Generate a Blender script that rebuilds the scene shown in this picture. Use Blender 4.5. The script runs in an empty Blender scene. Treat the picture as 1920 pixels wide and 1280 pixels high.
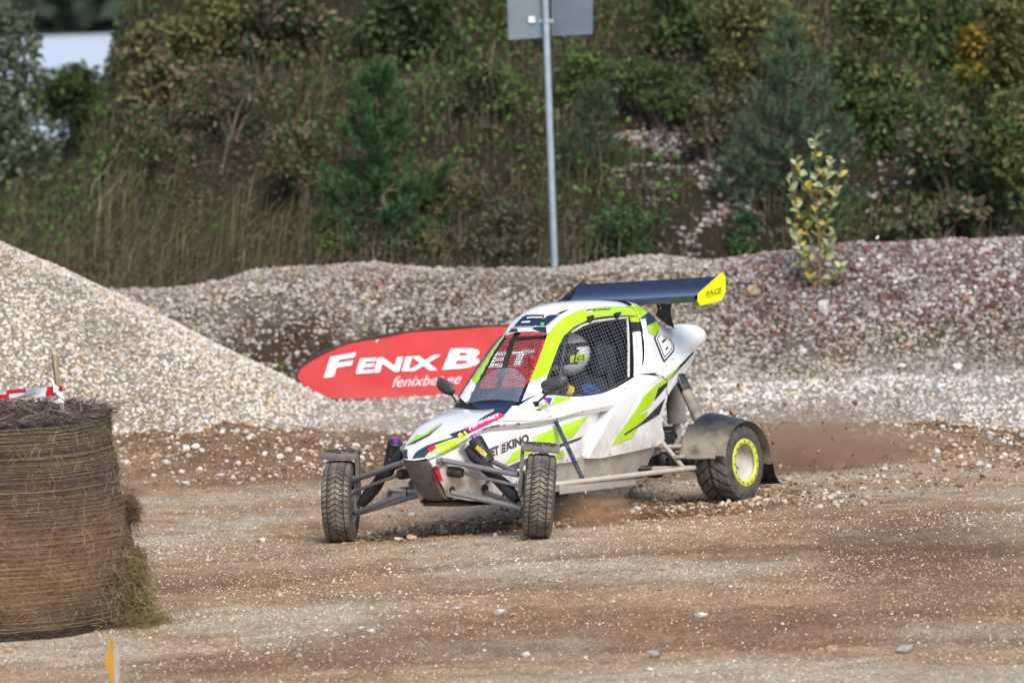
import bpy, bmesh, math, random
import numpy as np
from math import sin, cos, pi, radians, sqrt, atan2
from mathutils import Vector, Matrix, Euler
from mathutils.bvhtree import BVHTree

# ---------------------------------------------------------------- camera, sky, sun, exposure
S = bpy.context.scene
COL = S.collection
CAM_H, CAM_PITCH, CAM_ROLL, CAM_F = 3.90, radians(5.2), radians(2.0), 9630.0   # CAM_F: focal length in units of 1/1920 frame width
cam_d = bpy.data.cameras.new('camera'); cam = bpy.data.objects.new('camera', cam_d); COL.objects.link(cam)
cam_fw = Vector((0, cos(CAM_PITCH), -sin(CAM_PITCH))); _r0 = Vector((1, 0, 0)); _u0 = _r0.cross(cam_fw)
cam_rt = _r0*cos(CAM_ROLL) - _u0*sin(CAM_ROLL); cam_up = _u0*cos(CAM_ROLL) + _r0*sin(CAM_ROLL)
cam.matrix_world = Matrix(((cam_rt.x, cam_up.x, -cam_fw.x, 0), (cam_rt.y, cam_up.y, -cam_fw.y, 0), (cam_rt.z, cam_up.z, -cam_fw.z, CAM_H), (0, 0, 0, 1)))
cam_d.sensor_width = 36; cam_d.lens = 36*CAM_F/1920; cam_d.clip_start = 1; cam_d.clip_end = 3000
cam_d.dof.use_dof = True; cam_d.dof.focus_distance = 29.7; cam_d.dof.aperture_fstop = 2.8
S.camera = cam
S.render.resolution_x, S.render.resolution_y = 1024, 682
S.cycles.use_denoising = True
S.cycles.max_bounces = 8; S.cycles.transparent_max_bounces = 12; S.cycles.volume_bounces = 3

SUN_EL, SUN_AZ = radians(46), radians(162)       # azimuth clockwise from +Y: behind and a little to the right of the camera
W = bpy.data.worlds.new('World'); S.world = W; W.use_nodes = True
_n = W.node_tree.nodes; _n.clear()
_sky = _n.new('ShaderNodeTexSky'); _sky.sky_type = 'NISHITA'; _sky.sun_disc = False
_sky.sun_elevation = SUN_EL; _sky.sun_rotation = SUN_AZ; _sky.air_density = 1.0; _sky.dust_density = 3.0; _sky.ozone_density = 1.0
_bg = _n.new('ShaderNodeBackground'); _bg.inputs[1].default_value = 0.125
_wo = _n.new('ShaderNodeOutputWorld')
W.node_tree.links.new(_sky.outputs[0], _bg.inputs[0]); W.node_tree.links.new(_bg.outputs[0], _wo.inputs[0])
sun_d = bpy.data.lights.new('sun', 'SUN'); sun_d.energy = 2.0; sun_d.angle = radians(26); sun_d.color = (1.0, 0.965, 0.92)
sun = bpy.data.objects.new('sun', sun_d); COL.objects.link(sun)
_dir = Vector((sin(SUN_AZ)*cos(SUN_EL), cos(SUN_AZ)*cos(SUN_EL), sin(SUN_EL)))
sun.rotation_euler = _dir.to_track_quat('Z', 'Y').to_euler(); sun.location = (-20, -20, 30)
S.view_settings.view_transform = 'Standard'; S.view_settings.look = 'None'
S.view_settings.exposure = 0.6; S.view_settings.gamma = 1.0; S.view_settings.use_curve_mapping = False

# ---------------------------------------------------------------- helpers
def srgb(h):
    h = h.lstrip('#'); v = [int(h[i:i+2], 16)/255 for i in (0, 2, 4)]
    return tuple(((c+.055)/1.055)**2.4 if c > .04045 else c/12.92 for c in v) + (1.0,)
def c4(c): return srgb(c) if isinstance(c, str) else tuple(c) + ((1.0,) if len(c) == 3 else ())

class NT:
    def __init__(s, m):
        s.t = m.node_tree; s.t.nodes.clear(); s.out = s.n('ShaderNodeOutputMaterial'); s.coord = None
    def n(s, k, **kw):
        x = s.t.nodes.new(k)
        for a, b in kw.items(): setattr(x, a, b)
        return x
    def l(s, a, b): s.t.links.new(a, b)
    def co(s, which='Object'):
        if s.coord is None: s.coord = s.n('ShaderNodeTexCoord')
        return s.coord.outputs[which]
    def noise(s, scale, detail=4, rough=.55, co=None, dist=0.0):
        x = s.n('ShaderNodeTexNoise'); x.inputs['Scale'].default_value = scale; x.inputs['Detail'].default_value = detail
        x.inputs['Roughness'].default_value = rough; x.inputs['Distortion'].default_value = dist
        s.l(co if co is not None else s.co(), x.inputs['Vector']); return x.outputs['Fac']
    def voro(s, scale, feature='F1', out='Distance', co=None, rnd=1.0):
        x = s.n('ShaderNodeTexVoronoi'); x.feature = feature; x.inputs['Scale'].default_value = scale; x.inputs['Randomness'].default_value = rnd
        s.l(co if co is not None else s.co(), x.inputs['Vector']); return x.outputs[out]
    def ramp(s, fac, lo, hi, a=(0, 0, 0, 1), b=(1, 1, 1, 1)):
        x = s.n('ShaderNodeValToRGB'); e = x.color_ramp.elements
        e[0].position = lo; e[0].color = c4(a); e[1].position = hi; e[1].color = c4(b); s.l(fac, x.inputs[0]); return x.outputs[0]
    def ramps(s, fac, stops, interp='LINEAR'):
        x = s.n('ShaderNodeValToRGB'); e = x.color_ramp.elements; x.color_ramp.interpolation = interp
        while len(e) < len(stops): e.new(.5)
        for k, (p, c) in enumerate(stops): e[k].position = p; e[k].color = c4(c)
        s.l(fac, x.inputs[0]); return x.outputs[0]
    def mix(s, fac, a, b, mode='MIX'):
        x = s.n('ShaderNodeMix', data_type='RGBA', blend_type=mode)
        for sock, v in ((x.inputs[0], fac), (x.inputs[6], a), (x.inputs[7], b)):
            if hasattr(v, 'is_linked'): s.l(v, sock)
            else: sock.default_value = v if isinstance(v, (int, float)) and sock == x.inputs[0] else c4(v)
        return x.outputs[2]
    def math(s, op, a, b=None, clamp=False):
        x = s.n('ShaderNodeMath', operation=op); x.use_clamp = clamp
        for sock, v in ((x.inputs[0], a), (x.inputs[1], b)):
            if v is None: continue
            if hasattr(v, 'is_linked'): s.l(v, sock)
            else: sock.default_value = v
        return x.outputs[0]
    def sep(s, co=None):
        x = s.n('ShaderNodeSeparateXYZ'); s.l(co if co is not None else s.co(), x.inputs[0]); return x.outputs
    def bump(s, h, strength=.5, dist=.01):
        x = s.n('ShaderNodeBump'); x.inputs['Strength'].default_value = strength; x.inputs['Distance'].default_value = dist
        s.l(h, x.inputs['Height']); return x.outputs[0]
    def bsdf(s, color, rough=.5, metal=0.0, normal=None, **kw):
        x = s.n('ShaderNodeBsdfPrincipled')
        for sock, v in ((x.inputs['Base Color'], color), (x.inputs['Roughness'], rough), (x.inputs['Metallic'], metal)):
            if hasattr(v, 'is_linked'): s.l(v, sock)
            else: sock.default_value = c4(v) if sock.name == 'Base Color' else v
        if normal is not None: s.l(normal, x.inputs['Normal'])
        for k, v in kw.items(): x.inputs[k.replace('_', ' ')].default_value = v
        s.l(x.outputs[0], s.out.inputs[0]); return x

def newmat(name):
    m = bpy.data.materials.new(name); m.use_nodes = True; return m, NT(m)
def simple(name, color, rough=.5, metal=0.0, var=.15, vscale=30, bump=0.0, bscale=200, bdist=.002, dirt=None, **kw):
    """principled with a little noise in colour; dirt=(colour, amount, scale)"""
    m, n = newmat(name)
    c = c4(color); dk = tuple(v*(1-var) for v in c[:3]) + (1,); lt = tuple(min(1, v*(1+var)) for v in c[:3]) + (1,)
    col = n.ramp(n.noise(vscale, 5), .3, .7, dk, lt)
    r = rough
    if dirt:
        dc, amt, ds = dirt
        f = n.math('MULTIPLY', n.ramp(n.noise(ds, 8, .7), .62-.4*amt, .78), amt, True)
        col = n.mix(f, col, dc); r = n.math('ADD', n.math('MULTIPLY', f, .8-rough if rough < .8 else 0), rough)
    nb = n.bump(n.noise(bscale, 3), bump, bdist) if bump else None
    n.bsdf(col, r, metal, nb, **kw); return m

def tag(o, label=None, cat=None, group=None, kind=None, category=None):
    cat = cat or category
    for k, v in (('label', label), ('category', cat), ('group', group), ('kind', kind)):
        if v: o[k] = v
    return o
def empty(name, loc=(0, 0, 0), rot=(0, 0, 0), **kw):
    o = bpy.data.objects.new(name, None); o.location = loc; o.rotation_euler = rot; o.empty_display_size = .1; COL.objects.link(o); return tag(o, **kw)
def link(name, me, mats=None, parent=None, loc=(0, 0, 0), sharp=35, **kw):
    if isinstance(me, bmesh.types.BMesh):
        bm = me; me = bpy.data.meshes.new(name)
        bmesh.ops.recalc_face_normals(bm, faces=bm.faces) if kw.pop('recalc', True) else None
        bm.to_mesh(me); bm.free()
    else: kw.pop('recalc', None)
    o = bpy.data.objects.new(name, me); COL.objects.link(o); o.location = loc
    if mats is not None:
        for m in (mats if isinstance(mats, (list, tuple)) else [mats]): me.materials.append(m)
    if sharp is not None:
        me.polygons.foreach_set('use_smooth', [True]*len(me.polygons)); me.set_sharp_from_angle(angle=radians(sharp))
    if parent is not None: o.parent = parent
    return tag(o, **kw)
def meshof(name, V, Fc, mats=None, parent=None, **kw):
    me = bpy.data.meshes.new(name); me.from_pydata([tuple(v) for v in V], [], Fc); me.validate(); return link(name, me, mats, parent, **kw)
def npmesh(name, V, k, smooth=False):
    """V: (n*k,3) array, every k consecutive vertices one polygon"""
    V = np.asarray(V, np.float32); n = len(V)//k
    me = bpy.data.meshes.new(name); me.vertices.add(len(V)); me.vertices.foreach_set('co', V.ravel())
    me.loops.add(len(V)); me.loops.foreach_set('vertex_index', np.arange(len(V), dtype=np.int32))
    me.polygons.add(n); me.polygons.foreach_set('loop_start', np.arange(0, len(V), k, dtype=np.int32))
    me.update(calc_edges=True); return me
def facecol(me, name, C, k):
    a = me.color_attributes.new(name, 'FLOAT_COLOR', 'POINT'); C = np.repeat(np.asarray(C, np.float32), k, axis=0)
    if C.shape[1] == 3: C = np.hstack([C, np.ones((len(C), 1), np.float32)])
    a.data.foreach_set('color', C.ravel())

def frame_of(d):
    d = Vector(d).normalized(); a = Vector((0, 0, 1)) if abs(d.z) < .9 else Vector((1, 0, 0))
    u = d.cross(a).normalized(); return u, d.cross(u).normalized(), d
def add_tube(bm, pts, r, n=8, caps=True):
    pts = [Vector(p) for p in pts]; R = r if isinstance(r, (list, tuple)) else [r]*len(pts); rings = []
    d0 = (pts[1]-pts[0]).normalized(); u, v, _ = frame_of(d0)
    for i, p in enumerate(pts):
        d = ((pts[min(i+1, len(pts)-1)]-pts[max(i-1, 0)])).normalized()
        u = (u - d*u.dot(d)).normalized(); v = d.cross(u)
        rings.append([bm.verts.new(p + (u*cos(2*pi*k/n) + v*sin(2*pi*k/n))*R[i]) for k in range(n)])
    for a, b in zip(rings, rings[1:]):
        for k in range(n): bm.faces.new((a[k], a[(k+1) % n], b[(k+1) % n], b[k]))
    if caps: bm.faces.new(rings[0][::-1]); bm.faces.new(rings[-1])
def tube(name, pts, r, mat, parent=None, n=10, **kw):
    bm = bmesh.new(); add_tube(bm, pts, r, n); return link(name, bm, mat, parent, **kw)
def add_box(bm, c, size, rot=None, bevel=0):
    mtx = Matrix.Translation(c) @ (rot.to_4x4() if rot else Matrix.Identity(4)) @ Matrix.Diagonal((*size, 1))
    r = bmesh.ops.create_cube(bm, size=1, matrix=mtx)
    if bevel:
        ed = list({e for v in r['verts'] for e in v.link_edges}); bmesh.ops.bevel(bm, geom=ed, offset=bevel, segments=2, affect='EDGES', profile=.5)
def add_lathe(bm, prof, axis_o, axis_d, n=32, closed=False):
    """prof: (along, radius)"""
    u, v, d = frame_of(axis_d); o = Vector(axis_o); rings = []
    for a, r in prof:
        rings.append([bm.verts.new(o + d*a + (u*cos(2*pi*k/n)+v*sin(2*pi*k/n))*max(r, 1e-5)) for k in range(n)])
    pairs = list(zip(rings, rings[1:])) + ([(rings[-1], rings[0])] if closed else [])
    for a, b in pairs:
        for k in range(n): bm.faces.new((a[k], a[(k+1) % n], b[(k+1) % n], b[k]))
def add_prism(bm, poly, vec):
    vec = Vector(vec); a = [bm.verts.new(Vector(p)) for p in poly]; b = [bm.verts.new(Vector(p)+vec) for p in poly]; n = len(poly)
    bm.faces.new(a); bm.faces.new(b[::-1])
    for k in range(n): bm.faces.new((a[k], b[k], b[(k+1) % n], a[(k+1) % n]))
def crspline(P, sub, ):
    """Catmull-Rom through the points P (list of Vectors)"""
    P = [Vector(p) for p in P]; n = len(P); out = []
    for i in range(n-1):
        p0, p1, p2, p3 = P[max(i-1, 0)], P[i], P[i+1], P[min(i+2, n-1)]
        if i == 0: p0 = p1*2-p2
        if i == n-2: p3 = p2*2-p1
        for k in range(sub):
            t = k/sub; out.append(.5*((2*p1) + (p2-p0)*t + (2*p0-5*p1+4*p2-p3)*t*t + (3*p1-p0-3*p2+p3)*t**3))
    out.append(P[-1]); return out
def grid(bm, rows, flip=False, mat=0):
    R = [[bm.verts.new(Vector(p)) for p in r] for r in rows]
    for a, b in zip(R, R[1:]):
        for k in range(len(a)-1):
            try:
                f = bm.faces.new((a[k], a[k+1], b[k+1], b[k]) if not flip else (a[k], b[k], b[k+1], a[k+1])); f.material_index = mat
            except ValueError: pass
    return R
def smooth_rows(rows, su=4, sv=1):
    """refine a control grid: su along rows index (stations), sv within a row"""
    if sv > 1: rows = [crspline(r, sv) for r in rows]
    cols = [crspline([r[j] for r in rows], su) for j in range(len(rows[0]))]
    return [[cols[j][i] for j in range(len(cols))] for i in range(len(cols[0]))]
def mirror_rows(rows): return [[Vector((p[0], -p[1], p[2])) for p in r] for r in rows]
def copy_tree(o, parent=None):
    c = o.copy(); COL.objects.link(c)
    if parent is not None: c.parent = parent
    for ch in list(o.children): copy_tree(ch, c)
    return c
def text_mesh(body, bold=0.0, shear=0.0, spacing=1.0):
    """2-D text as (verts, faces), lower left at 0,0, cap height 1"""
    cu = bpy.data.curves.new('txt', 'FONT'); cu.body = body; cu.offset = bold; cu.space_character = spacing; cu.resolution_u = 3
    o = bpy.data.objects.new('txt', cu); COL.objects.link(o); dg = bpy.context.evaluated_depsgraph_get()
    me = bpy.data.meshes.new_from_object(o.evaluated_get(dg)); v = [list(x.co[:2]) for x in me.vertices]; f = [list(p.vertices) for p in me.polygons]
    bpy.data.objects.remove(o); bpy.data.curves.remove(cu); bpy.data.meshes.remove(me)
    x0 = min(p[0] for p in v); y0 = min(p[1] for p in v); x1 = max(p[0] for p in v); y1 = max(p[1] for p in v)
    hgt = y1-y0
    v = [((p[0]-x0)/hgt + shear*(p[1]-y0)/hgt, (p[1]-y0)/hgt) for p in v]
    return v, f, (x1-x0)/hgt + max(0, shear)
rng = random.Random(7); nrng = np.random.default_rng(7)
# ================================================================ TERRAIN
def sstep(a, b, x): t = np.clip((x-a)/(b-a), 0, 1); return t*t*(3-2*t)
_P = np.random.default_rng(11)
_tab = [_P.random((64, 64)) for _ in range(4)]
def vnoise(x, y, k=0):
    x = np.asarray(x, float); y = np.asarray(y, float); xi = np.floor(x).astype(int); yi = np.floor(y).astype(int); fx = x-xi; fy = y-yi
    fx = fx*fx*(3-2*fx); fy = fy*fy*(3-2*fy); T = _tab[k]
    a = T[xi % 64, yi % 64]; b = T[(xi+1) % 64, yi % 64]; c = T[xi % 64, (yi+1) % 64]; d = T[(xi+1) % 64, (yi+1) % 64]
    return (a*(1-fx)+b*fx)*(1-fy) + (c*(1-fx)+d*fx)*fy - .5
def fbm(x, y, k=0, o=4): return sum(vnoise(x*2**i+17*i, y*2**i+5*i, (k+i) % 4)/2**i for i in range(o))
CRX = [-60, -8, -3.9, -3.1, -2.64, -2.26, -2.0, -1.58, -1.07, -.74, .36, .57, .91, 1.2, 1.58, 1.88, 2.17, 2.55, 3.15, 3.57, 4.07, 6, 10, 60]
CRZ = [.6, .7, .72, .713, .709, .76, .835, .854, .858, .80, .761, .788, .831, .837, .773, .805, .829, .866, .867, .873, .864, .9, .8, .7]
RUT_X, RUT_Y = -.35, 30.25
def ridge_y(x): return 34.55 - .28*np.clip(x, -4, 4) + .25*vnoise(x*.8, 3.3)
def foot_y(x): return 38.55 + .25*sstep(0, 3.5, x) + .25*vnoise(x*.7, 9.1)
def H0(x, y):
    x = np.asarray(x, float); y = np.asarray(y, float)
    w = np.exp(-((x-.1)**2+(y-30.6)**2)/12.0)
    z = .025 + w*(.0445*(x-.1) - .051*(y-30.6))
    z = z + .03*fbm(x*.55, y*.8, 1, 3)*(1-.75*np.exp(-((x-.1)**2+(y-30.6)**2)/4)) + .012*fbm(x*3.1, y*3.1, 2, 3)
    # ruts between and behind the wheels, with a lip of pushed-up soil
    z = z - .07*np.exp(-((x-RUT_X)/.42)**2 - ((y-RUT_Y-.05)/.22)**2) - .035*np.exp(-((x-.75)/.7)**2 - ((y-30.55+.1*x)/.25)**2)
    z = z + .02*np.exp(-((x-RUT_X)/.6)**2 - ((y-29.82)/.10)**2)
    z = z + .022*fbm(x*.22+3, (y+.045*(x-1)**2)*1.7, 3, 3)*(y < 33)
    # dirt ridge along the outer edge of the track
    ry = ridge_y(x); amp = .13*(.75+.9*vnoise(x*1.1, 1.7)) + .05
    d = (y-ry); prof = np.where(d < 0, np.exp(-(d/.85)**2), np.exp(-(d/.45)**2))
    z = z + amp*prof + .05*fbm(x*4, y*4, 3, 3)*np.exp(-(d/.8)**2) + .035*fbm(x*11, y*11, 1, 2)*np.exp(-(d/.7)**2)
    # gravel bank
    cz = np.interp(x, CRX, CRZ); fy = foot_y(x); cy = fy + 2.05
    t = np.clip((y-fy)/(cy-fy), 0, 1); up = (t*t*(3-2*t)*.55 + t*.45)
    back = sstep(cy+.25, cy+1.9, y)
    bank = (cz - .02)*up*(1-back) + back*.12
    bank = bank + (.055*fbm(x*1.6, y*1.6, 0, 4) + .03*fbm(x*6, y*6, 1, 3))*sstep(fy, fy+.7, y)*(1-sstep(cy-.5, cy, y)) + .018*fbm(x*5, y*1.0, 2, 3)*sstep(cy-.6, cy-.2, y)
    # hollow under the bank on the left
    bank = bank - .12*np.exp(-((x+2.2)/.7)**2-((y-fy-.75)/.45)**2)
    z = np.where(y > fy-.3, np.maximum(z*(1-sstep(fy-.3, fy+.3, y)) + bank*sstep(fy-.3, fy, y), -5), z)
    # hillside
    lf = sstep(-4.40, -3.2, x); sl = .07*(1-lf) + .42*lf; h = np.maximum(y-cy-1.6, 0)
    hill = np.minimum(h, 16)*sl + ((.10+.18*lf)*fbm(x*.7, y*.7, 3, 4) + .10*fbm(x*2.6, y*2.6, 2, 2))*sstep(0, 2, h)
    far = sstep(14, 24, h)*(1-lf*.0); hill = hill*(1 - far*np.where(lf > .5, 0.0, 1.0)) - 1.0*far*np.where(lf > .5, 0, 1)
    z = z + hill
    return z
def heap_z(x, y):
    q = np.sqrt(((x+5.1)/3.75)**2 + ((y-38.2)/2.6)**2); return np.where(q < 1.05, 2.0*(1-np.sqrt(q*q+.004)) + .05*fbm(x*.9, y*.9, 1, 3), -9)
def H(x, y):
    x = np.asarray(x, float); y = np.asarray(y, float); return np.maximum(H0(x, y), heap_z(x, y))
def Hs(x, y): return float(H(np.array([x]), np.array([y]))[0])
def in_heap(x, y): return heap_z(x, y) > H0(x, y)+.004
def at_px(px, py, y):      # world point on the line of sight of a pixel of the photograph at world distance y
    r = cam_fw + cam_rt*((px-960)/CAM_F) + cam_up*((640-py)/CAM_F); return Vector((0, 0, CAM_H)) + r*(y/r.y)
def on_ground(px, py, y0=22, y1=60):
    r = cam_fw + cam_rt*((px-960)/CAM_F) + cam_up*((640-py)/CAM_F); ys = np.arange(y0, y1, .02); t = ys/r.y
    zz = CAM_H + r.z*t; d = zz - H(r.x*t, ys); i = int(np.argmax(d < 0)); return Vector((r.x*t[i], ys[i], float(zz[i])))

# ground colours by zone (what lies there, not how it is lit)
C_TRACK = np.array((.74, .535, .35)); C_TRACKL = np.array((.90, .78, .62)); C_SOIL = np.array((.30, .185, .11)); C_WHITE = np.array((.58, .55, .51))
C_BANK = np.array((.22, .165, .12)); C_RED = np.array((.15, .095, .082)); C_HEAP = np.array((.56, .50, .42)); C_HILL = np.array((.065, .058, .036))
def soilm(x, y):
    """bare dark soil in the lower left part of the bank"""
    t = y-foot_y(x); return np.clip((1-sstep(-1.1, .1, x+.5*fbm(x*2, y*2, 1, 3)))*sstep(-.2, .15, t)*(1-sstep(.85, 1.5, t+.5*fbm(x*1.7+3, y*1.7, 0, 3))), 0, 1)
def zone_col(x, y):
    n1 = fbm(x*.9, y*1.3, 2, 4); n2 = fbm(x*2.7+4, y*3.3, 1, 4); n3 = fbm(x*9, y*9, 3, 3)
    L = lambda a, b, f: a*(1-f)[:, None] + b*f[:, None]
    c = L(np.tile(C_TRACK, (len(x), 1)), C_TRACKL, sstep(-.15, .45, n1+.5*n2))
    c = L(c, C_SOIL*1.15, sstep(.10, .55, n2 - .35*n1)*.45)
    arc = fbm(x*.22+3, (y+.045*(x-1)**2)*1.7, 3, 3); c = L(c, C_TRACKL, sstep(.06, .35, arc)*.7); c = L(c, C_SOIL*1.25, sstep(.08, .40, -arc)*.6)
    c = L(c, C_SOIL*1.05, np.clip(.9*np.exp(-((x-2.2)/.75)**2-((y-28.2)/2.2)**2)*sstep(-.25, .2, n1+.3) + .6*np.exp(-((x+1.9)/.6)**2-((y-28.4)/.5)**2), 0, .8))
    d = y-ridge_y(x); c = L(c, C_SOIL, np.exp(-(np.minimum(d, 0)/.95)**2)*np.exp(-(np.maximum(d, 0)/.35)**2)*(.8+.4*n2))
    c = L(c, C_SOIL*.9, np.clip(np.exp(-((x-RUT_X)/.5)**2-((y-RUT_Y)/.28)**2)*1.1 + np.exp(-((x-.9)/.8)**2-((y-30.6)/.35)**2), 0, 1))
    fy = foot_y(x); c = L(c, C_WHITE, sstep(.15, .6, d+.3*n2)*(1-.25*np.clip(n1+.3, 0, 1)))
    b = sstep(fy-.1, fy+.5, y+.4*n2); red = sstep(.9, 2.4, x+1.2*n1)
    bc = L(L(np.tile(C_BANK, (len(x), 1)), C_WHITE*.75, sstep(0, .5, n2)), C_RED, red*sstep(fy+.3, fy+1.0, y)*.8)
    bc = L(bc, np.array((.125, .085, .055)), soilm(x, y)); c = L(c, bc, b); c = L(c, C_WHITE*.95, sstep(fy+1.75, fy+2.0, y))
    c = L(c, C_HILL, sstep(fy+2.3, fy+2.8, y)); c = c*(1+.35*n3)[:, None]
    hp = in_heap(x, y); c[hp] = C_HEAP*(1+.3*n3[hp])[:, None]
    return np.clip(c, .01, .9)
def geo(a, b, n, p=2.2): return a + (b-a)*(np.linspace(0, 1, n)**p)
gx = np.concatenate([-geo(7, 1500, 40, 3)[:0:-1], np.arange(-7, 7.01, .055), geo(7, 1500, 40, 3)[1:]])
gy = np.concatenate([22-geo(0, 330, 14, 2)[:0:-1], np.arange(22, 45, .055), np.arange(45, 64, .16), geo(64, 2500, 36, 3)])
X, Y = np.meshgrid(gx, gy); Z = H(X.ravel(), Y.ravel()).reshape(X.shape)
Z = np.where((Y > 66) & (X > -3.5), np.minimum(Z, 7.5), Z)
COLS = zone_col(X.ravel(), Y.ravel()).reshape(X.shape+(3,))
def ground_mat():
    m, n = newmat('earth_and_gravel')
    fine_ = None
    a = n.n('ShaderNodeAttribute'); a.attribute_name = 'zone'
    f = n.noise(34, 12, .80); g = n.noise(6, 10, .72); v = n.voro(85, rnd=1.0)
    col = n.mix(n.ramp(f, .35, .66), n.mix(1, a.outputs['Color'], (.50, .46, .42), 'MULTIPLY'), n.mix(1, a.outputs['Color'], (1.38, 1.38, 1.38), 'MULTIPLY'))
    col = n.mix(n.math('MULTIPLY', n.ramp(g, .42, .62), .5), col, n.mix(1, a.outputs['Color'], (.70, .62, .55), 'MULTIPLY'))
    peb = n.math('MULTIPLY', n.ramp(v, .16, .24, (1, 1, 1, 1), (0, 0, 0, 1)), n.ramp(n.noise(21, 3), .50, .62))
    pc = n.ramps(n.voro(85, out='Color'), [(0, (.30, .22, .16)), (.5, (.5, .45, .4)), (1, (.66, .64, .62))])
    col = n.mix(n.math('MULTIPLY', peb, .75), col, pc)
    v2 = n.voro(150, out='Color'); gr = n.ramps(n.sep(v2)[0], [(0, (.55, .50, .46)), (.35, (.85, .83, .80)), (.7, (1.08, 1.06, 1.04)), (1, (1.6, 1.58, 1.55))]); col = n.mix(.85, col, gr, 'MULTIPLY')
    v3 = n.voro(48, out='Color'); gr3 = n.ramps(n.sep(v3)[1], [(0, (.72, .68, .64)), (.5, (1, 1, 1)), (.9, (1.12, 1.1, 1.1)), (1, (1.45, 1.45, 1.45))]); col = n.mix(n.math('MULTIPLY', n.ramp(n.noise(3.3, 5, .6), .40, .60), .8), col, gr3, 'MULTIPLY')
    h = n.math('ADD', n.math('MULTIPLY', f, .6), n.math('ADD', n.math('MULTIPLY', peb, .5), n.math('ADD', n.math('MULTIPLY', n.voro(150), .8), n.math('MULTIPLY', n.voro(48), .5))))
    n.bsdf(col, .95, 0, n.bump(h, 1.0, .03), Specular_IOR_Level=.15); return m
M_GROUND = ground_mat()
cyc = foot_y(X)+2.05
hp = in_heap(X.ravel(), Y.ravel()).reshape(X.shape)
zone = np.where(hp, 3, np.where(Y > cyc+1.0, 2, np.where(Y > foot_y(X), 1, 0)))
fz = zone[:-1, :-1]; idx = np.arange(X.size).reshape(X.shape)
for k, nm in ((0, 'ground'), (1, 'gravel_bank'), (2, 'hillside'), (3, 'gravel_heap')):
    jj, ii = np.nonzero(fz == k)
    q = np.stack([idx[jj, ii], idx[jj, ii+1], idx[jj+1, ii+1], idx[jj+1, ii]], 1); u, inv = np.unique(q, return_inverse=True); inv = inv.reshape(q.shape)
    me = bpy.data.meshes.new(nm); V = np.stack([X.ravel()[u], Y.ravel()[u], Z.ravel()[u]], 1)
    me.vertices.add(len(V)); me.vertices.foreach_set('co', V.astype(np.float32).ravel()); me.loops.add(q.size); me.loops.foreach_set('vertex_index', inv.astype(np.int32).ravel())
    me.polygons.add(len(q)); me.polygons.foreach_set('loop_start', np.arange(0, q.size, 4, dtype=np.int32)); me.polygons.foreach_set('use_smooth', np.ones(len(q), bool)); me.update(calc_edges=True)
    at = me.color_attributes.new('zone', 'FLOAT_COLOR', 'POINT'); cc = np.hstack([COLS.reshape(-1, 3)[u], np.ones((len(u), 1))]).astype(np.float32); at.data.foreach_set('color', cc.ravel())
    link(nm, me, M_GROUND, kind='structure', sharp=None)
# pond and its far bank
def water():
    m, n = newmat('pond_water'); n.bsdf((.55, .62, .72), .42, 0, n.bump(n.noise(1.4, 4, co=n.co('Object')), .5, .3), Specular_IOR_Level=.8); return m  # pale base colour stands in for the bright sky reflected on the water
meshof('pond', [(-90, 66, -.40), (60, 66, -.40), (60, 152, -.40), (-90, 152, -.40)], [(0, 1, 2, 3)], water(), kind='structure', sharp=None)

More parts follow.
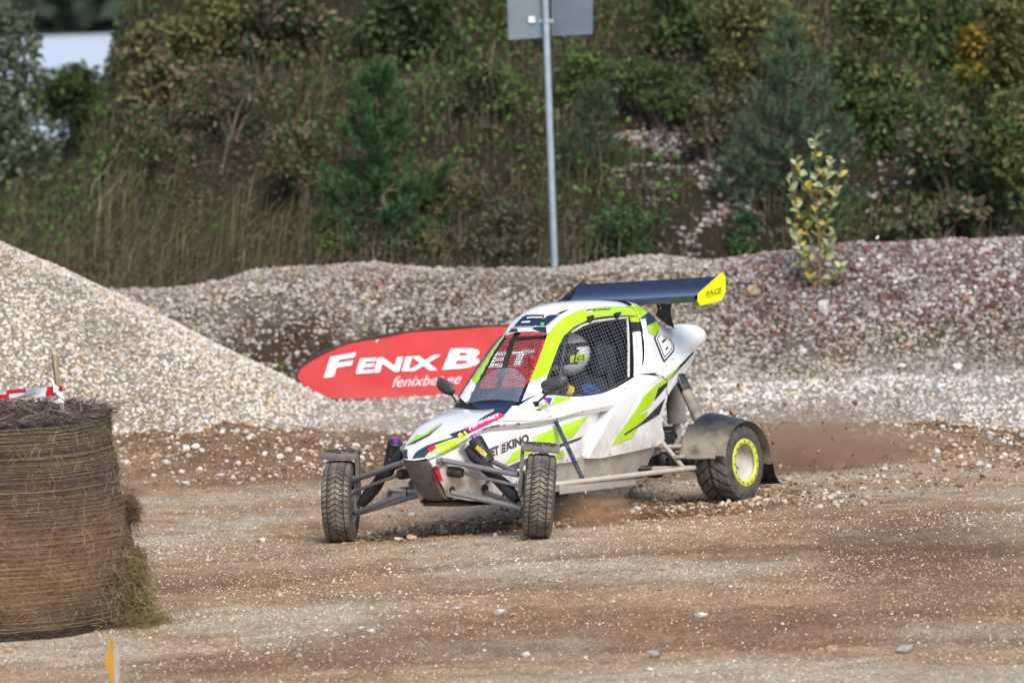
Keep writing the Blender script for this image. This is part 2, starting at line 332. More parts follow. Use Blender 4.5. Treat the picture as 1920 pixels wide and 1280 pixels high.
# ---------------------------------------------------------------- stones: one shape set, scattered as geometry-node instances (uncountable gravel) and as single objects (the largest)
def stone_mat():
    m, n = newmat('stone')
    a = n.n('ShaderNodeAttribute'); a.attribute_type = 'INSTANCER'; a.attribute_name = 'col'
    f = n.noise(2.5, 5, .6); col = n.mix(n.ramp(f, .3, .7), n.mix(1, a.outputs['Color'], (.72, .70, .68), 'MULTIPLY'), n.mix(1, a.outputs['Color'], (1.15, 1.15, 1.15), 'MULTIPLY'))
    n.bsdf(col, .8, 0, n.bump(n.noise(9, 4), .3, .05), Specular_IOR_Level=.25); return m
M_STONE = stone_mat()
def gravel_nodes():
    g = bpy.data.node_groups.new('scatter_stones', 'GeometryNodeTree')
    g.interface.new_socket('Geometry', in_out='INPUT', socket_type='NodeSocketGeometry'); g.interface.new_socket('Geometry', in_out='OUTPUT', socket_type='NodeSocketGeometry')
    N = g.nodes.new; Lk = g.links.new; gi = N('NodeGroupInput'); go = N('NodeGroupOutput'); jo = N('GeometryNodeJoinGeometry')
    for k in range(7):
        ic = N('GeometryNodeMeshIcoSphere'); ic.inputs['Radius'].default_value = 1; ic.inputs['Subdivisions'].default_value = 2
        po = N('GeometryNodeInputPosition'); ad = N('ShaderNodeVectorMath'); ad.operation = 'ADD'; ad.inputs[1].default_value = (k*7.3, k*3.1, k*1.7)
        nz = N('ShaderNodeTexNoise'); nz.inputs['Scale'].default_value = .75+.12*k; nz.inputs['Detail'].default_value = 2
        sb = N('ShaderNodeVectorMath'); sb.operation = 'SUBTRACT'; sb.inputs[1].default_value = (.5, .5, .5)
        sc = N('ShaderNodeVectorMath'); sc.operation = 'SCALE'; sc.inputs['Scale'].default_value = 1.7
        sp = N('GeometryNodeSetPosition'); sm = N('GeometryNodeSetShadeSmooth'); sm.inputs['Shade Smooth'].default_value = k % 2 == 0; ma = N('GeometryNodeSetMaterial'); ma.inputs['Material'].default_value = M_STONE; ti = N('GeometryNodeGeometryToInstance')
        Lk(po.outputs[0], ad.inputs[0]); Lk(ad.outputs[0], nz.inputs['Vector']); Lk(nz.outputs['Color'], sb.inputs[0]); Lk(sb.outputs[0], sc.inputs[0]); Lk(ic.outputs['Mesh'], sp.inputs['Geometry']); Lk(sc.outputs[0], sp.inputs['Offset'])
        Lk(sp.outputs[0], sm.inputs[0]); Lk(sm.outputs[0], ma.inputs[0]); Lk(ma.outputs[0], ti.inputs[0]); Lk(ti.outputs[0], jo.inputs[0])
    ip = N('GeometryNodeInstanceOnPoints'); ip.inputs['Pick Instance'].default_value = True
    def attr(nm, ty):
        a = N('GeometryNodeInputNamedAttribute'); a.data_type = ty; a.inputs['Name'].default_value = nm; return a.outputs[0]
    e2r = N('FunctionNodeEulerToRotation'); Lk(attr('rot', 'FLOAT_VECTOR'), e2r.inputs[0])
    Lk(gi.outputs[0], ip.inputs['Points']); Lk(jo.outputs[0], ip.inputs['Instance']); Lk(attr('idx', 'INT'), ip.inputs['Instance Index']); Lk(e2r.outputs[0], ip.inputs['Rotation']); Lk(attr('scl', 'FLOAT_VECTOR'), ip.inputs['Scale'])
    Lk(ip.outputs[0], go.inputs[0]); return g
GN = gravel_nodes()
def scatter(name, P, Sc, Rt, Cc, **kw):
    n = len(P); me = bpy.data.meshes.new(name); me.vertices.add(n); me.vertices.foreach_set('co', np.asarray(P, np.float32).ravel())
    for nm, ty, v, key in (('rot', 'FLOAT_VECTOR', Rt, 'vector'), ('scl', 'FLOAT_VECTOR', Sc, 'vector')):
        me.attributes.new(nm, ty, 'POINT').data.foreach_set(key, np.asarray(v, np.float32).ravel())
    me.attributes.new('col', 'FLOAT_COLOR', 'POINT').data.foreach_set('color', np.hstack([Cc, np.ones((n, 1))]).astype(np.float32).ravel())
    me.attributes.new('idx', 'INT', 'POINT').data.foreach_set('value', nrng.integers(0, 7, n).astype(np.int32))
    o = bpy.data.objects.new(name, me); COL.objects.link(o); md = o.modifiers.new('scatter', 'NODES'); md.node_group = GN; me.materials.append(M_STONE); return tag(o, kind='stuff', **kw)
PAL_W = np.array([(.70, .68, .66), (.60, .57, .53), (.50, .45, .39), (.66, .60, .50), (.42, .40, .40), (.55, .47, .36), (.33, .25, .19), (.62, .62, .64)])
PAL_H = np.array([(.68, .64, .57), (.64, .56, .45), (.56, .46, .34), (.64, .62, .59), (.40, .38, .36), (.60, .52, .43), (.52, .36, .22), (.30, .27, .25), (.76, .74, .72)])
PAL_R = np.array([(.15, .07, .062), (.19, .10, .085), (.13, .08, .07), (.40, .38, .385), (.22, .165, .15), (.50, .49, .50), (.17, .14, .13), (.28, .245, .235), (.24, .20, .18)])
PAL_B = np.array([(.38, .28, .19), (.58, .53, .47), (.28, .19, .12), (.66, .63, .60), (.46, .36, .26), (.5, .45, .4), (.22, .16, .11)])
PAL_S = np.array([(.20, .12, .07), (.27, .17, .10), (.34, .24, .15), (.16, .10, .06)])
PAL_T = np.array([(.62, .46, .31), (.52, .375, .245), (.70, .57, .43), (.42, .29, .185), (.74, .68, .60), (.60, .45, .31)])
def pick(pal, n, j=.12): return np.clip(pal[nrng.integers(0, len(pal), n)]*(1+nrng.uniform(-j, j, (n, 1))), .02, .85)
def stones(n, xr, yr, rlo, rhi, pal, keep=None, flat=(.45, .9), sink=.25, pw=2.0):
    x = nrng.uniform(*xr, n); y = nrng.uniform(*yr, n)
    if keep is not None: k = keep(x, y); x = x[k]; y = y[k]
    n = len(x); r = rlo+(rhi-rlo)*nrng.random(n)**pw; f = nrng.uniform(*flat, n)
    sc = np.stack([r*nrng.uniform(.8, 1.35, n), r*nrng.uniform(.7, 1.0, n), r*f], 1)
    rot = np.stack([nrng.uniform(-.35, .35, n), nrng.uniform(-.35, .35, n), nrng.uniform(0, 6.28, n)], 1)
    p = np.stack([x, y, H(x, y) + r*f*(1-2*sink)], 1); return p, sc, rot, np.clip(pick(pal, n)*(1+.45*fbm(x*1.4+5, y*1.4, 2, 3))[:, None], .02, .85)
def cat(L): return [np.concatenate([a[i] for a in L]) for i in range(4)]
def rand_lt(p): return nrng.random(p.shape) < p
vis = lambda x, y, m=1.5: np.abs(x) < y*.1+m
scatter('heap_gravel', *stones(102000, (-7.7, -0.9), (35.2, 40.9), .005, .0155, PAL_H*np.array((1.05, 1.05, 1.06)), lambda x, y: in_heap(x, y) & vis(x, y, 1.7), (.6, .95), .2, 1.3), label='pale rounded gravel lying loose on the heap', category='gravel')
bankz = lambda x, y: (y > foot_y(x)-.1) & (y < foot_y(x)+2.35) & vis(x, y) & ~in_heap(x, y)
redm = lambda x, y: sstep(1.0, 3.0, x+1.6*fbm(x*.9, y*1.3, 2, 4)+.25*(y-foot_y(x)-1))*sstep(.45, 1.1, y-foot_y(x))
L1 = stones(74117, (-6.2, 6.4), (38, 41.6), .005, .022, PAL_W*np.array((.63, .605, .58)), lambda x, y: bankz(x, y) & rand_lt((1-redm(x, y)*.75)*(1-.82*soilm(x, y))*(.45+.55*sstep(-.35, .0, fbm(x*2.3, y*2.3, 3, 3)))), (.6, 1), .2, 1.8)
L1b = stones(57040, (-6.2, 6.2), (38, 41.6), .005, .018, PAL_B*.62, lambda x, y: bankz(x, y) & rand_lt((.75-.5*redm(x, y))*(1-.6*soilm(x, y))), (.6, 1), .2, 1.8)
L2 = stones(55478, (0.6, 6.4), (38.3, 41.6), .005, .022, PAL_R, lambda x, y: bankz(x, y) & rand_lt(redm(x, y)), (.6, 1), .2, 2.0)
scatter('bank_gravel', *cat([L1, L1b, L2]), label='grey, white and reddish gravel covering the long bank behind the track', category='gravel')
whz = lambda x, y: (y > ridge_y(x)+.1) & (y < foot_y(x)+.15) & vis(x, y) & ~in_heap(x, y)
scatter('verge_gravel', *stones(42774, (-5.7, 6), (33.2, 39.6), .005, .020, PAL_W, lambda x, y: whz(x, y) & rand_lt(.45+.55*sstep(.4, 1.2, y-ridge_y(x))), (.5, .9), .3, 2.4), label='white gravel of the flat strip between dirt ridge and bank', category='gravel')
rgz = lambda x, y: rand_lt(np.exp(-((y-ridge_y(x)+.35)/.75)**2)) & vis(x, y)
scatter('ridge_rubble', *cat([stones(11454, (-5.4, 5.8), (32, 36.4), .006, .026, PAL_B, rgz, (.55, .95), .25, 2.2), stones(20363, (-5.4, 5.8), (32, 36.4), .003, .017, PAL_S*1.25, rgz, (.6, 1), .2, 1.8)]), label='stones and brown clods on the dirt ridge along the track', category='rubble')
trz = lambda x, y: (y < ridge_y(x)-.5) & vis(x, y) & rand_lt(.03+.45*sstep(-.05, .45, fbm(x*1.1+9, y*1.9, 0, 4)))
tr2 = lambda x, y: vis(x, y) & rand_lt(np.clip(np.exp(-((x-RUT_X)/.75)**2-((y-30.5)/.5)**2) + .9*np.exp(-((x-1.6)/1.2)**2-((y-31.7)/.7)**2) + .55*sstep(1.6, 3, x)*sstep(31, 33, y), 0, 1))
scatter('track_pebbles', *cat([stones(60337, (-5, 5.1), (23.5, 35), .002, .0115, np.concatenate([PAL_W*.85, PAL_B*1.1]), trz, (.2, .6), .38, 4.2), stones(3410, (-5, 5.1), (23.5, 35), .006, .020, PAL_W*1.05, lambda x, y: trz(x, y) & rand_lt(sstep(0, .35, fbm(x*1.5, y*2.4, 3, 3))), (.08, .18), .3, 2.0), stones(64000, (-4.8, 4.9), (24, 35), .002, .0062, PAL_T, lambda x, y: (y < ridge_y(x)-.3) & vis(x, y, .1) & rand_lt(.35+.9*sstep(-.3, .4, fbm(x*.8+2, y*1.6, 1, 4))), (.4, .8), .3, 1.6), stones(34103, (-5, 5.1), (23.5, 35), .0025, .012, PAL_B, trz, (.3, .7), .35, 2.4),
    stones(2600, (-1.05, .35), (29.95, 30.95), .004, .024, np.concatenate([PAL_B, PAL_S, PAL_S]), lambda x, y: rand_lt(np.exp(-((x-RUT_X)/.5)**2-((y-RUT_Y-.1)/.33)**2)), (.5, .9), .25, 2.6), stones(2600, (.2, 2.3), (30.1, 31.8), .004, .022, np.concatenate([PAL_B, PAL_S, PAL_S]), lambda x, y: rand_lt(np.exp(-((x-1.1)/.8)**2-((y-30.9)/.5)**2)), (.5, .9), .25, 2.6), stones(6982, (-4.2, 5.2), (29, 34), .004, .021, PAL_B, tr2, (.5, .9), .25, 2.4), stones(6042, (-4.2, 5.2), (29, 34), .004, .016, PAL_S, tr2, (.6, .9), .25, 2.0)]), label='small pale pebbles pressed into the brown dirt track', category='pebbles')

# single stones: 8 shapes shared between all of them
def rock_mesh(seed, k):
    r = random.Random(seed); bm = bmesh.new(); bmesh.ops.create_icosphere(bm, subdivisions=2, radius=1); o = [(r.uniform(-1, 1), r.uniform(-1, 1), r.uniform(-1, 1)) for _ in range(9)]
    for v in bm.verts:
        d = 1.0
        for q in o: d += .10*k*sin(2.1*(v.co.x*q[0]+v.co.y*q[1]+v.co.z*q[2])*2+q[0]*9)
        v.co *= d
    me = bpy.data.meshes.new('stone'); bm.to_mesh(me); bm.free(); me.polygons.foreach_set('use_smooth', [True]*len(me.polygons)); me.set_sharp_from_angle(angle=radians(50)); return me
def obj_stone_mat(nm, c):
    m, n = newmat(nm); rr = n.n('ShaderNodeObjectInfo').outputs['Random']; k = n.math('ADD', .8, n.math('MULTIPLY', rr, .4))
    cm = n.n('ShaderNodeCombineColor'); [n.l(k, cm.inputs[i]) for i in range(3)]
    base = n.mix(1, c, cm.outputs[0], 'MULTIPLY'); col = n.mix(n.ramp(n.noise(1.7, 6, .65), .35, .7), n.mix(1, base, (.66, .62, .57), 'MULTIPLY'), base)
    n.bsdf(col, .82, 0, n.bump(n.noise(6, 5), .35, .05), Specular_IOR_Level=.25); return m
SM = {'white': obj_stone_mat('white_stone', (.70, .68, .65)), 'tan': obj_stone_mat('tan_stone', (.46, .35, .24)), 'red': obj_stone_mat('reddish_stone', (.34, .15, .12)), 'grey': obj_stone_mat('grey_stone', (.38, .36, .34)), 'soil': obj_stone_mat('earth_clod', (.22, .135, .08))}
ROCKS = {k: [] for k in SM}
for k in SM:
    for q in range(4):
        me = rock_mesh(q*13+len(k), 1.0 if q % 2 else .6); me.materials.append(SM[k]); ROCKS[k].append(me)
def stone(name, p, s, col, rot, **kw):
    o = bpy.data.objects.new(name, rng.choice(ROCKS[col])); COL.objects.link(o); o.location = p; o.scale = s; o.rotation_euler = rot; return tag(o, **kw)
# ================================================================ VEGETATION
def tint_mat(name, rough=.75, trans=.25):
    m, n = newmat(name); a = n.n('ShaderNodeAttribute'); a.attribute_name = 'tint'
    b = n.bsdf(a.outputs['Color'], rough, Specular_IOR_Level=.2)
    t = n.n('ShaderNodeBsdfTranslucent'); n.l(a.outputs['Color'], t.inputs[0]); mx = n.n('ShaderNodeMixShader'); mx.inputs[0].default_value = trans
    n.l(b.outputs[0], mx.inputs[1]); n.l(t.outputs[0], mx.inputs[2]); n.l(mx.outputs[0], n.out.inputs[0]); return m
M_LEAF = tint_mat('leaf_tissue'); M_NEEDLE = tint_mat('pine_needles', .7, .1)
M_BARK = simple('grey_brown_bark', (.13, .10, .085), .9, bump=.6, bscale=40); M_TWIG = simple('thin_twig', (.20, .13, .08), .85)
def unit(v): return v/np.maximum(np.linalg.norm(v, axis=1, keepdims=True), 1e-6)
def leaf_quads(P, size, asp=.55, up=.3, droop=0.0):
    """pointed leaf-sized quads at P with random directions"""
    n = len(P); d = unit(nrng.normal(size=(n, 3)) + np.array((0, -.15, up))); s = unit(np.cross(d, nrng.normal(size=(n, 3)))); size = np.broadcast_to(np.asarray(size, float).reshape(-1, 1), (n, 1)); w = s*size*asp*.5
    V = np.empty((n, 4, 3)); V[:, 0] = P; V[:, 1] = P+d*size*.5+w; V[:, 2] = P+d*size; V[:, 3] = P+d*size*.5-w; return V.reshape(-1, 3)
def blade_quads(P, h, w, lean, bend=.5):
    n = len(P); h = np.asarray(h).reshape(-1, 1); a = nrng.uniform(0, 6.28, n); s = np.stack([np.cos(a), np.sin(a), np.zeros(n)], 1)*np.asarray(w).reshape(-1, 1)
    L = np.asarray(lean, float) + nrng.normal(0, .16, (n, 3))*np.array((1, 1, 0)); m = P + (np.array((0, 0, 1.0)) + L*.35)*h*.55; t = P + (np.array((0, 0, 1.0)) + L)*h*np.array((1, 1, .95))
    V = np.empty((n, 8, 3)); V[:, 0] = P-s; V[:, 1] = P+s; V[:, 2] = m+s*.8; V[:, 3] = m-s*.8; V[:, 4] = m-s*.8; V[:, 5] = m+s*.8; V[:, 6] = t+s*.15; V[:, 7] = t-s*.15; return V.reshape(-1, 3)
def pal(C, n, j=.3): C = np.array(C); return np.clip(C[nrng.integers(0, len(C), n)]*(1+nrng.uniform(-j, j, (n, 1))), .002, .8)
def foliage(name, V, C, per, parent=None, mat=None, **kw):
    me = npmesh(name, V, 4); facecol(me, 'tint', np.repeat(C, per, axis=0), 4); return link(name, me, mat or M_LEAF, parent, sharp=None, **kw)
G_DARK = [(.048, .078, .030), (.065, .105, .038), (.040, .062, .028), (.09, .12, .05)]
G_MID = [(.07, .12, .032), (.09, .15, .04), (.055, .09, .03), (.12, .16, .05)]
G_BRIGHT = [(.075, .155, .035), (.095, .18, .04), (.06, .115, .03)]
G_OLIVE = [(.10, .115, .042), (.15, .15, .055), (.075, .088, .034), (.20, .19, .07)]
G_GREY = [(.11, .15, .09), (.15, .19, .12), (.08, .11, .065), (.19, .22, .14)]
G_YEL = [(.30, .21, .035), (.24, .19, .04), (.36, .24, .04), (.12, .12, .03)]
B_DRY = [(.36, .29, .18), (.44, .36, .24), (.27, .21, .13), (.20, .17, .09), (.16, .17, .075)]
B_BRN = [(.15, .115, .080), (.19, .145, .105), (.11, .088, .062), (.22, .175, .13), (.12, .125, .062)]
B_RED = [(.15, .050, .030), (.20, .075, .04), (.10, .04, .03)]
# --- ground cover on the hillside
def hill_pts(n, x0, x1, y0, y1, keep=None, cl=0):
    x = nrng.uniform(x0, x1, n); y = nrng.uniform(y0, y1, n)
    if cl:
        k = fbm(x*cl, y*cl, 1, 3) + nrng.uniform(-.25, .25, n) > 0; x = x[k]; y = y[k]
    if keep is not None: k = keep(x, y); x = x[k]; y = y[k]
    return np.stack([x, y, H(x, y)], 1)
hl = lambda x, y: (np.abs(x) < y*.105+1.9) & (y > foot_y(x)+3.1)
dryz = lambda x, y: hl(x, y) & (((x < -1.5+.5*fbm(y*.8, x, 1, 2)) & (y < 45.3+.8*fbm(x*.9, y, 2, 2))) | ((x > .5) & (x < 1.4) & (y > 47.7)))
scree = lambda x, y: np.exp(-((x-1.15)/.42)**2-((y-45.4)/.9)**2) + 1.2*np.exp(-((x-1.75)/.35)**2-((y-43.9)/1.3)**2) + np.exp(-((x-3.3)/.5)**2-((y-45.5)/1.4)**2)
scz = lambda x, y: hl(x, y) & rand_lt(np.clip(scree(x, y)*1.5-.15, 0, 1)*sstep(-.45, .25, fbm(x*2, y*2, 1, 3)))
nosc = lambda x, y: hl(x, y) & rand_lt(1-np.clip(scree(x, y)*1.0, 0, .85))
scatter('scree', *stones(26000, (-1, 4.4), (42.2, 48), .008, .032, np.concatenate([PAL_R*.9, PAL_W*.62]), scz, (.5, .9), .2, 1.8), label='pinkish white stones lying in patches on the overgrown slope', category='stones')
P = hill_pts(147096, -7.6, 7.6, 41.6, 54, nosc); n = len(P); k = nrng.random(n) < .5
foliage('low_weeds', leaf_quads(P+np.array((0, 0, .02))+nrng.random((n, 1))*np.array((0, 0, .30))*sstep(-.3, .3, fbm(P[:, 0]*1.5, P[:, 1]*1.5, 0, 3))[:, None], nrng.uniform(.025, .065, n), .4, .5), np.where((fbm(P[:, 0]*1.1+3, P[:, 1]*1.1, 2, 3)+nrng.normal(0, .18, n) > -.05)[:, None], pal(B_BRN, n, .25)*.82, pal(G_DARK+G_OLIVE[:1], n, .3)), 1, kind='stuff', label='dark brown and green weeds covering the slope', cat='weeds')
P = hill_pts(98666, -7.4, 7.4, 43.5, 54, lambda x, y: nosc(x, y) & rand_lt(np.clip(.42 + sstep(45.2, 46.6, y)*.45*(1-.8*sstep(-1.2, -2.4, x)), 0, 1)), .9); n = len(P)
foliage('ground_cover', leaf_quads(P+nrng.random((n, 1))*np.array((0, 0, .32)), nrng.uniform(.03, .075, n), .7, .7), np.where(nrng.random((n, 1)) < .72, pal(G_BRIGHT, n)*.85, pal(G_MID, n)), 1, kind='stuff', label='bright green low leaves creeping over the slope', cat='ground cover')
P = hill_pts(39804, -7.6, 2, 41.8, 51, dryz, 1.6); n = len(P)
foliage('dry_grass', blade_quads(P, nrng.uniform(.2, .75, n)*(.6+.7*nrng.random(n)), nrng.uniform(.0016, .0042, n), (.55, -.1, 0)), pal(B_DRY+B_BRN+G_OLIVE, n, .35)*.8, 2, kind='stuff', label='tall dry beige grass leaning to the right on the lower slope', cat='grass')
P = hill_pts(36774, -7.6, 7.6, 42.0, 53, nosc, .8); n = len(P)
foliage('withered_stalks', blade_quads(P, nrng.uniform(.15, .5, n), nrng.uniform(.0018, .0045, n), (.15, 0, 0)), np.where(nrng.random((n, 1)) < .75, pal(B_BRN, n), pal(B_DRY, n)*.7), 2, kind='stuff', label='brown withered stalks standing all over the slope', cat='weeds')
P = hill_pts(3670, -6, -1.2, 42.4, 48.5, nosc, 1.7); n = len(P)
foliage('rusty_weeds', leaf_quads(P+nrng.random((n, 1))*np.array((.05, 0, .45)), nrng.uniform(.025, .06, n), .35, 1.2), pal(B_RED, n)*.7, 1, kind='stuff', label='rust red withered weeds on the left slope', cat='weeds')

# --- shrubs: trunk with limbs and an uneven crown of leaves
def shrub(px, py, wpx, hpx, y, cols, lab, nm='shrub', n=2600, leaf=(.05, .10), cat='shrub', gaps=.0, group=None):
    y = on_ground(px, min(py+hpx*.42, 455), 41.5).y - .15; c = at_px(px, py, y); k = y/CAM_F; rx, rz = wpx*k*.5, hpx*k*.5; g = Vector((c.x, y, Hs(c.x, y))); base_z = min(g.z, c.z-rz*.8)
    root = empty(nm, (c.x, y, g.z), label=lab, cat=cat, group=group)
    bm = bmesh.new(); r_ = random.Random(int(px*7+py)); lob = []
    for q in range(9):
        a = r_.uniform(0, 6.28); rr = sqrt(r_.random())*.62; d = Vector((cos(a)*rr*rx, sin(a)*rr*rx*.8, r_.uniform(-.75, .72)*rz)); lob.append((d, r_.uniform(.30, .55)))
        e = c+d-g; add_tube(bm, [(r_.uniform(-.04, .04), r_.uniform(-.04, .04), base_z-g.z-.05), (e.x*.35, (c.y+d.y-y)*.4, e.z*.5), (e.x, d.y, e.z)], [.018, .012, .004], 5)
    link('trunk', bm, M_BARK, root)
    P = np.empty((n, 3)); W_ = np.array([l[1]**2 for l in lob]); pick_ = nrng.choice(len(lob), n, p=W_/W_.sum())
    D = unit(nrng.normal(size=(n, 3)))*(nrng.random((n, 1))**.45); Lc = np.array([tuple(l[0]) for l in lob])[pick_]; Lr = np.array([l[1] for l in lob])[pick_][:, None]
    P = Lc + D*Lr*np.array((rx, rx*.8, rz))
    sh = fbm(P[:, 0]*9+px, P[:, 2]*9, 2, 3); kk = sh > -.30-.2*nrng.random(n)+gaps; P = P[kk]; sh = sh[kk]; n = len(P)
    C = pal(cols, n, .28)
    P = P + np.array(tuple(c-Vector((c.x, y, g.z))))
    P[:, 2] = np.maximum(P[:, 2], .02)
    foliage('crown', leaf_quads(P, nrng.uniform(*leaf, n), .55, .25), C, 1, root); return root
def pine(bx, by, top_py, wpx, y, cols, lab, shape, seed, tufts=16):
    """young pine: whorls of up-swept limbs; shape(t) gives the half width from the ground (0) to the tip (1)"""
    top = at_px(bx, top_py, y); g = Vector((top.x, y, Hs(top.x, y))); bz = min(g.z, at_px(bx, by, y).z)-.1; Hh = top.z-bz; k = y/CAM_F; hw = wpx*k*.5
    root = empty('pine_tree', (top.x, y, bz), label=lab, cat='pine tree'); r_ = random.Random(seed); bm = bmesh.new(); bend = [(0, 0, 0), (.02, 0, Hh*.35), (-.015, .01, Hh*.7), (0, 0, Hh)]
    add_tube(bm, bend, [.030, .022, .013, .005], 7); V = []; C = []
    def tuft(p, d, ln, m):
        nn = m; D = unit(np.array(tuple(d))[None]*1.15 + nrng.normal(size=(nn, 3))*.55); s = unit(np.cross(D, nrng.normal(size=(nn, 3))))*.0045; l = ln*nrng.uniform(.6, 1.15, (nn, 1)); b = np.array(tuple(p))[None] + np.array(tuple(d))[None]*nrng.uniform(-.06, .04, (nn, 1))
        Q = np.empty((nn, 4, 3)); Q[:, 0] = b-s; Q[:, 1] = b+s; Q[:, 2] = b+D*l+s*.3; Q[:, 3] = b+D*l-s*.3; V.append(Q.reshape(-1, 3)); C.append(pal(cols, nn, .3))
    t = .10
    while t < .985:
        w = shape(t)*hw; m = 6 if w > .1 else 4
        for q in range(m):
            if w < .02: break
            a = 2*pi*q/m + r_.uniform(-.5, .5) + t*9; L = w*r_.uniform(.72, 1.12); p0 = Vector((.0, 0, Hh*t)); rise = L*r_.uniform(.25, .65)
            p1 = p0 + Vector((cos(a)*L*.55, sin(a)*L*.55, rise*.25)); p2 = p0 + Vector((cos(a)*L, sin(a)*L, rise)); add_tube(bm, [p0, p1, p2], [.008, .006, .003], 4)
            ns = max(3, int(L/.055))
            for s in range(ns):
                f = .25+.75*(s+.5)/ns; pp = p0.lerp(p1, f*2) if f < .5 else p1.lerp(p2, f*2-1); d = ((p2-p0).normalized()*.6 + Vector((r_.uniform(-.5, .5), r_.uniform(-.5, .5), .55+.5*f))).normalized(); tuft(pp + Vector((r_.uniform(-.03, .03), r_.uniform(-.03, .03), 0)), d, .085, tufts)
            tuft(p2, Vector((cos(a)*.35, sin(a)*.35, 1)).normalized(), .11, tufts+4)
        t += r_.uniform(.050, .085)
    for s in range(6): tuft(Vector((0, 0, Hh*(.94+.01*s))), Vector((0, 0, 1)), .10, tufts)
    link('trunk', bm, M_BARK, root); V = np.concatenate(V); C = np.concatenate(C); foliage('crown', V, C, 1, root, M_NEEDLE); return root
PINE_G = [(.040, .105, .035), (.058, .135, .048), (.03, .075, .028), (.08, .165, .06)]
PINE_B = [(.060, .110, .058), (.085, .145, .080), (.04, .08, .043), (.12, .185, .105)]
def shA(t): return (.55+.45*sin(min(1, t/.42)*pi*.75)) if t < .46 else (.10 if t < .56 else .50*(1-t)/.44*1.0+.12)
def shB(t): return 1.0 if t < .35 else max(.06, 1-(t-.35)/.66)**.9
def shC(t): return .85 if t < .45 else max(.1, .8-(t-.45)*.9)
pine(706, 520, 122, 265, 43.9, PINE_G, 'young green pine with a gap of bare trunk left of the sign pole', shA, 3, 40)
pine(1476, 520, 42, 290, 44.2, PINE_B, 'tall bluish green pine behind the sapling on the right', shB, 5, 26)
pine(1112, 520, 172, 150, 44.6, [(.045, .09, .048), (.065, .12, .065), (.038, .068, .038), (.13, .11, .06)], 'thin sparse dark pine just right of the sign pole', shC, 9, 14)
pine(1640, 520, 178, 190, 45.6, PINE_B, 'shorter sparse pine right of the tall bluish pine', shB, 12, 17)
shrub(15, 180, 220, 470, 48.5, G_GREY, 'grey green willow bush at the upper left corner beside the pond', n=5200, leaf=(.05, .10))
shrub(150, 215, 240, 190, 47.0, G_DARK+G_MID, 'green bush in front of the pond below the water', n=5600)
shrub(285, 125, 150, 190, 49.0, G_OLIVE+B_BRN, 'olive brown bush right of the pond', n=2600, gaps=.05)
shrub(375, 45, 190, 130, 49.5, G_OLIVE, 'olive bush at the top left above the brown slope', n=2600)
shrub(215, 290, 100, 80, 45.6, G_MID, 'small leafy green bush among the dry grass on the left', n=1100)
shrub(520, 50, 260, 170, 49.6, G_DARK+B_BRN, 'dark brown green thicket at the top left of the middle', n=3600)
shrub(770, 40, 280, 140, 49.4, G_DARK, 'dark green thicket at the top behind the green pine', n=3600)
shrub(1260, 25, 140, 120, 49.8, G_DARK+G_BRIGHT, 'dark green bush at the top right of the sign', n=1800)
shrub(1430, 70, 250, 210, 47.8, G_OLIVE, 'olive yellow leafed bush behind the tip of the tall pine', n=4600, leaf=(.045, .08))
shrub(1640, 110, 240, 260, 48.6, G_DARK+G_MID+G_OLIVE, 'dark mixed thicket right of the tall pine', n=5200)
shrub(1770, 50, 130, 150, 48.8, G_MID+G_DARK, 'green bush at the top between the thicket and the yellow bush', n=2200)
shrub(1822, 95, 110, 130, 47.6, G_YEL, 'yellow orange autumn bush near the upper right corner', n=1600, leaf=(.05, .09))
shrub(1895, 120, 130, 260, 48.0, G_OLIVE+G_YEL[-1:], 'olive bush in the upper right corner', n=3800)
shrub(1905, 310, 150, 330, 45.2, G_OLIVE+G_MID, 'light olive leafed bush at the right edge above the bank', n=3800, leaf=(.05, .09))
shrub(1780, 300, 210, 230, 46.2, G_DARK+G_MID+B_BRN, 'dark green bush left of the light olive bush', n=3600)
shrub(1760, 420, 200, 110, 44.4, B_BRN+G_DARK, 'dark brown low bush on the slope above the right bank', n=1700)
shrub(618, 478, 60, 70, 43.0, G_OLIVE+G_BRIGHT, 'small yellow green plant behind the bank at the left pine', 'leafy_plant', 330, (.04, .07), 'plant', .1)
shrub(812, 468, 70, 85, 43.0, G_OLIVE, 'small olive plant behind the bank right of the green pine', 'leafy_plant', 360, (.04, .07), 'plant', .1)
shrub(1395, 440, 90, 100, 43.3, PINE_G, 'low green seedling left of the tall pine', 'leafy_plant', 700, (.04, .07), 'plant')
shrub(905, 170, 190, 120, 47, G_MID+G_DARK+B_BRN[:2], 'green bush on the slope between the green pine and the sign pole', n=1900, leaf=(.035, .07))
shrub(1085, 140, 170, 120, 47, G_MID+G_BRIGHT, 'bright green bush on the slope below the sign plate', n=1900, leaf=(.035, .07))
shrub(1235, 175, 210, 130, 47, G_MID+G_DARK, 'mid green bush on the slope above the pinkish stones', n=2300, leaf=(.035, .07))
shrub(850, 350, 190, 110, 45, B_BRN+G_OLIVE, 'brownish withered bush right of the green pine', n=1900, leaf=(.03, .06))
shrub(940, 430, 170, 100, 44, G_DARK+B_BRN, 'dark low bush left of the foot of the sign pole', n=1700, leaf=(.03, .06))
shrub(1170, 440, 200, 110, 44, G_DARK+PINE_G, 'dark green low bush right of the foot of the sign pole', n=2200, leaf=(.03, .06))
shrub(1330, 235, 130, 130, 46, G_DARK+B_BRN, 'dark bush left of the top of the tall pine', n=1700, leaf=(.035, .07))
shrub(1700, 240, 190, 130, 46, G_MID+G_DARK, 'green bush between the sparse pine and the dark bush', n=2000, leaf=(.035, .07))
shrub(430, 190, 260, 150, 47, B_BRN+B_RED[:1]+G_DARK, 'brown tangled bush in the middle of the left slope', n=3000, leaf=(.03, .065))
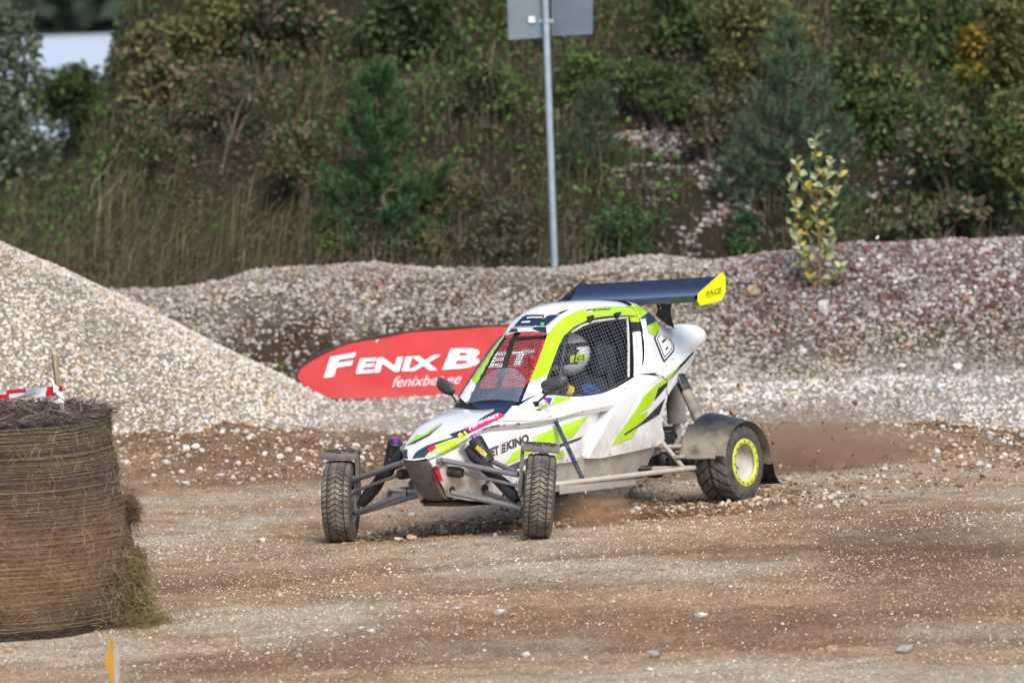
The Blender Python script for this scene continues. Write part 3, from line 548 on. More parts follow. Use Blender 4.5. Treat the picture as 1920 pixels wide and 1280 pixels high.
shrub(300, 260, 190, 140, 46, G_DARK+B_BRN, 'dark green and brown bush left of the tangled brown bush', n=2300, leaf=(.03, .065))
shrub(570, 300, 190, 150, 46, G_DARK+B_BRN+G_OLIVE, 'mixed low bush left of the green pine', n=2200, leaf=(.03, .065))
# far bank of the pond
P = np.stack([nrng.uniform(-40, 10, 7000), 153+nrng.uniform(0, 22, 7000), np.zeros(7000)], 1); P[:, 2] = -.5+nrng.random(7000)*(2.2+2*vnoise(P[:, 0]*.35, P[:, 1]*.1))
foliage('far_wood', leaf_quads(P, nrng.uniform(.5, 1.3, 7000), .7, .3), pal([(.035, .055, .040), (.05, .075, .05), (.03, .045, .035), (.06, .07, .04)], 7000), 1, kind='stuff', label='dark wood on the far bank of the pond', cat='wood')
meshof('far_bank', [(-300, 152, -.5), (300, 152, -.5), (300, 400, 3), (-300, 400, 3)], [(0, 1, 2, 3)], simple('far_bank_soil', (.035, .045, .03), .95), kind='structure', sharp=None)

# --- sapling on the bank, every leaf a part
def sapling():
    y = 40.0; b = on_ground(1540, 548, 39, 41.5); y = b.y; root = empty('sapling', b, label='slender young tree with yellow green leaves growing on top of the right gravel bank', cat='sapling')
    q = lambda px, py, d=0: at_px(px, py, y+d)-b
    stems = [[(1536, 556), (1537, 480), (1532, 400), (1530, 320), (1527, 252)], [(1536, 500), (1512, 430), (1495, 390), (1477, 335)], [(1537, 470), (1548, 420), (1565, 370), (1578, 305)], [(1532, 400), (1545, 350), (1560, 300)], [(1528, 500), (1505, 470), (1484, 420)], [(1537, 510), (1552, 470), (1562, 440)], [(1532, 380), (1508, 350), (1492, 300)], [(1536, 552), (1515, 515), (1498, 492)], [(1538, 552), (1562, 525), (1580, 500)]]
    bm = bmesh.new()
    for i, s in enumerate(stems):
        pts = [q(px, py, .05*sin(i*2.1)*j/len(s)) for j, (px, py) in enumerate(s)]; pts = crspline(pts, 3); add_tube(bm, pts, [(.009 if i == 0 else .006)*(1-.75*j/(len(pts)-1)) for j in range(len(pts))], 6)
    link('trunk', bm, M_TWIG, root)
    r_ = random.Random(4); lm = []
    for c in ((.27, .30, .13), (.34, .38, .23), (.36, .30, .05), (.24, .30, .14), (.13, .17, .02)):
        bm = bmesh.new(); rows = [[(-w, t, .10*w*w*20-.12*t*t), (0, t, -.12*t*t-.04*(w > 0)), (w, t, .10*w*w*20-.12*t*t)] for t, w in ((0, .01), (.2, .19), (.45, .27), (.7, .21), (.9, .09), (1, .004))]
        grid(bm, rows); me = bpy.data.meshes.new('leaf'); bm.to_mesh(me); bm.free(); me.polygons.foreach_set('use_smooth', [True]*len(me.polygons))
        mt = simple('sapling_leaf', c, .5, var=.25, vscale=4); me.materials.append(mt); lm.append(me)
    for i, s in enumerate(stems):
        pts = crspline([q(px, py, .05*sin(i*2.1)*j/len(s)) for j, (px, py) in enumerate(s)], 5)
        nl = 36 if i == 0 else 19
        for k in range(nl):
            t = (.30 if i == 0 else .25)+(.70 if i == 0 else .75)*k/(nl-1); p = pts[min(len(pts)-1, int(t*(len(pts)-1)))]; a = k*2.4+i
            d = Vector((cos(a)*.75, sin(a)*.75, r_.uniform(.2, 1.1))).normalized(); o = bpy.data.objects.new('leaf', lm[r_.choice((0, 1, 1, 3, 2) if t > .5 else (0, 2, 4, 3))]); COL.objects.link(o); o.parent = root; o.location = p
            sz = r_.uniform(.062, .10); x = d.cross(Vector((0, -.6, .8))).normalized(); z = x.cross(d); o.rotation_euler = Matrix(((x.x, d.x, z.x), (x.y, d.y, z.y), (x.z, d.z, z.z))).to_euler(); o.rotation_euler.rotate_axis('Y', r_.uniform(-.9, .9)); o.scale = (sz, sz, sz)
sapling()
def tuft(px, py, n, h, cols, lab):
    b = on_ground(px, py, 36, 43); P = np.zeros((n, 3)); P[:, :2] = nrng.normal(0, .018, (n, 2)); V = blade_quads(P, nrng.uniform(h*.6, h, n), nrng.uniform(.002, .004, n), (.1, 0, 0)); o = foliage('grass_tuft', V, pal(cols, n), 2, label=lab, cat='grass tuft', kind='stuff'); o.location = b
tuft(1490, 622, 12, .10, G_BRIGHT, 'tiny green grass tuft on the bank below the sapling'); tuft(1455, 615, 9, .12, G_BRIGHT, 'tiny green grass tuft left of the one below the sapling'); tuft(1768, 640, 7, .22, G_BRIGHT, 'thin green grass blades on the right of the bank'); tuft(1682, 640, 7, .16, G_BRIGHT, 'sparse grass blades in the middle of the right bank'); tuft(1722, 655, 6, .20, G_OLIVE, 'yellowish grass blades between two tufts on the right bank'); tuft(1683, 763, 5, .10, G_BRIGHT, 'lonely grass blade at the foot of the right bank'); tuft(525, 692, 26, .07, [(.16, .20, .04)], 'small patch of yellow green grass left of the banner'); tuft(1845, 640, 8, .16, G_OLIVE, 'olive grass blades near the right end of the bank')
# ================================================================ THINGS ROUND THE TRACK
# single stones that stand out
BIG = [ # px, py, width px, height px, colour, label
 (936, 1147, 25, 15, 'white', 'smooth white stone alone on the brown track below the front wheels'),
 (963, 1152, 16, 12, 'tan', 'small tan stone touching the smooth white stone on the track'),
 (1315, 1153, 26, 14, 'white', 'flat pale stone lying on the track below the nerf bar'),
 (1698, 1216, 33, 20, 'grey', 'angular grey stone at the lower right of the track'),
 (1561, 1215, 20, 12, 'tan', 'brown stone left of the angular grey stone'),
 (697, 1182, 18, 10, 'white', 'pale chip of stone on the lower middle of the track'),
 (986, 1226, 20, 12, 'white', 'white stone near the bottom edge below the car'),
 (1228, 1226, 24, 18, 'grey', 'grey broken stone near the bottom edge right of the middle'),
 (1218, 1254, 20, 11, 'white', 'white stone just below the grey broken stone'),
 (772, 1007, 22, 13, 'tan', 'tan oval stone in the rut between the front wheels'),
 (750, 1011, 22, 8, 'white', 'flat white stone beside the tan oval stone in the rut'),
 (543, 1000, 14, 10, 'tan', 'brown round stone left of the front wheel'),
 (1190, 929, 28, 14, 'tan', 'tan elongated stone under the nerf bar'),
 (1243, 1066, 15, 10, 'tan', 'small brown stone on the track right of the nearer front wheel'),
 (1571, 924, 13, 13, 'white', 'round white stone behind the rear wheel'),
 (1573, 873, 30, 16, 'tan', 'brown stone on the slope of the dirt ridge behind the rear wheel'),
 (1590, 852, 18, 12, 'white', 'white stone crest high on the dirt ridge behind the rear wheel'),
 (1553, 834, 16, 12, 'white', 'white stone at the edge of the dust cloud'),
 (1849, 873, 18, 10, 'white', 'white flat stone on the right part of the dirt ridge'),
 (1820, 875, 14, 12, 'red', 'reddish stone on the right part of the dirt ridge'),
 (1856, 821, 14, 11, 'grey', 'grey stone at the foot of the white gravel on the right'),
 (1549, 664, 28, 22, 'tan', 'large round tan stone on the right gravel bank'),
 (1545, 576, 26, 32, 'white', 'long pale stone standing on end under the sapling'),
 (1410, 546, 22, 22, 'tan', 'brown stone beside the yellow wing plate on the bank'),
 (1598, 745, 16, 14, 'white', 'white stone low on the gravel bank behind the car'),
 (1505, 659, 18, 18, 'white', 'round white stone right of the tail on the bank'),
 (1792, 689, 24, 18, 'white', 'white stone low on the right of the bank'),
 (1700, 648, 20, 13, 'tan', 'flat tan stone on the right of the bank'),
 (1625, 471, 15, 17, 'red', 'dark red stone on top of the bank right of the sapling'),
 (578, 717, 22, 12, 'tan', 'brown stone at the left tip of the red banner'),
 (710, 536, 22, 10, 'red', 'rust red slab on the bank above the banner'),
 (490, 1012, 16, 10, 'white', 'pale stone on the track between bale and front wheel'),
 (415, 890, 16, 10, 'white', 'white stone on the dirt ridge right of the bale'),
 (350, 905, 18, 10, 'white', 'white stone close to the bale on the dirt ridge'),
 (20, 1190, 22, 14, 'white', 'white stone in front of the bale at the left edge'),
 (18, 1217, 18, 14, 'tan', 'larger pale stone at the lower left edge')]
for px, py, w_, h_, col, lab in BIG:
    p = on_ground(px, py+h_*.35); k = p.y/CAM_F
    stone('stone', p+Vector((0, 0, h_*k*.32)), (w_*k*.5, w_*k*.42, h_*k*.5), col, (rng.uniform(-.2, .2), rng.uniform(-.3, .3), rng.uniform(-.4, .4)), label=lab, category='stone')
CW_ = {'white': 'white', 'tan': 'tan', 'red': 'dark red', 'grey': 'grey', 'soil': 'earth brown'}
def many(n, area, rlo, rhi, cols, lab, grp):
    c = 0
    while c < n:
        x = rng.uniform(area[0], area[1]); y = rng.uniform(area[2], area[3])
        if not area[4](np.array([x]), np.array([y]))[0]: continue
        r = rng.uniform(rlo, rhi); f = rng.uniform(.5, .85)
        cc = rng.choice(cols); u_ = int(4.99*min(1, max(0, (x-area[0])/(area[1]-area[0])))); v_ = int(2.99*min(1, max(0, (y-area[2])/(area[3]-area[2]))))
        tl_ = '%s %s stone, %s row, %s, on %s' % ('larger' if r > (rlo+rhi)/2 else 'smaller', CW_[cc], ('lowest', 'middle', 'top')[v_], ('far left', 'left', 'middle', 'right', 'far right')[u_], lab)
        stone('stone', (x, y, Hs(x, y)+r*f*.45), (r*rng.uniform(.9, 1.3), r*rng.uniform(.75, 1), r*f), cc, (rng.uniform(-.3, .3), rng.uniform(-.3, .3), rng.uniform(0, 6)), label=tl_, category='stone', group=grp); c += 1
many(85, (1.2, 4.6, 38.4, 41.0, lambda x, y: bankz(x, y) & (redm(x, y) > .35)), .018, .034, ['red', 'red', 'white', 'grey'], 'the reddish bank', 'stones on the reddish bank')
many(60, (-.2, 3.2, 38.4, 40.6, lambda x, y: bankz(x, y) & (redm(x, y) < .5)), .018, .034, ['white', 'white', 'grey', 'tan'], 'the bank behind the car', 'pale stones on the bank')
many(40, (-3, 0, 38.6, 40.6, bankz), .016, .030, ['white', 'tan', 'grey', 'tan'], 'the bank above the banner', 'stones above the banner')
many(45, (1.4, 3.7, 31.6, 34.0, lambda x, y: vis(x, y, .1)), .012, .024, ['grey', 'tan', 'white', 'soil', 'tan'], 'the dirt ridge at right', 'stones on the dirt ridge')
many(20, (-2.8, -.9, 32.2, 34.6, lambda x, y: vis(x, y, .1)), .011, .018, ['grey', 'tan', 'white'], 'the dirt ridge at left', 'stones on the left dirt ridge')

# banner: flat oval pop-up sheet leaning back on the foot of the bank
def banner():
    A = at_px(600, 750, 38.30); B = at_px(1000, 748, 38.42); ex = (B-A).normalized()
    tl = radians(24); up = Vector((-ex.z*0, 0, 0)) + Vector((0, sin(tl), cos(tl))); up = (up-ex*up.dot(ex)).normalized(); nn = ex.cross(up).normalized()
    if nn.y > 0: nn = -nn
    def pl(px, py):
        r = cam_fw + cam_rt*((px-960)/CAM_F) + cam_up*((640-py)/CAM_F); o = Vector((0, 0, CAM_H)); t = (A-o).dot(nn)/r.dot(nn); q = o+r*t-A; return q.dot(ex), q.dot(up)
    out = [(555, 707), (562, 690), (585, 672), (620, 655), (665, 640), (720, 629), (780, 620), (840, 614), (900, 611), (960, 611), (1020, 614), (1080, 622), (1130, 634), (1170, 650), (1195, 670), (1200, 690), (1185, 712), (1150, 730), (1090, 742), (1020, 747), (950, 748), (860, 745), (760, 748), (690, 750), (622, 749), (590, 738), (566, 722)]
    sp = crspline([Vector((*pl(*p), 0)) for p in out+[out[0]]], 3)[:-1]
    root = empty('banner', A, label='red oval advertising banner with white lettering leaning on the bank behind the car', cat='banner'); root.matrix_world = Matrix(((ex.x, up.x, nn.x, A.x), (ex.y, up.y, nn.y, A.y), (ex.z, up.z, nn.z, A.z), (0, 0, 0, 1)))
    bm = bmesh.new(); vs = [bm.verts.new((p.x, p.y, 0)) for p in sp]; bm.faces.new(vs); bmesh.ops.triangulate(bm, faces=bm.faces)
    for _ in range(6):
        e_ = [x for x in bm.edges if x.calc_length() > .07]
        if e_: bmesh.ops.subdivide_edges(bm, edges=e_, cuts=1); bmesh.ops.triangulate(bm, faces=bm.faces)
    for v in bm.verts: v.co.z = .012*float(fbm(v.co.x*2.2+v.co.y*2, v.co.y*5-v.co.x, 2, 3)) + .006*sin(v.co.x*9+v.co.y*14)
    
    ext = bmesh.ops.extrude_face_region(bm, geom=list(bm.faces)); bmesh.ops.translate(bm, vec=(0, 0, -.012), verts=[v for v in ext['geom'] if isinstance(v, bmesh.types.BMVert)])
    link('sheet', bm, simple('red_banner_cloth', (.42, .008, .011), .65, var=.10, vscale=3, bump=.25, bscale=5, bdist=.02, dirt=((.45, .22, .18), .16, 5)), root, sharp=30)
    bm = bmesh.new(); add_tube(bm, [(p.x, p.y, 0) for p in sp+[sp[0]]], .011, 6, False); link('black_edge', bm, simple('banner_edge', (.02, .02, .022), .7), root)
    wm_ = simple('banner_white', (.80, .79, .84), .6, var=.03)
    def txt(body, p0, p1, hv, bold, shear, nm):
        V, F, wd = text_mesh(body, bold, shear); a = Vector(pl(*p0)); b = (Vector(pl(*p1))-a)/wd; h = Vector(pl(p0[0]+hv[0], p0[1]+hv[1]))-a
        return [(*(a+b*x+h*y), .012*float(fbm((a+b*x+h*y).x*2.2+(a+b*x+h*y).y*2, (a+b*x+h*y).y*5-(a+b*x+h*y).x, 2, 3)) + .006*sin((a+b*x+h*y).x*9+(a+b*x+h*y).y*14)+.009) for x, y in V], F
    # wide flared capitals: F and B tall, the rest small capitals
    V = []; F = []
    for body, p0, p1, hv in (('F', (607, 709), (664, 700), (3, -38)), ('ENIX', (667, 701), (826, 693), (2, -27)), ('B', (829, 693), (904, 690), (6, -38)), ('ET', (910, 690), (1000, 685), (2, -28))):
        v, f = txt(body, p0, p1, hv, .035, .12, ''); b = len(V); V += v; F += [[b+i for i in q] for q in f]
    meshof('lettering', V, F, wm_, root, sharp=None)
    V, F = txt('fenixbet.ee', (733, 727), (868, 719), (2, -20), .0, .35, ''); meshof('lettering', V, F, simple('banner_pale_print', (.72, .55, .58), .6, var=.03), root, sharp=None)
banner()

# round bale in netting
def bale():
    e = at_px(240, 1168, 26.9); R = .675; cx, cy = e.x-R+.045, 26.95; z0 = Hs(cx+.5, cy-.4)-.01
    root = empty('straw_bale', (cx, cy, z0), label='large dark round straw bale wrapped in yellow netting standing at the left edge', cat='straw bale')
    Hh = 1.10
    def rad(z, a): t = z/Hh; return (R - .095*t**1.2 + .018*sin(a*3+z*5) + .02*sin(pi*t)*.6 - (.02 if t < .04 else 0))*(1 + .012*sin(a*11+z*23)+.006*sin(a*31-z*41))
    bm = bmesh.new(); n = 144; rows = []
    for z in list(np.linspace(0, Hh, 60)): rows.append([(rad(z, 2*pi*k/n)*cos(2*pi*k/n), rad(z, 2*pi*k/n)*sin(2*pi*k/n), z) for k in range(n+1)])
    for rr in (.9, .7, .4, .01): rows.append([(rad(Hh, 2*pi*k/n)*rr*cos(2*pi*k/n), rad(Hh, 2*pi*k/n)*rr*sin(2*pi*k/n), Hh+.03*(1-rr)+.012*sin(k*1.3+rr*20)) for k in range(n+1)])
    grid(bm, rows); bmesh.ops.remove_doubles(bm, verts=bm.verts, dist=.0004)
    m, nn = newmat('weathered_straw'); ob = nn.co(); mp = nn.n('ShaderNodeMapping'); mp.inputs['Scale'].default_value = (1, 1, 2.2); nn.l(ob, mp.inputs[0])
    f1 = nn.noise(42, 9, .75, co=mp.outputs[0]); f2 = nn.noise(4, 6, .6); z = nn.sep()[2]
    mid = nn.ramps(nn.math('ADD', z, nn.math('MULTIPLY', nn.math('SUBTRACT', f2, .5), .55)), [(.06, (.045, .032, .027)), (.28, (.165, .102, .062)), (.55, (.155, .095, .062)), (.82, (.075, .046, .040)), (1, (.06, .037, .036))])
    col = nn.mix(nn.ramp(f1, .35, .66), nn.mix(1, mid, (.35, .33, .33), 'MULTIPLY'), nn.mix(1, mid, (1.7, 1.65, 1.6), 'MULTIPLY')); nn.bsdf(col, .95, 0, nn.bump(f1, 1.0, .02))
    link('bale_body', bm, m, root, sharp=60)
    # netting: horizontal strands wound round the bale, in bands, with slack where it has torn
    bm = bmesh.new(); r_ = random.Random(5); z = .06
    levels = []
    while z < Hh-.005:
        levels.append(z); z += r_.uniform(.009, .027) if z < Hh*.90 else r_.uniform(.005, .014)
    for zz in levels:
        for rep in range(r_.choice((1, 1, 1, 2))):
            ph = r_.uniform(0, 6); am = r_.uniform(.001, .0032); z1 = zz+rep*.004; pts = []; sl = r_.uniform(-.007, .007)
            for k in range(70):
                a = -pi*.98 + k*(pi*1.32)/69; zq = z1+am*sin(a*7+ph)+.0013*sin(a*23+ph*2)+sl*sin(a)
                if -.35 < a < .5 and .22 < zz < .62: zq -= .06*sin((a+.35)/.85*pi)*max(0, sin((zz-.22)/.4*pi))
                zq = max(.01, zq); q = rad(min(zq, Hh), a)+.004; pts.append((q*cos(a), q*sin(a), zq))
            add_tube(bm, pts, r_.uniform(.0005, .0010), 3, False)
    for k in range(420):
        a = r_.uniform(-pi*.98, .35); z1 = r_.uniform(.06, Hh-.05); dz = r_.uniform(.02, .06); da = r_.uniform(-.06, .06)
        add_tube(bm, [((rad(z1+dz*t, a+da*t)+.004)*cos(a+da*t), (rad(z1+dz*t, a+da*t)+.004)*sin(a+da*t), z1+dz*t) for t in (0, .5, 1)], .0008, 3, False)
    link('netting', bm, simple('yellow_net_twine', (.42, .34, .17), .7, var=.35, vscale=8), root, sharp=None, kind='stuff')
    def wisps(nm, n, fn, mats, w=.003):
        V = np.zeros((n*4, 3)); C = np.zeros((n, 3))
        for i in range(n):
            p, d, ln, c = fn(); d = d.normalized(); sd = d.cross(Vector((r_.uniform(-1, 1), r_.uniform(-1, 1), .3))).normalized()*w*r_.uniform(.6, 1.5); q = p+d*ln; mid_ = Vector((0, 0, -.15*ln*r_.random()))
            V[i*4:i*4+4] = [p-sd, p+sd, q+sd*.4+mid_, q-sd*.4+mid_]; C[i] = c
        me = npmesh(nm, V, 4); facecol(me, 'tint', C, 4); return link(nm, me, mats, root, sharp=None, kind='stuff')
    ms, q = newmat('straw_wisps'); at_ = q.n('ShaderNodeAttribute'); at_.attribute_name = 'tint'; q.bsdf(at_.outputs['Color'], .9)
    def top():
        a = r_.uniform(-pi, pi); rr = R*.86*sqrt(r_.random()); p = Vector((rr*cos(a), rr*sin(a), Hh+.01+.028*r_.random())); k = r_.uniform(.5, 1.6)
        return p, Vector((r_.uniform(-1, 1), r_.uniform(-1, 1), r_.uniform(-.1, .55 if r_.random() < .35 else .18))), r_.uniform(.04, .16), [(.075*k, .045*k, .04*k), (.13*k, .10*k, .08*k), (.20*k, .15*k, .11*k)][r_.choice((0, 0, 0, 1, 1, 2))]
    wisps('straw_top', 3600, top, ms)
    def skin():
        a = r_.uniform(-pi*.95, .4); z = r_.uniform(.02, Hh); p = Vector((rad(z, a)*cos(a), rad(z, a)*sin(a), z)); k = r_.uniform(.5, 1.7); w = .5+.5*sin(min(1, max(0, (z-.1)/.6))*pi)
        return p, Vector((cos(a)*.35-sin(a)*r_.choice((-1, 1)), sin(a)*.35+cos(a)*r_.choice((-1, 1)), r_.uniform(-.6, .6))), r_.uniform(.012, .035), (k*(.06+.10*w), k*(.04+.055*w), k*(.034+.022*w))
    wisps('straw_surface', 13000, skin, ms, .0011)
    # torn tuft spilling out at the right
    def tuft():
        z = .02+.38*r_.random()**1.6; a = r_.gauss(-.20, .17); rr = rad(z, a) + abs(r_.gauss(0, .032))*(1.2-z*1.4 if z < .5 else .3); k = r_.uniform(.5, 1.5)
        return Vector((rr*cos(a), rr*sin(a), max(.01, z))), Vector((r_.uniform(-.5, 1), r_.uniform(-1, .6), r_.uniform(-1, .5))), r_.uniform(.02, .09), (.25*k, .19*k, .09*k) if r_.random() < .6 else (.07*k, .045*k, .025*k)
    wisps('loose_straw', 6500, tuft, ms, .0011)
    def low():
        a = r_.gauss(-.30, .12); rr = R+.02+abs(r_.gauss(0, .10)); k = r_.uniform(.5, 1.4); z = .01+.07*r_.random()*max(.1, 1-(rr-R)/.25)
        return Vector((rr*cos(a), rr*sin(a), z)), Vector((r_.uniform(-1, 1), r_.uniform(-1, 1), r_.uniform(-.1, .5))), r_.uniform(.02, .08), (.16*k, .12*k, .05*k)
    wisps('fallen_straw', 2600, low, ms, .0013)
    def tuf2():
        z = r_.gauss(.60, .05); a = r_.gauss(-.05, .06); k = r_.uniform(.5, 1.4); rr = rad(z, a)+abs(r_.gauss(0, .025)); return Vector((rr*cos(a), rr*sin(a), z)), Vector((1, r_.uniform(-1, .5), r_.uniform(-1, .3))), r_.uniform(.02, .07), (.11*k, .07*k, .035*k)
    wisps('loose_straw', 700, tuf2, ms, .0012)
    return root, Vector((cx, cy, z0)), Hh
bale_root, bale_p, bale_h = bale()
# stake with barrier tape
sb = at_px(118, 790, 26.9); stt = at_px(101, 664, 26.9)
def stake():
    d = (stt-sb).normalized(); b = sb-d*.25; L = (stt-b).length; root = empty('wooden_stake', b, label='short weathered wooden stake stuck in the top of the bale', cat='stake'); root.rotation_euler = d.to_track_quat('Z', 'Y').to_euler()
    bm = bmesh.new(); bmesh.ops.create_cube(bm, size=1, matrix=Matrix.Translation((0, 0, L/2)) @ Matrix.Rotation(.5, 4, 'Z') @ Matrix.Diagonal((.028, .024, L, 1)))
    bmesh.ops.subdivide_edges(bm, edges=bm.edges, cuts=5)
    for v in bm.verts: v.co += Vector((rng.uniform(-1, 1), rng.uniform(-1, 1), 0))*.0012
    m, n = newmat('grey_wood'); mp = n.n('ShaderNodeMapping'); mp.inputs['Scale'].default_value = (1, 1, .06); n.l(n.co(), mp.inputs[0]); f = n.noise(160, 5, .6, co=mp.outputs[0]); n.bsdf(n.ramp(f, .3, .7, (.16, .11, .07), (.46, .37, .27)), .85, 0, n.bump(f, .4, .003)); link('post', bm, m, root, sharp=30)
stake()
def tape():
    dy = 26.84
    root = empty('barrier_tape', at_px(110, 738, dy), label='red and white barrier tape tied to the wooden stake on the bale', cat='barrier tape'); o0 = root.location.copy()
    bands = [('red', -60, 14), ('white', 14, 68), ('red', 68, 106), ('white', 106, 150)]
    up_ = [(-80, 741), (-20, 737), (20, 733), (70, 729), (104, 726), (117, 725)]; lo_ = [(-80, 756), (-20, 750), (20, 746), (70, 744), (104, 741), (117, 738)]
    mr = simple('tape_red', (.62, .02, .03), .3, var=.06); mw = simple('tape_white', (.76, .78, .82), .3, var=.05)
    def strip(xa, xb, mat, nm, ua, la, y):
        bm = bmesh.new(); rows = []
        for t in np.linspace(0, 1, 12):
            x = xa+(xb-xa)*t; u = np.interp(x, [p[0] for p in ua], [p[1] for p in ua]); l = np.interp(x, [p[0] for p in la], [p[1] for p in la])
            rows.append([at_px(x, u+(l-u)*s, y+.012*sin(x*.09+s*2.5))-o0 for s in (0, .35, .7, 1)])
        grid(bm, rows); bmesh.ops.solidify(bm, geom=list(bm.faces), thickness=.0006); link(nm, bm, mat, root, sharp=60)
    for x0, x1, c in ((-90, -25, 'w'), (-25, 17, 'r'), (17, 48, 'w'), (48, 86, 'w'), (86, 117, 'r')): strip(x0, x1, mr if c == 'r' else mw, 'red_band' if c == 'r' else 'white_band', [(x, y+5) for x, y in up_], lo_, dy)
    for x0, x1, c in ((-90, 12, 'w'), (12, 48, 'r'), (48, 88, 'w'), (88, 117, 'r')): strip(x0, x1, mr if c == 'r' else mw, 'red_band' if c == 'r' else 'white_band', [(x, y-2) for x, y in up_], [(x, y-5) for x, y in lo_], dy+.02)
    bm = bmesh.new(); c0 = at_px(110, 735, dy-.02)-o0
    for k in range(16):
        a = rng.uniform(0, 6); p = c0+Vector((rng.uniform(-.018, .018), rng.uniform(-.015, .01), rng.uniform(-.03, .03))); q = [bm.verts.new(p+Vector((rng.uniform(-.02, .025), rng.uniform(-.012, .012), rng.uniform(-.032, .02)))) for _ in range(3)]; bm.faces.new(q)
    tail = [at_px(x, y, dy-.03+.01*i)-o0 for i, (x, y) in enumerate(((112, 735), (100, 748), (96, 752), (112, 757), (119, 742)))]; bm.faces.new([bm.verts.new(p) for p in tail]); tail = [at_px(x, y, dy+.03)-o0 for x, y in ((93, 707), (99, 722), (103, 724), (101, 712))]; bm.faces.new([bm.verts.new(p) for p in tail])
    link('knot', bm, mw, root, sharp=None)
tape()
# small marker flag at the lower edge
def flag():
    y = 24.6; b = at_px(212, 1300, y); root = empty('marker_flag', b, label='small pointed yellow and white marker flag at the bottom edge below the bale', cat='marker flag')
    L = lambda p, dy: tuple(at_px(*p, y+dy)-b)
    bm = bmesh.new(); grid(bm, [[L((209, 1191), 0), L((211, 1191), 0)], [L((203, 1210), -.01), L((212, 1215), .0)], [L((196, 1243), -.025), L((213, 1240), 0)], [L((204, 1262), -.015), L((214, 1265), 0)], [L((210, 1292), -.005), L((214, 1296), 0)]]); bmesh.ops.solidify(bm, geom=list(bm.faces), thickness=.0008); link('yellow_side', bm, simple('yellow_flag', (.72, .42, .06), .6, bump=.3, bscale=40), root)
    bm = bmesh.new(); grid(bm, [[L((211, 1191), .001), L((212, 1192), .001)], [L((212, 1215), .001), L((220, 1212), -.01)], [L((213, 1240), .001), L((225, 1235), -.012)], [L((214, 1265), .001), L((224, 1262), -.01)], [L((214, 1296), .001), L((221, 1300), -.005)]]); bmesh.ops.solidify(bm, geom=list(bm.faces), thickness=.0008); link('white_side', bm, simple('white_flag', (.72, .66, .62), .6, bump=.3, bscale=40), root)
    bm = bmesh.new(); add_tube(bm, [L((213, 1195), .003), L((215, 1380), .003)], .002, 6); link('wire_stem', bm, M_DUMMY if False else simple('wire', (.3, .3, .3), .5, .6), root)
flag()
# road sign seen from behind
def sign():
    y = 42.3; b = at_px(1041, 520, y); t = at_px(1020, -60, y); b.z = Hs(b.x, y)-.2
    root = empty('road_sign', b, label='back of a grey road sign with two plates on a tall galvanised pole', cat='road sign')
    mp = simple('galvanised_steel', (.33, .42, .49), .5, .35, var=.15, vscale=12, bump=.1, bscale=80)
    ml = simple('sign_back', (.15, .20, .245), .55, .2, var=.10, vscale=5, dirt=((.24, .26, .27), .4, 9)); P_ = t-b
    bm = bmesh.new(); add_tube(bm, [(0, 0, 0), P_*.5, P_], [.0285]*3, 20); link('pole', bm, mp, root)
    def plate(pts, dy0, dy1, nm):
        q = [at_px(px, py, y+(dy0 if i in (0, 3) else dy1))-b for i, (px, py) in enumerate(pts)]
        n = (q[1]-q[0]).cross(q[3]-q[0]).normalized(); bm = bmesh.new(); add_prism(bm, q, n*.004); ed = [e for e in bm.edges]; pl_ = link(nm, bm, ml, root, sharp=30)
        bm = bmesh.new(); add_tube(bm, [p*1.0 for p in q+[q[0]]], .006, 6, False); link('folded_rim', bm, ml, pl_); return pl_
    plate([(949, -80), (1022, -80), (1026, 70), (954, 75)], .035, .035, 'sign_plate'); plate([(1033, -80), (1111, -80), (1110, 64), (1036, 67)], .10, -.04, 'sign_plate')
    bm = bmesh.new(); c = at_px(997, 37, y+.02)-b; add_prism(bm, [c+Vector((dx*.028, 0, dz*.028)) for dx, dz in ((-1, -.9), (1, -1), (.9, .9), (-.8, 1))], (0, .002, 0)); link('white_sticker', bm, simple('sticker', (.7, .72, .78), .5), root)
    for z in (40, -30):
        c = at_px(1024, z, y)-b; bm = bmesh.new(); add_lathe(bm, [(-.015, .033), (.015, .033)], c, (0, 0, 1), 16); add_box(bm, c+Vector((0, .03, 0)), (.12, .012, .03)); link('clamp', bm, mp, root)
sign()
# ================================================================ CROSSKART (local frame: X forward, Y left, Z up, origin on the front axle)
CAR_O = Vector((-0.460, 29.795, 0.284)); CAR_X = Vector((-.5722, -.8198, .0227)).normalized(); CAR_Y = Vector((.8193, -.5697, .0645))
CAR_Z = CAR_X.cross(CAR_Y).normalized(); CAR_Y = CAR_Z.cross(CAR_X)
CM = Matrix(((CAR_X.x, CAR_Y.x, CAR_Z.x), (CAR_X.y, CAR_Y.y, CAR_Z.y), (CAR_X.z, CAR_Y.z, CAR_Z.z)))
UPZ = .25
car = empty('crosskart', label='white and lime green off-road racing buggy with black rear wing sliding on the dirt', cat='race buggy')
car.matrix_world = Matrix.Translation(CAR_O - CAR_Z*UPZ) @ CM.to_4x4()
DIRT = (.36, .27, .19)
def paint(name, color, amt, low=True, rough=.22, coat=.6):
    m, n = newmat(name)
    z = n.sep()[2]
    low_f = n.math('MULTIPLY', n.math('SUBTRACT', .42, z), 1.9, True) if low else .15
    f = n.math('MULTIPLY', n.math('MULTIPLY', n.ramp(n.noise(9, 8, .65), .3, .75), low_f, True), amt, True)
    sp = n.math('MULTIPLY', n.ramp(n.noise(160, 3, .6), .64, .72), n.math('MULTIPLY', low_f, .9*amt, True), True)
    f = n.math('MAXIMUM', f, sp)
    col = n.mix(f, color, DIRT); r = n.math('ADD', n.math('MULTIPLY', f, .55), rough)
    n.bsdf(col, r, 0, n.bump(n.noise(6, 2), .08, .02), Coat_Weight=coat, Coat_Roughness=.08); return m
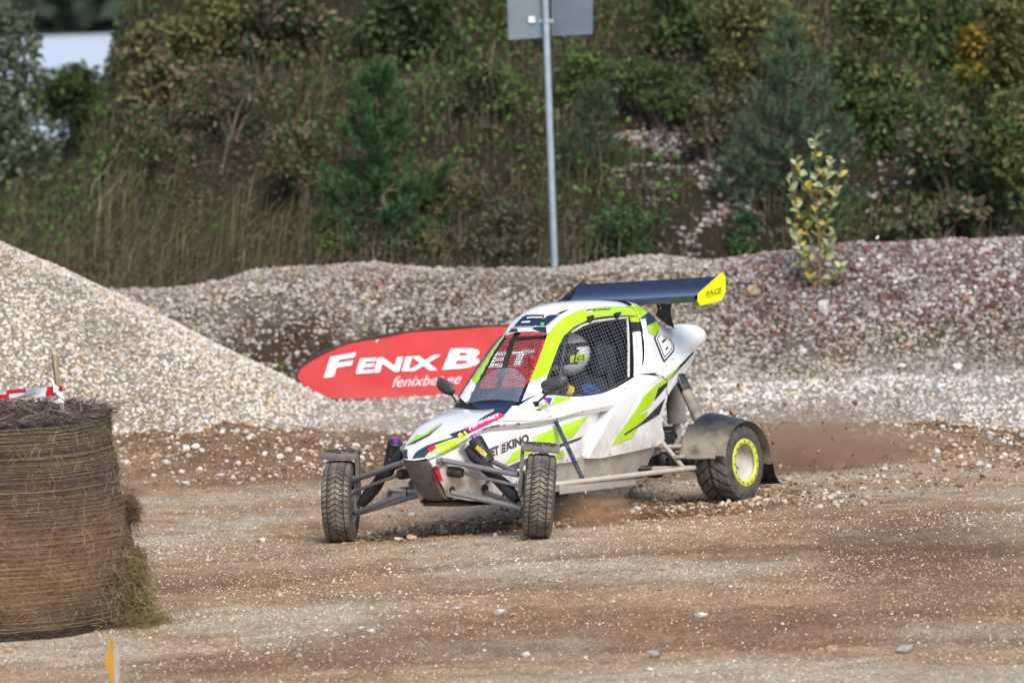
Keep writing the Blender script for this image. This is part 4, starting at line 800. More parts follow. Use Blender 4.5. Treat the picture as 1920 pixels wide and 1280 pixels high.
M_WHITE = paint('white_paint', (.78, .79, .80), 1.7)
M_TUB = paint('dirty_tub', (.70, .68, .63), 1.25)
M_LIME = paint('lime_paint', (.40, .66, .008), .6)
M_NAVY = paint('navy_print', (.010, .024, .07), .5, rough=.45, coat=.05)
M_BLACKP = paint('black_print', (.018, .017, .022), .9, rough=.5, coat=.0)
M_PINK = simple('pink_print', (.75, .02, .13), .35, var=.03)
M_REDP = simple('red_print', (.7, .02, .02), .35, var=.03)
M_BLUEP = simple('blue_print', (.01, .05, .5), .35, var=.03)
M_WPRINT = simple('white_print', (.82, .83, .85), .35, var=.02)
M_YPRINT = simple('yellow_print', (.85, .72, .05), .4, var=.03)
M_FLUO = simple('fluorescent_yellow', (.80, .80, .004), .35, var=.02)
M_PURPLE = simple('purple_anodised', (.22, .03, .42), .35, var=.1)
M_INT = simple('dark_interior', (.012, .012, .014), .7)
M_CARBON = simple('black_fabric', (.016, .016, .019), .85, bump=.4, bscale=150, dirt=((.2, .17, .14), .25, 20))
M_STEEL = simple('grey_tube', (.26, .27, .29), .38, .6, dirt=((.3, .25, .2), .7, 14), bump=.15, bscale=60)
M_STEELD = simple('dusty_tube', (.5, .47, .43), .5, .2, dirt=((.42, .35, .28), .9, 10), bump=.2, bscale=80)
M_SKID = simple('grey_skid', (.13, .12, .115), .6, .2, var=.2, dirt=((.3, .26, .22), .5, 9), bump=.3, bscale=90)
M_SKIDP = simple('scuffed_skirt', (.30, .28, .26), .6, .1, var=.25, dirt=((.4, .34, .28), .9, 9), bump=.3, bscale=90)
M_NAVYB = simple('dark_blue_bar', (.02, .035, .07), .35, .1, dirt=((.35, .3, .25), .45, 40))
M_RUBBER = simple('black_rubber', (.022, .021, .022), .7, dirt=((.2, .15, .11), .5, 20))
M_BLACKM = simple('black_metal', (.02, .02, .022), .5, .3, dirt=((.28, .23, .18), .4, 25))
M_MIRROR = simple('speckled_mirror_shell', (.028, .032, .036), .45, dirt=((.62, .6, .56), .36, 130))
M_GLOSSB = simple('gloss_black', (.012, .014, .02), .12, 0, dirt=((.36, .30, .23), .3, 12), Coat_Weight=.7)
M_WING = simple('wing_black', (.006, .012, .034), .14, 0, Coat_Weight=.8, dirt=((.3, .27, .24), .12, 8))
M_FEND = None
def _fender_mat():
    m, n = newmat('muddy_black_fender')
    z = n.sep()[2]
    f = n.math('MULTIPLY', n.ramp(n.noise(11, 9, .7), .22, .56), n.math('MULTIPLY', n.math('SUBTRACT', .29, z), 6.5, True), True)
    sp = n.math('MULTIPLY', n.ramp(n.noise(120, 5, .7), .55, .7), .7)
    f = n.math('MAXIMUM', f, sp)
    n.bsdf(n.mix(f, (.012, .02, .035), (.47, .40, .31)), n.math('ADD', n.math('MULTIPLY', f, .6), .15), 0, n.bump(n.noise(60, 5), .2, .004), Coat_Weight=.3); return m
M_FEND = _fender_mat()
M_TYRE = None
def _tyre_mat(name, dust):
    m, n = newmat(name)
    a = n.n('ShaderNodeAttribute'); a.attribute_name = 'h'
    f = n.math('MULTIPLY', n.ramp(n.noise(8, 9, .65), .3, .75), n.math('MULTIPLY', a.outputs['Fac'], dust), True)
    n.bsdf(n.mix(f, (.030, .030, .031), (.33, .275, .21)), .85, 0, n.bump(n.noise(70, 6), .5, .004)); return m
M_TYRE = _tyre_mat('dusty_front_tyre', .95); M_TYRER = _tyre_mat('dusty_rear_tyre', .62)
M_RIMY = simple('yellow_beadlock', (.52, .57, .06), .4, dirt=((.5, .45, .35), .4, 18))
M_RIMW = simple('dusty_white_disc', (.52, .505, .47), .45, dirt=((.5, .42, .33), .6, 9))
M_NETW = simple('net_wire', (.20, .23, .29), .45, .5)
M_NETB = simple('net_black', (.012, .012, .014), .6)
M_HELM = simple('helmet_white', (.88, .89, .90), .2, var=.03, Coat_Weight=.5)
M_SUIT = simple('race_suit', (.02, .022, .03), .9, bump=.3, bscale=60)
M_ALLOY = simple('bare_metal', (.55, .55, .56), .35, .8, dirt=((.35, .3, .24), .5, 30))
def _glass():
    m, n = newmat('clear_screen'); b = n.bsdf((.32, .38, .48), .05); b.inputs['Alpha'].default_value = .30  # bluish tint and patchy alpha paint the sky reflection on the screen
    f = n.math('ADD', n.math('MULTIPLY', n.ramp(n.noise(14, 6), .45, .8), .16), .24); n.l(f, b.inputs['Alpha']); return m
M_GLASS = _glass()

def cl(name, me, mats, parent=None, **kw):      # link a part of the car (children of the car sit UPZ above the Empty)
    return link(name, me, mats, car if parent is None else parent, (0, 0, UPZ) if parent is None else (0, 0, 0), **kw)
def ctube(name, pts, r, mat, parent=None, n=10, **kw):
    bm = bmesh.new(); add_tube(bm, pts, r, n); return cl(name, bm, mat, parent, **kw)
def mir(pts): return [(p[0], -p[1], p[2]) for p in pts]
BODY = []                                       # meshes that carry decals

# ---- hood with shoulders: station rows, columns centre > mid > outer > crease > lip > under-lip
HOOD = [
 [(.222, 0, .243), (.220, .030, .244), (.214, .060, .247), (.205, .078, .250), (.200, .086, .250), (.190, .080, .235)],
 [(.190, 0, .286), (.190, .045, .286), (.185, .085, .282), (.165, .112, .272), (.155, .120, .262), (.145, .105, .245)],
 [(.100, 0, .338), (.100, .070, .336), (.100, .125, .328), (.090, .157, .312), (.075, .167, .298), (.070, .148, .272)],
 [(-.03, 0, .393), (-.03, .090, .391), (-.03, .160, .382), (-.035, .197, .365), (-.038, .212, .347), (-.04, .186, .318)],
 [(-.19, 0, .440), (-.19, .110, .440), (-.19, .195, .430), (-.190, .246, .412), (-.193, .264, .394), (-.19, .236, .362)],
 [(-.36, 0, .470), (-.36, .130, .472), (-.36, .225, .462), (-.370, .286, .426), (-.380, .313, .394), (-.38, .282, .358)],
 [(-.50, 0, .477), (-.52, .140, .487), (-.54, .240, .490), (-.550, .318, .432), (-.560, .343, .394), (-.56, .310, .358)]]
HOODB = [                                        # from the windscreen base back along the cockpit sill: sill, crease, lip, under-lip
 [(-.54, .240, .490), (-.550, .318, .432), (-.560, .343, .394), (-.56, .310, .358)],
 [(-.65, .277, .535), (-.660, .336, .435), (-.650, .360, .395), (-.65, .325, .358)],
 [(-.76, .305, .548), (-.780, .348, .443), (-.770, .370, .400), (-.77, .336, .362)],
 [(-.95, .325, .508), (-.980, .360, .458), (-.960, .383, .418), (-.95, .350, .385)],
 [(-1.24, .336, .499), (-1.20, .370, .470), (-1.18, .389, .425), (-1.18, .350, .392)],
 [(-1.45, .336, .524), (-1.40, .380, .480), (-1.345, .391, .430), (-1.33, .350, .394)]]
HOODC = [                                        # behind the strut: only sill and crease
 [(-1.45, .336, .524), (-1.40, .380, .480)], [(-1.645, .330, .569), (-1.613, .383, .487)], [(-1.72, .326, .586), (-1.76, .381, .520)], [(-1.745, .326, .590), (-1.86, .373, .548)]]
bm = bmesh.new()
full = []
for r in HOOD: full.append(mirror_rows([r[:0:-1]])[0] + [Vector(p) for p in r])
fine = []
cols = [crspline([r[j] for r in full], 5) for j in range(len(full[0]))]
for i in range(len(cols[0])):
    row = [c[i] for c in cols]; mid = crspline(row[1:-1], 3); fine.append([row[0]] + mid + [row[-1]])
grid(bm, fine)
for mrr in (False, True):
    for rows in (HOODB, HOODC):
        rr = smooth_rows(rows, 5)
        grid(bm, mirror_rows(rr) if mrr else rr)
        fl = [[r[0], r[0]+Vector((0, -.035, -.03))] for r in rr[(10 if rows is HOODB else 0):]]; grid(bm, mirror_rows(fl) if mrr else fl)
bmesh.ops.remove_doubles(bm, verts=bm.verts, dist=.0008)
hood = cl('hood_shell', bm, M_WHITE, sharp=28); BODY.append(hood)
# dark windscreen scuttle below the screen
bm = bmesh.new()
grid(bm, [[(-.50, y, .476+.09*abs(y)) for y in (-.2, -.1, 0, .1, .2)], [(-.60, y*1.05, .47) for y in (-.2, -.1, 0, .1, .2)], [(-.72, y*1.15, .44) for y in (-.2, -.1, 0, .1, .2)]])
cl('scuttle', bm, M_INT)

# ---- side panels: front flank with the recess, strut, rear panel, sill band
FL_T = [(.185, .086, .235), (.07, .150, .273), (-.04, .187, .318), (-.19, .237, .362), (-.38, .283, .358), (-.65, .326, .358), (-.95, .351, .385), (-1.12, .344, .390), (-1.325, .296, .394)]
FL_M = [(.135, .092, .150), (.04, .165, .150), (-.06, .210, .150), (-.20, .265, .180), (-.38, .305, .200), (-.65, .352, .245), (-.88, .366, .260), (-1.01, .350, .262), (-1.16, .300, .262)]
FL_B = [(.026, .078, .012), (-.03, .150, -.012), (-.09, .200, -.028), (-.22, .250, -.030), (-.38, .295, .040), (-.65, .357, .122), (-.81, .370, .126), (-.92, .370, .129), (-1.0, .345, .136)]
FLANK = [[Vector(a), (Vector(a)+Vector(b))/2+Vector((0, .006, 0)), Vector(b), (Vector(b)+Vector(c))/2+Vector((0, .006, 0)), Vector(c)] for a, b, c in zip(FL_T, FL_M, FL_B)]
ST_F = [Vector(p) for p in ((-1.345, .393, .428), (-1.26, .393, .36), (-1.17, .391, .28), (-1.08, .388, .205), (-1.0, .385, .133))]    # strut front edge
ST_R = [Vector(p) for p in ((-1.613, .385, .486), (-1.50, .385, .38), (-1.38, .384, .29), (-1.26, .382, .205), (-1.15, .379, .121))]     # strut rear edge
RP_E = [Vector(p) for p in ((-1.868, .372, .548), (-1.97, .356, .44), (-1.885, .352, .293), (-1.905, .352, .172), (-1.81, .356, .136))]     # rear panel rear edge
def side(m):
    f = mirror_rows if m else (lambda r: [[Vector(p) for p in q] for q in r])
    bm = bmesh.new(); grid(bm, f(smooth_rows(FLANK, 5)))
    wall = [[Vector(p) for p in r] for r in zip(ST_F, [(a+b)/2 for a, b in zip(ST_F, FLANK[-1])], FLANK[-1])]
    grid(bm, f(wall))
    tl = crspline([Vector(p) for p in FL_T], 5); grid(bm, f([[p, Vector((p.x-.002*0, max(p.y, .30 if p.x > -.5 else .352), p.z+.006))] for p in tl if p.x < -.9]))
    o = cl('side_panel', bm, M_WHITE, sharp=28); BODY.append(o)
    bm = bmesh.new()
    st = [[a, a.lerp(b, .06)+Vector((0, .006, 0)), a.lerp(b, .94)+Vector((0, .006, 0)), b] for a, b in zip(ST_F, ST_R)]
    grid(bm, f(smooth_rows(st, 3))); grid(bm, f([[Vector((-1.345, .392, .432)), Vector((-1.40, .381, .481)), Vector((-1.55, .384, .486)), Vector((-1.613, .384, .488))], [p for p in st[0]]]))
    rp = [[a.lerp(b, t) + Vector((0, .012*sin(pi*t), 0)) for t in (0, .15, .35, .55, .75, .9, 1)] for a, b in zip(ST_R, RP_E)]
    rp = [crspline([r[j] for r in rp], 3) for j in range(7)]; grid(bm, f(rp))
    lipb = [[p for p in [c[-1] for c in rp]], [p+Vector((0, -.05, .004)) for p in [c[-1] for c in rp]]]; grid(bm, f(lipb))
    o = cl('rear_side_panel', bm, M_WHITE, sharp=28); BODY.append(o)
    bm = bmesh.new()
    tub = [[(-.30, .270, .03), (-.30, .255, -.02), (-.30, .235, -.05)], [(-.55, .338, .132), (-.55, .295, .03), (-.55, .265, -.045)], [(-.9, .362, .145), (-.9, .312, .03), (-.9, .28, -.045)],
           [(-1.15, .366, .142), (-1.15, .315, .03), (-1.15, .285, -.04)], [(-1.5, .362, .145), (-1.5, .31, .035), (-1.5, .28, -.035)], [(-1.83, .35, .155), (-1.80, .30, .055), (-1.78, .27, -.02)]]
    grid(bm, f(smooth_rows(tub, 4)))
    cl('lower_tub', bm, M_TUB, sharp=25)
side(False); side(True)
bm = bmesh.new()
flo = [(.02, .07, -.008), (-.08, .19, -.036), (-.25, .24, -.052), (-.55, .265, -.05), (-1.8, .272, -.035)]
grid(bm, [[(x, y, z), (x, 0, z-.004), (x, -y, z)] for x, y, z in flo]); grid(bm, [[(x, y, z-.012), (x, 0, z-.018), (x, -y, z-.012)] for x, y, z in flo])
cl('floor_pan', bm, M_SKID)
bm = bmesh.new()
sk = [(.205, .084, .238), (.186, .085, .205), (.150, .082, .13), (.105, .077, .06), (.055, .073, .012), (-.02, .072, -.022), (-.10, .075, -.046)]
grid(bm, [[(x, y, z), (x+.012, y*.5, z), (x+.014, 0, z), (x+.012, -y*.5, z), (x, -y, z)] for x, y, z in sk])
grid(bm, [[(x, s*y, z), (x-.035, s*y, z+.004)] for x, y, z in sk for s in (1,)]); grid(bm, [[(x, -y, z), (x-.035, -y, z+.004)] for x, y, z in sk])
skid = cl('skid_plate', bm, M_SKID, sharp=40)
bm = bmesh.new()
for x, y, z in ((.197, .06, .20), (.197, -.055, .20), (.14, .045, .09), (.14, -.05, .09)): add_lathe(bm, [(0, .0001), (.004, .004), (0, .006)], (x-.006, y, z), (.9, 0, -.4), 8)
cl('bolt', bm, M_BLACKM, skid)

# ---- cab: pillars and roof
RO = [ # x-centre z, inner band edge, window edge
 [(-1.005, 0, .908), (-1.01, .085, .903), (-1.015, .157, .886), (-1.05, .195, .888), (-1.09, .226, .868)],
 [(-1.12, 0, .992), (-1.12, .095, .985), (-1.12, .178, .955), (-1.15, .215, .935), (-1.175, .237, .905)],
 [(-1.22, 0, 1.038), (-1.22, .105, 1.028), (-1.23, .192, .992), (-1.25, .225, .966), (-1.27, .242, .932)],
 [(-1.35, 0, 1.058), (-1.35, .11, 1.048), (-1.36, .198, 1.008), (-1.37, .230, .982), (-1.38, .243, .950)],
 [(-1.55, 0, 1.058), (-1.55, .11, 1.048), (-1.56, .198, 1.010), (-1.56, .228, .985), (-1.565, .240, .952)],
 [(-1.74, 0, 1.046), (-1.74, .11, 1.038), (-1.76, .193, 1.000), (-1.78, .222, .975), (-1.79, .234, .940)],
 [(-1.88, 0, 1.034), (-1.88, .10, 1.026), (-1.885, .188, .990), (-1.89, .217, .965), (-1.895, .235, .925)]]
ROs = smooth_rows([crspline(r, 3) for r in RO], 4)
PI_ = [Vector(p) for p in ((-.635, .198, .510), (-.735, .193, .615), (-.83, .185, .708), (-.925, .175, .803), (-1.015, .157, .886))]      # screen side of the A-pillar
PM_ = [Vector(p) for p in ((-.66, .252, .535), (-.765, .237, .632), (-.865, .225, .728), (-.965, .212, .820), (-1.05, .195, .888))]
PO_ = [Vector(p) for p in ((-.70, .296, .548), (-.81, .278, .648), (-.915, .260, .742), (-1.01, .243, .822), (-1.09, .226, .868))]       # window side
BF_ = [Vector(p) for p in ((-1.79, .234, .940), (-1.77, .262, .86), (-1.735, .284, .76), (-1.70, .305, .68), (-1.668, .320, .61), (-1.645, .330, .569))]   # B-pillar window edge
BR_ = [Vector(p) for p in ((-1.895, .235, .925), (-1.86, .262, .86), (-1.82, .292, .76), (-1.785, .312, .68), (-1.745, .322, .61), (-1.725, .326, .586))]
bm = bmesh.new()
fullroof = [mirror_rows([r[:0:-1]])[0] + r for r in ROs]
R = grid(bm, fullroof)
for i, f in enumerate(list(bm.faces)):
    j = i % 24; f.material_index = 1 if j < 6 or j > 17 else 0
for m in (False, True):
    fm = mirror_rows if m else (lambda r: r)
    rows = smooth_rows([list(t) for t in zip(PI_, PM_, PO_)], 6); n0 = len(bm.faces)
    grid(bm, fm([crspline(r, 3) for r in rows])); bm.faces.ensure_lookup_table()
    for i, f in enumerate(list(bm.faces)[n0:]): f.material_index = 1 if i//6 >= 6 else 0
    n0 = len(bm.faces)
    rows = smooth_rows([[a, a.lerp(b, .35)+Vector((0, -.012, 0)), a.lerp(b, .7)+Vector((0, -.008, 0)), b] for a, b in zip(BF_, BR_)], 4); grid(bm, fm(rows)); bm.faces.ensure_lookup_table()
    for i, f in enumerate(list(bm.faces)[n0:]): f.material_index = 1 if i//3 < 2 else (2 if i//3 < 5 else 0)
    # inner returns of the openings give the skin thickness
    for edge in (PI_, PO_, BF_):
        grid(bm, fm([[p, p+Vector((-.012 if edge is PI_ else 0, -.004 if edge is PI_ else -.022, -.012 if edge is PI_ else -.004))] for p in crspline(edge, 4)]), mat=2)
bmesh.ops.remove_doubles(bm, verts=bm.verts, dist=.0008)
cab = cl('cab', bm, [M_WHITE, M_LIME, M_BLACKP], sharp=30, recalc=True); BODY.append(cab)

# ---- rear cowl with intake scoops and tail
CW = [
 [(-1.895, 0, 1.040), (-1.895, .13, 1.030), (-1.90, .197, .992), (-1.885, .250, .905), (-1.845, .294, .780), (-1.80, .314, .680), (-1.752, .328, .590), (-1.868, .374, .550), (-1.965, .360, .430)],
 [(-2.02, 0, 1.015), (-2.02, .12, 1.005), (-2.03, .185, .960), (-2.02, .235, .865), (-1.99, .275, .760), (-1.95, .297, .680), (-1.91, .315, .605), (-1.98, .358, .560), (-2.02, .345, .455)],
 [(-2.15, 0, .960), (-2.15, .105, .950), (-2.16, .165, .905), (-2.16, .208, .820), (-2.14, .243, .740), (-2.12, .266, .675), (-2.09, .290, .622), (-2.13, .322, .585), (-2.15, .312, .500)],
 [(-2.30, 0, .890), (-2.30, .085, .882), (-2.31, .135, .845), (-2.32, .172, .780), (-2.31, .205, .722), (-2.30, .226, .675), (-2.29, .243, .645), (-2.31, .268, .616), (-2.33, .258, .545)],
 [(-2.45, 0, .830), (-2.45, .065, .825), (-2.46, .108, .798), (-2.48, .143, .758), (-2.48, .170, .722), (-2.47, .185, .685), (-2.46, .195, .660), (-2.47, .208, .640), (-2.49, .200, .590)],
 [(-2.60, 0, .818), (-2.60, .060, .812), (-2.62, .108, .792), (-2.65, .140, .765), (-2.65, .152, .735), (-2.64, .155, .705), (-2.62, .154, .680), (-2.61, .156, .660), (-2.62, .150, .632)],
 [(-2.70, 0, .835), (-2.71, .060, .830), (-2.74, .105, .812), (-2.77, .132, .785), (-2.78, .140, .750), (-2.77, .136, .716), (-2.73, .126, .690), (-2.70, .118, .678), (-2.69, .112, .668)],
 [(-2.75, 0, .830), (-2.77, .055, .822), (-2.795, .085, .803), (-2.81, .102, .780), (-2.815, .106, .750), (-2.80, .100, .722), (-2.77, .092, .700), (-2.73, .085, .688), (-2.71, .080, .682)]]
bm = bmesh.new()
CWs = [crspline(r[:7], 3)[:-1] + [Vector(r[6])] + [Vector(r[7]), Vector(r[8])] for r in CW]
CWs = smooth_rows(CWs, 5)
grid(bm, [mirror_rows([r[:0:-1]])[0] + r for r in CWs])
cowl = cl('rear_cowl', bm, [M_WHITE, M_LIME, M_NAVY], sharp=28); BODY.append(cowl)
def scoop(m):
    fm = mirror_rows if m else (lambda r: r)
    a = [Vector(p) for p in ((-1.842, 0.288, 0.823), (-1.833, 0.302, 0.775), (-1.817, 0.312, 0.725), (-1.781, 0.322, 0.656), (-1.703, 0.334, 0.585))]
    c = [Vector(p) for p in ((-1.887, 0.3, 0.812), (-1.87, 0.326, 0.771), (-1.866, 0.336, 0.72), (-1.86, 0.346, 0.649), (-1.873, 0.354, 0.581))]
    bm = bmesh.new(); rows = [[p, p.lerp(q, .5)+Vector((0, .012, 0)), q] for p, q in zip(a, c)]
    rows = smooth_rows(rows, 4, 3); grid(bm, fm(rows)); grid(bm, fm([[r[-1], r[-1]+Vector((.01, -.008, 0)), r[-3]+Vector((0, -.012, 0))] for r in rows]))
    b = a[-1]; e = c[-1]; grid(bm, fm([[b, e], [b+Vector((0, -.03, -.004)), e+Vector((0, -.06, -.002))]]))
    o = cl('intake_scoop', bm, M_WHITE)
    bm = bmesh.new(); grid(bm, fm([[r[-1]+Vector((.004, -.004, 0)), r[-1]+Vector((-.004, -.043, 0))] for r in rows])); cl('opening', bm, M_INT, o)
scoop(False); scoop(True)
bm = bmesh.new()
for m in (1, -1): grid(bm, [[(-2.0, .33*m, .44), (-2.0, .0, .44)], [(-2.3, .25*m, .55), (-2.3, 0, .55)], [(-2.6, .145*m, .635), (-2.6, 0, .635)]])
cl('cowl_underside', bm, M_INT)

# ---- wing
bm = bmesh.new(); ch = [(0, 0), (.05, .012), (.12, .030), (.19, .060), (.262, .108)]
wx, wz = -2.105, 1.008
up = [(wx-a, wz+b+.012) for a, b in ch]; lo = [(wx-a-.004, wz+b-.006-.012*sin(pi*a/.262)) for a, b in ch]
prof = up + lo[::-1]
prof[0] = (wx+.008, wz+.012); prof.insert(1, (wx-.004, wz+.018))
yy = np.linspace(-.515, .515, 9)
rows = [[(x, y, z) for x, z in prof] + [(prof[0][0], y, prof[0][1])] for y in yy]
grid(bm, rows); bm.verts.ensure_lookup_table()
add_box(bm, (wx+.0, 0, wz-.006), (.012, 1.03, .030))
wing = cl('wing_plane', bm, M_WING, sharp=50)
EPX = [(-2.14, 1.038), (-2.423, 1.149), (-2.462, 1.126), (-2.449, 1.028), (-2.399, .979), (-2.154, .962), (-2.129, .988)]
for s in (1, -1):
    bm = bmesh.new(); add_prism(bm, [(x, s*.5155, z) for x, z in EPX], (0, s*.006, 0)); e = cl('end_plate', bm, M_FLUO if s > 0 else M_BLACKM, sharp=30)
    bm = bmesh.new(); add_prism(bm, [(-2.29+(x+2.29)*.96, s*.5216, 1.05+(z-1.05)*.94) for x, z in EPX], (0, s*.001, 0)); 
    if s < 0: cl('end_plate_face', bm, M_FLUO, e, sharp=30)
    else: bm.free(); endplate = e
for s in (1, -1):
    bm = bmesh.new(); pl = [(-2.240, 1.005), (-2.40, 1.015), (-2.418, .985), (-2.392, .935), (-2.395, .890), (-2.42, .825), (-2.36, .845), (-2.28, .885), (-2.235, .915), (-2.262, .950), (-2.245, .985)]
    add_prism(bm, [(x, s*.145, z) for x, z in pl], (0, -s*.008, 0)); o = cl('wing_mount', bm, M_BLACKM, sharp=30)
    bm = bmesh.new()
    for x, z in ((-2.265, .985), (-2.385, .985), (-2.272, .957)): add_lathe(bm, [(0, .0095), (.006, .0085), (.007, .0001)], (x, s*.145, z), (0, s, 0), 10)
    cl('bolt', bm, M_ALLOY, o)

# ---- cockpit: interior, seat, cage
bm = bmesh.new()
def quadbox(bm, x0, x1, y, z0, z1):
    grid(bm, [[(x0, -y, z1), (x0, -y, z0), (x0, y, z0), (x0, y, z1)], [(x1, -y, z1), (x1, -y, z0), (x1, y, z0), (x1, y, z1)]])
quadbox(bm, -.66, -1.9, .268, -.03, .45); grid(bm, [[(-.66, -.25, -.03), (-.66, .25, -.03)], [(-.62, -.18, .44), (-.62, .18, .44)]])
grid(bm, [[(-1.84, -.28, .45), (-1.84, .28, .45)], [(-1.88, -.27, .7), (-1.88, .27, .7)], [(-1.9, -.2, .96), (-1.9, .2, .96)]]); grid(bm, [[(-1.84, -.285, -.03), (-1.84, .285, -.03)], [(-1.84, -.285, .46), (-1.84, .285, .46)]])
cl('cockpit_liner', bm, M_INT)
bm = bmesh.new(); rows = []
for z, hw, x in ((.06, .2, -1.28), (.12, .22, -1.50), (.28, .23, -1.60), (.45, .23, -1.66), (.60, .20, -1.70), (.72, .17, -1.72), (.80, .12, -1.73)):
    rows.append([(x+.16, hw+.01, z), (x+.08, hw, z), (x, hw*.6, z), (x, 0, z), (x, -hw*.6, z), (x+.08, -hw, z), (x+.16, -hw-.01, z)])
grid(bm, smooth_rows(rows, 3, 2)); seat = cl('bucket_seat', bm, M_CARBON)
bm = bmesh.new()
for s in (1, -1):
    add_box(bm, (-1.60, s*.165, .685), (.20, .03, .17), bevel=.012)
cl('head_restraint', bm, M_SUIT, seat)
for s in (1, -1):
    ctube('cage_tube', [(-.80, s*.255, .30), (-1.02, s*.215, .62), (-1.14, s*.195, .84), (-1.26, s*.17, .965), (-1.5, s*.165, .985), (-1.84, s*.165, .965)], .017, M_BLACKM)
    ctube('cage_tube', [(-1.84, s*.165, .965), (-1.84, s*.25, .5), (-1.84, s*.27, .1)], .017, M_BLACKM)
ctube('cage_tube', [(-1.84, -.17, .96), (-1.84, .17, .96)], .017, M_BLACKM); ctube('cage_tube', [(-1.16, -.19, .86), (-1.16, .19, .86)], .012, M_BLACKM)
ctube('cage_tube', [(-1.3, .165, .975), (-1.84, -.165, .94)], .014, M_BLACKM)
# steering wheel with blue centre pad
bm = bmesh.new(); cen = Vector((-1.17, 0, .50)); ax = Vector((-.85, 0, .5)).normalized(); u, v, d = frame_of(ax)
add_tube(bm, [cen + (u*cos(a)+v*sin(a))*.125 for a in np.linspace(0, 2*pi, 33)], .013, 8, False)
for a in (0, 2*pi/3, 4*pi/3): add_tube(bm, [cen, cen+(u*cos(a)+v*sin(a))*.12], .010, 6)
add_tube(bm, [cen, cen - ax*.3], .018, 8)
steer = cl('steering_wheel', bm, M_INT)
bm = bmesh.new(); add_lathe(bm, [(-.02, .03), (-.02, .055), (.0, .062), (.025, .055), (.03, .035), (.012, .018), (.0, .017)], (-1.40, .165, .505), (.2, .5, .75), 20)
cl('blue_pad', bm, simple('blue_foam', (.02, .07, .20), .7))

# ---- nets
def net_side(m):
    s = -1 if m else 1
    P = [(-.71, .550), (-.81, .648), (-.915, .742), (-1.01, .822), (-1.09, .872), (-1.175, .905), (-1.27, .930), (-1.38, .945), (-1.565, .948), (-1.775, .938), (-1.745, .84), (-1.715, .76), (-1.68, .68), (-1.648, .61), (-1.63, .572), (-1.45, .528), (-1.24, .503), (-.95, .512)]
    yf = lambda z: s*(.322 - (z-.52)*.205)
    def clip(o, d):
        ts = []
        for (x1, z1), (x2, z2) in zip(P, P[1:]+P[:1]):
            e = (x2-x1, z2-z1); den = d[0]*e[1]-d[1]*e[0]
            if abs(den) < 1e-9: continue
            t = ((x1-o[0])*e[1]-(z1-o[1])*e[0])/den; q = ((x1-o[0])*d[1]-(z1-o[1])*d[0])/den
            if 0 <= q < 1: ts.append(t)
        ts.sort(); return [(ts[i], ts[i+1]) for i in range(0, len(ts)-1, 2)]
    bm = bmesh.new()
    for fam, (dx, dz), sp in ((0, (.22, 1), .031), (1, (-1, .13), .0205)):
        L = sqrt(dx*dx+dz*dz); d = (dx/L, dz/L); nn = (-d[1], d[0])
        for k in range(-60, 60):
            o = (-1.2+nn[0]*k*sp, .72+nn[1]*k*sp)
            for t0, t1 in clip(o, d):
                if t1-t0 < .01: continue
                a = (o[0]+d[0]*t0, o[1]+d[1]*t0); b = (o[0]+d[0]*t1, o[1]+d[1]*t1); q = ((a[0]+b[0])/2, (a[1]+b[1])/2)
                sag = .006*sin(k*1.7)
                add_tube(bm, [(a[0], yf(a[1]), a[1]), (q[0], yf(q[1])+s*(.008+sag), q[1]), (b[0], yf(b[1]), b[1])], .00115, 4, False)
    cl('window_net', bm, M_NETW, sharp=None)
    bm = bmesh.new(); add_tube(bm, [(x, yf(z)-s*.004, z) for x, z in P+P[:1]], .006, 6, False); fr = cl('net_frame', bm, M_NAVYB)
    bm = bmesh.new(); Q = P[8:15]; pts = [(x+.016 if i else x, yf(z)+s*.002, z-.010 if i < 2 else z) for i, (x, z) in enumerate(Q)]
    add_tube(bm, [(-1.14, yf(.885)-s*.004, .882), (-1.27, yf(.916), .914), (-1.40, yf(.93), .929), (-1.565, yf(.932), .931)] + pts[1:], .008, 6); cl('white_edging', bm, simple('grubby_white_cord', (.6, .58, .54), .8, bump=.8, bscale=90, dirt=((.1, .1, .1), .5, 60)), fr)
    for x in (-1.348, -1.642):
        bm = bmesh.new(); add_box(bm, (x, s*.245, .955), (.05, .02, .014), bevel=.004); add_box(bm, (x+.012, s*.249, .945), (.018, .022, .034), bevel=.004)
        add_tube(bm, [(x-.03, s*.25, .962), (x+.03, s*.252, .958)], .009, 8); cl('net_hinge', bm, M_BLACKM)
net_side(False); net_side(True)
bm = bmesh.new(); hw = lambda t: .186 + (.149-.186)*t
pz = lambda t: (-.635-.38*t, .510+.376*t)
for k in range(1, 19):
    u = -1+2*k/19; add_tube(bm, [(pz(t)[0]+.004, u*hw(t)+.004*sin(9*t+k), pz(t)[1]) for t in np.linspace(0, 1, 7)], .0024, 4, False)
for k in range(1, 30):
    t = k/30; add_tube(bm, [(pz(t)[0]+.005, u*hw(t), pz(t)[1]-.006*(1-u*u)+.003*sin(5*u+k*2)) for u in np.linspace(-1, 1, 7)], .0022, 4, False)
cl('windscreen_net', bm, M_NETB, sharp=None)
bm = bmesh.new()
grid(bm, [[(pz(t)[0]+.024+.02*(1-u*u), u*(hw(t)+.004), pz(t)[1]+.02*(1-u*u)) for u in np.linspace(-1, 1, 13)] for t in [0, .08, .16, .24, .31]] )
top = [[(pz(t)[0]+.024+.02*(1-u*u), u*(hw(.3)), pz(t)[1]+.02*(1-u*u)) for u in np.linspace(-1, 1, 13) for t in [.31+q*.16*(1-abs(u)**2.5)]] for q in (0, .33, .66, 1)]
grid(bm, top)
screen = cl('clear_screen', bm, M_GLASS)
for y in (-.085, -.01, .07): ctube('peg', [(-.80, y, .66), (-.825, y, .685)], .004, M_BLACKM, screen)
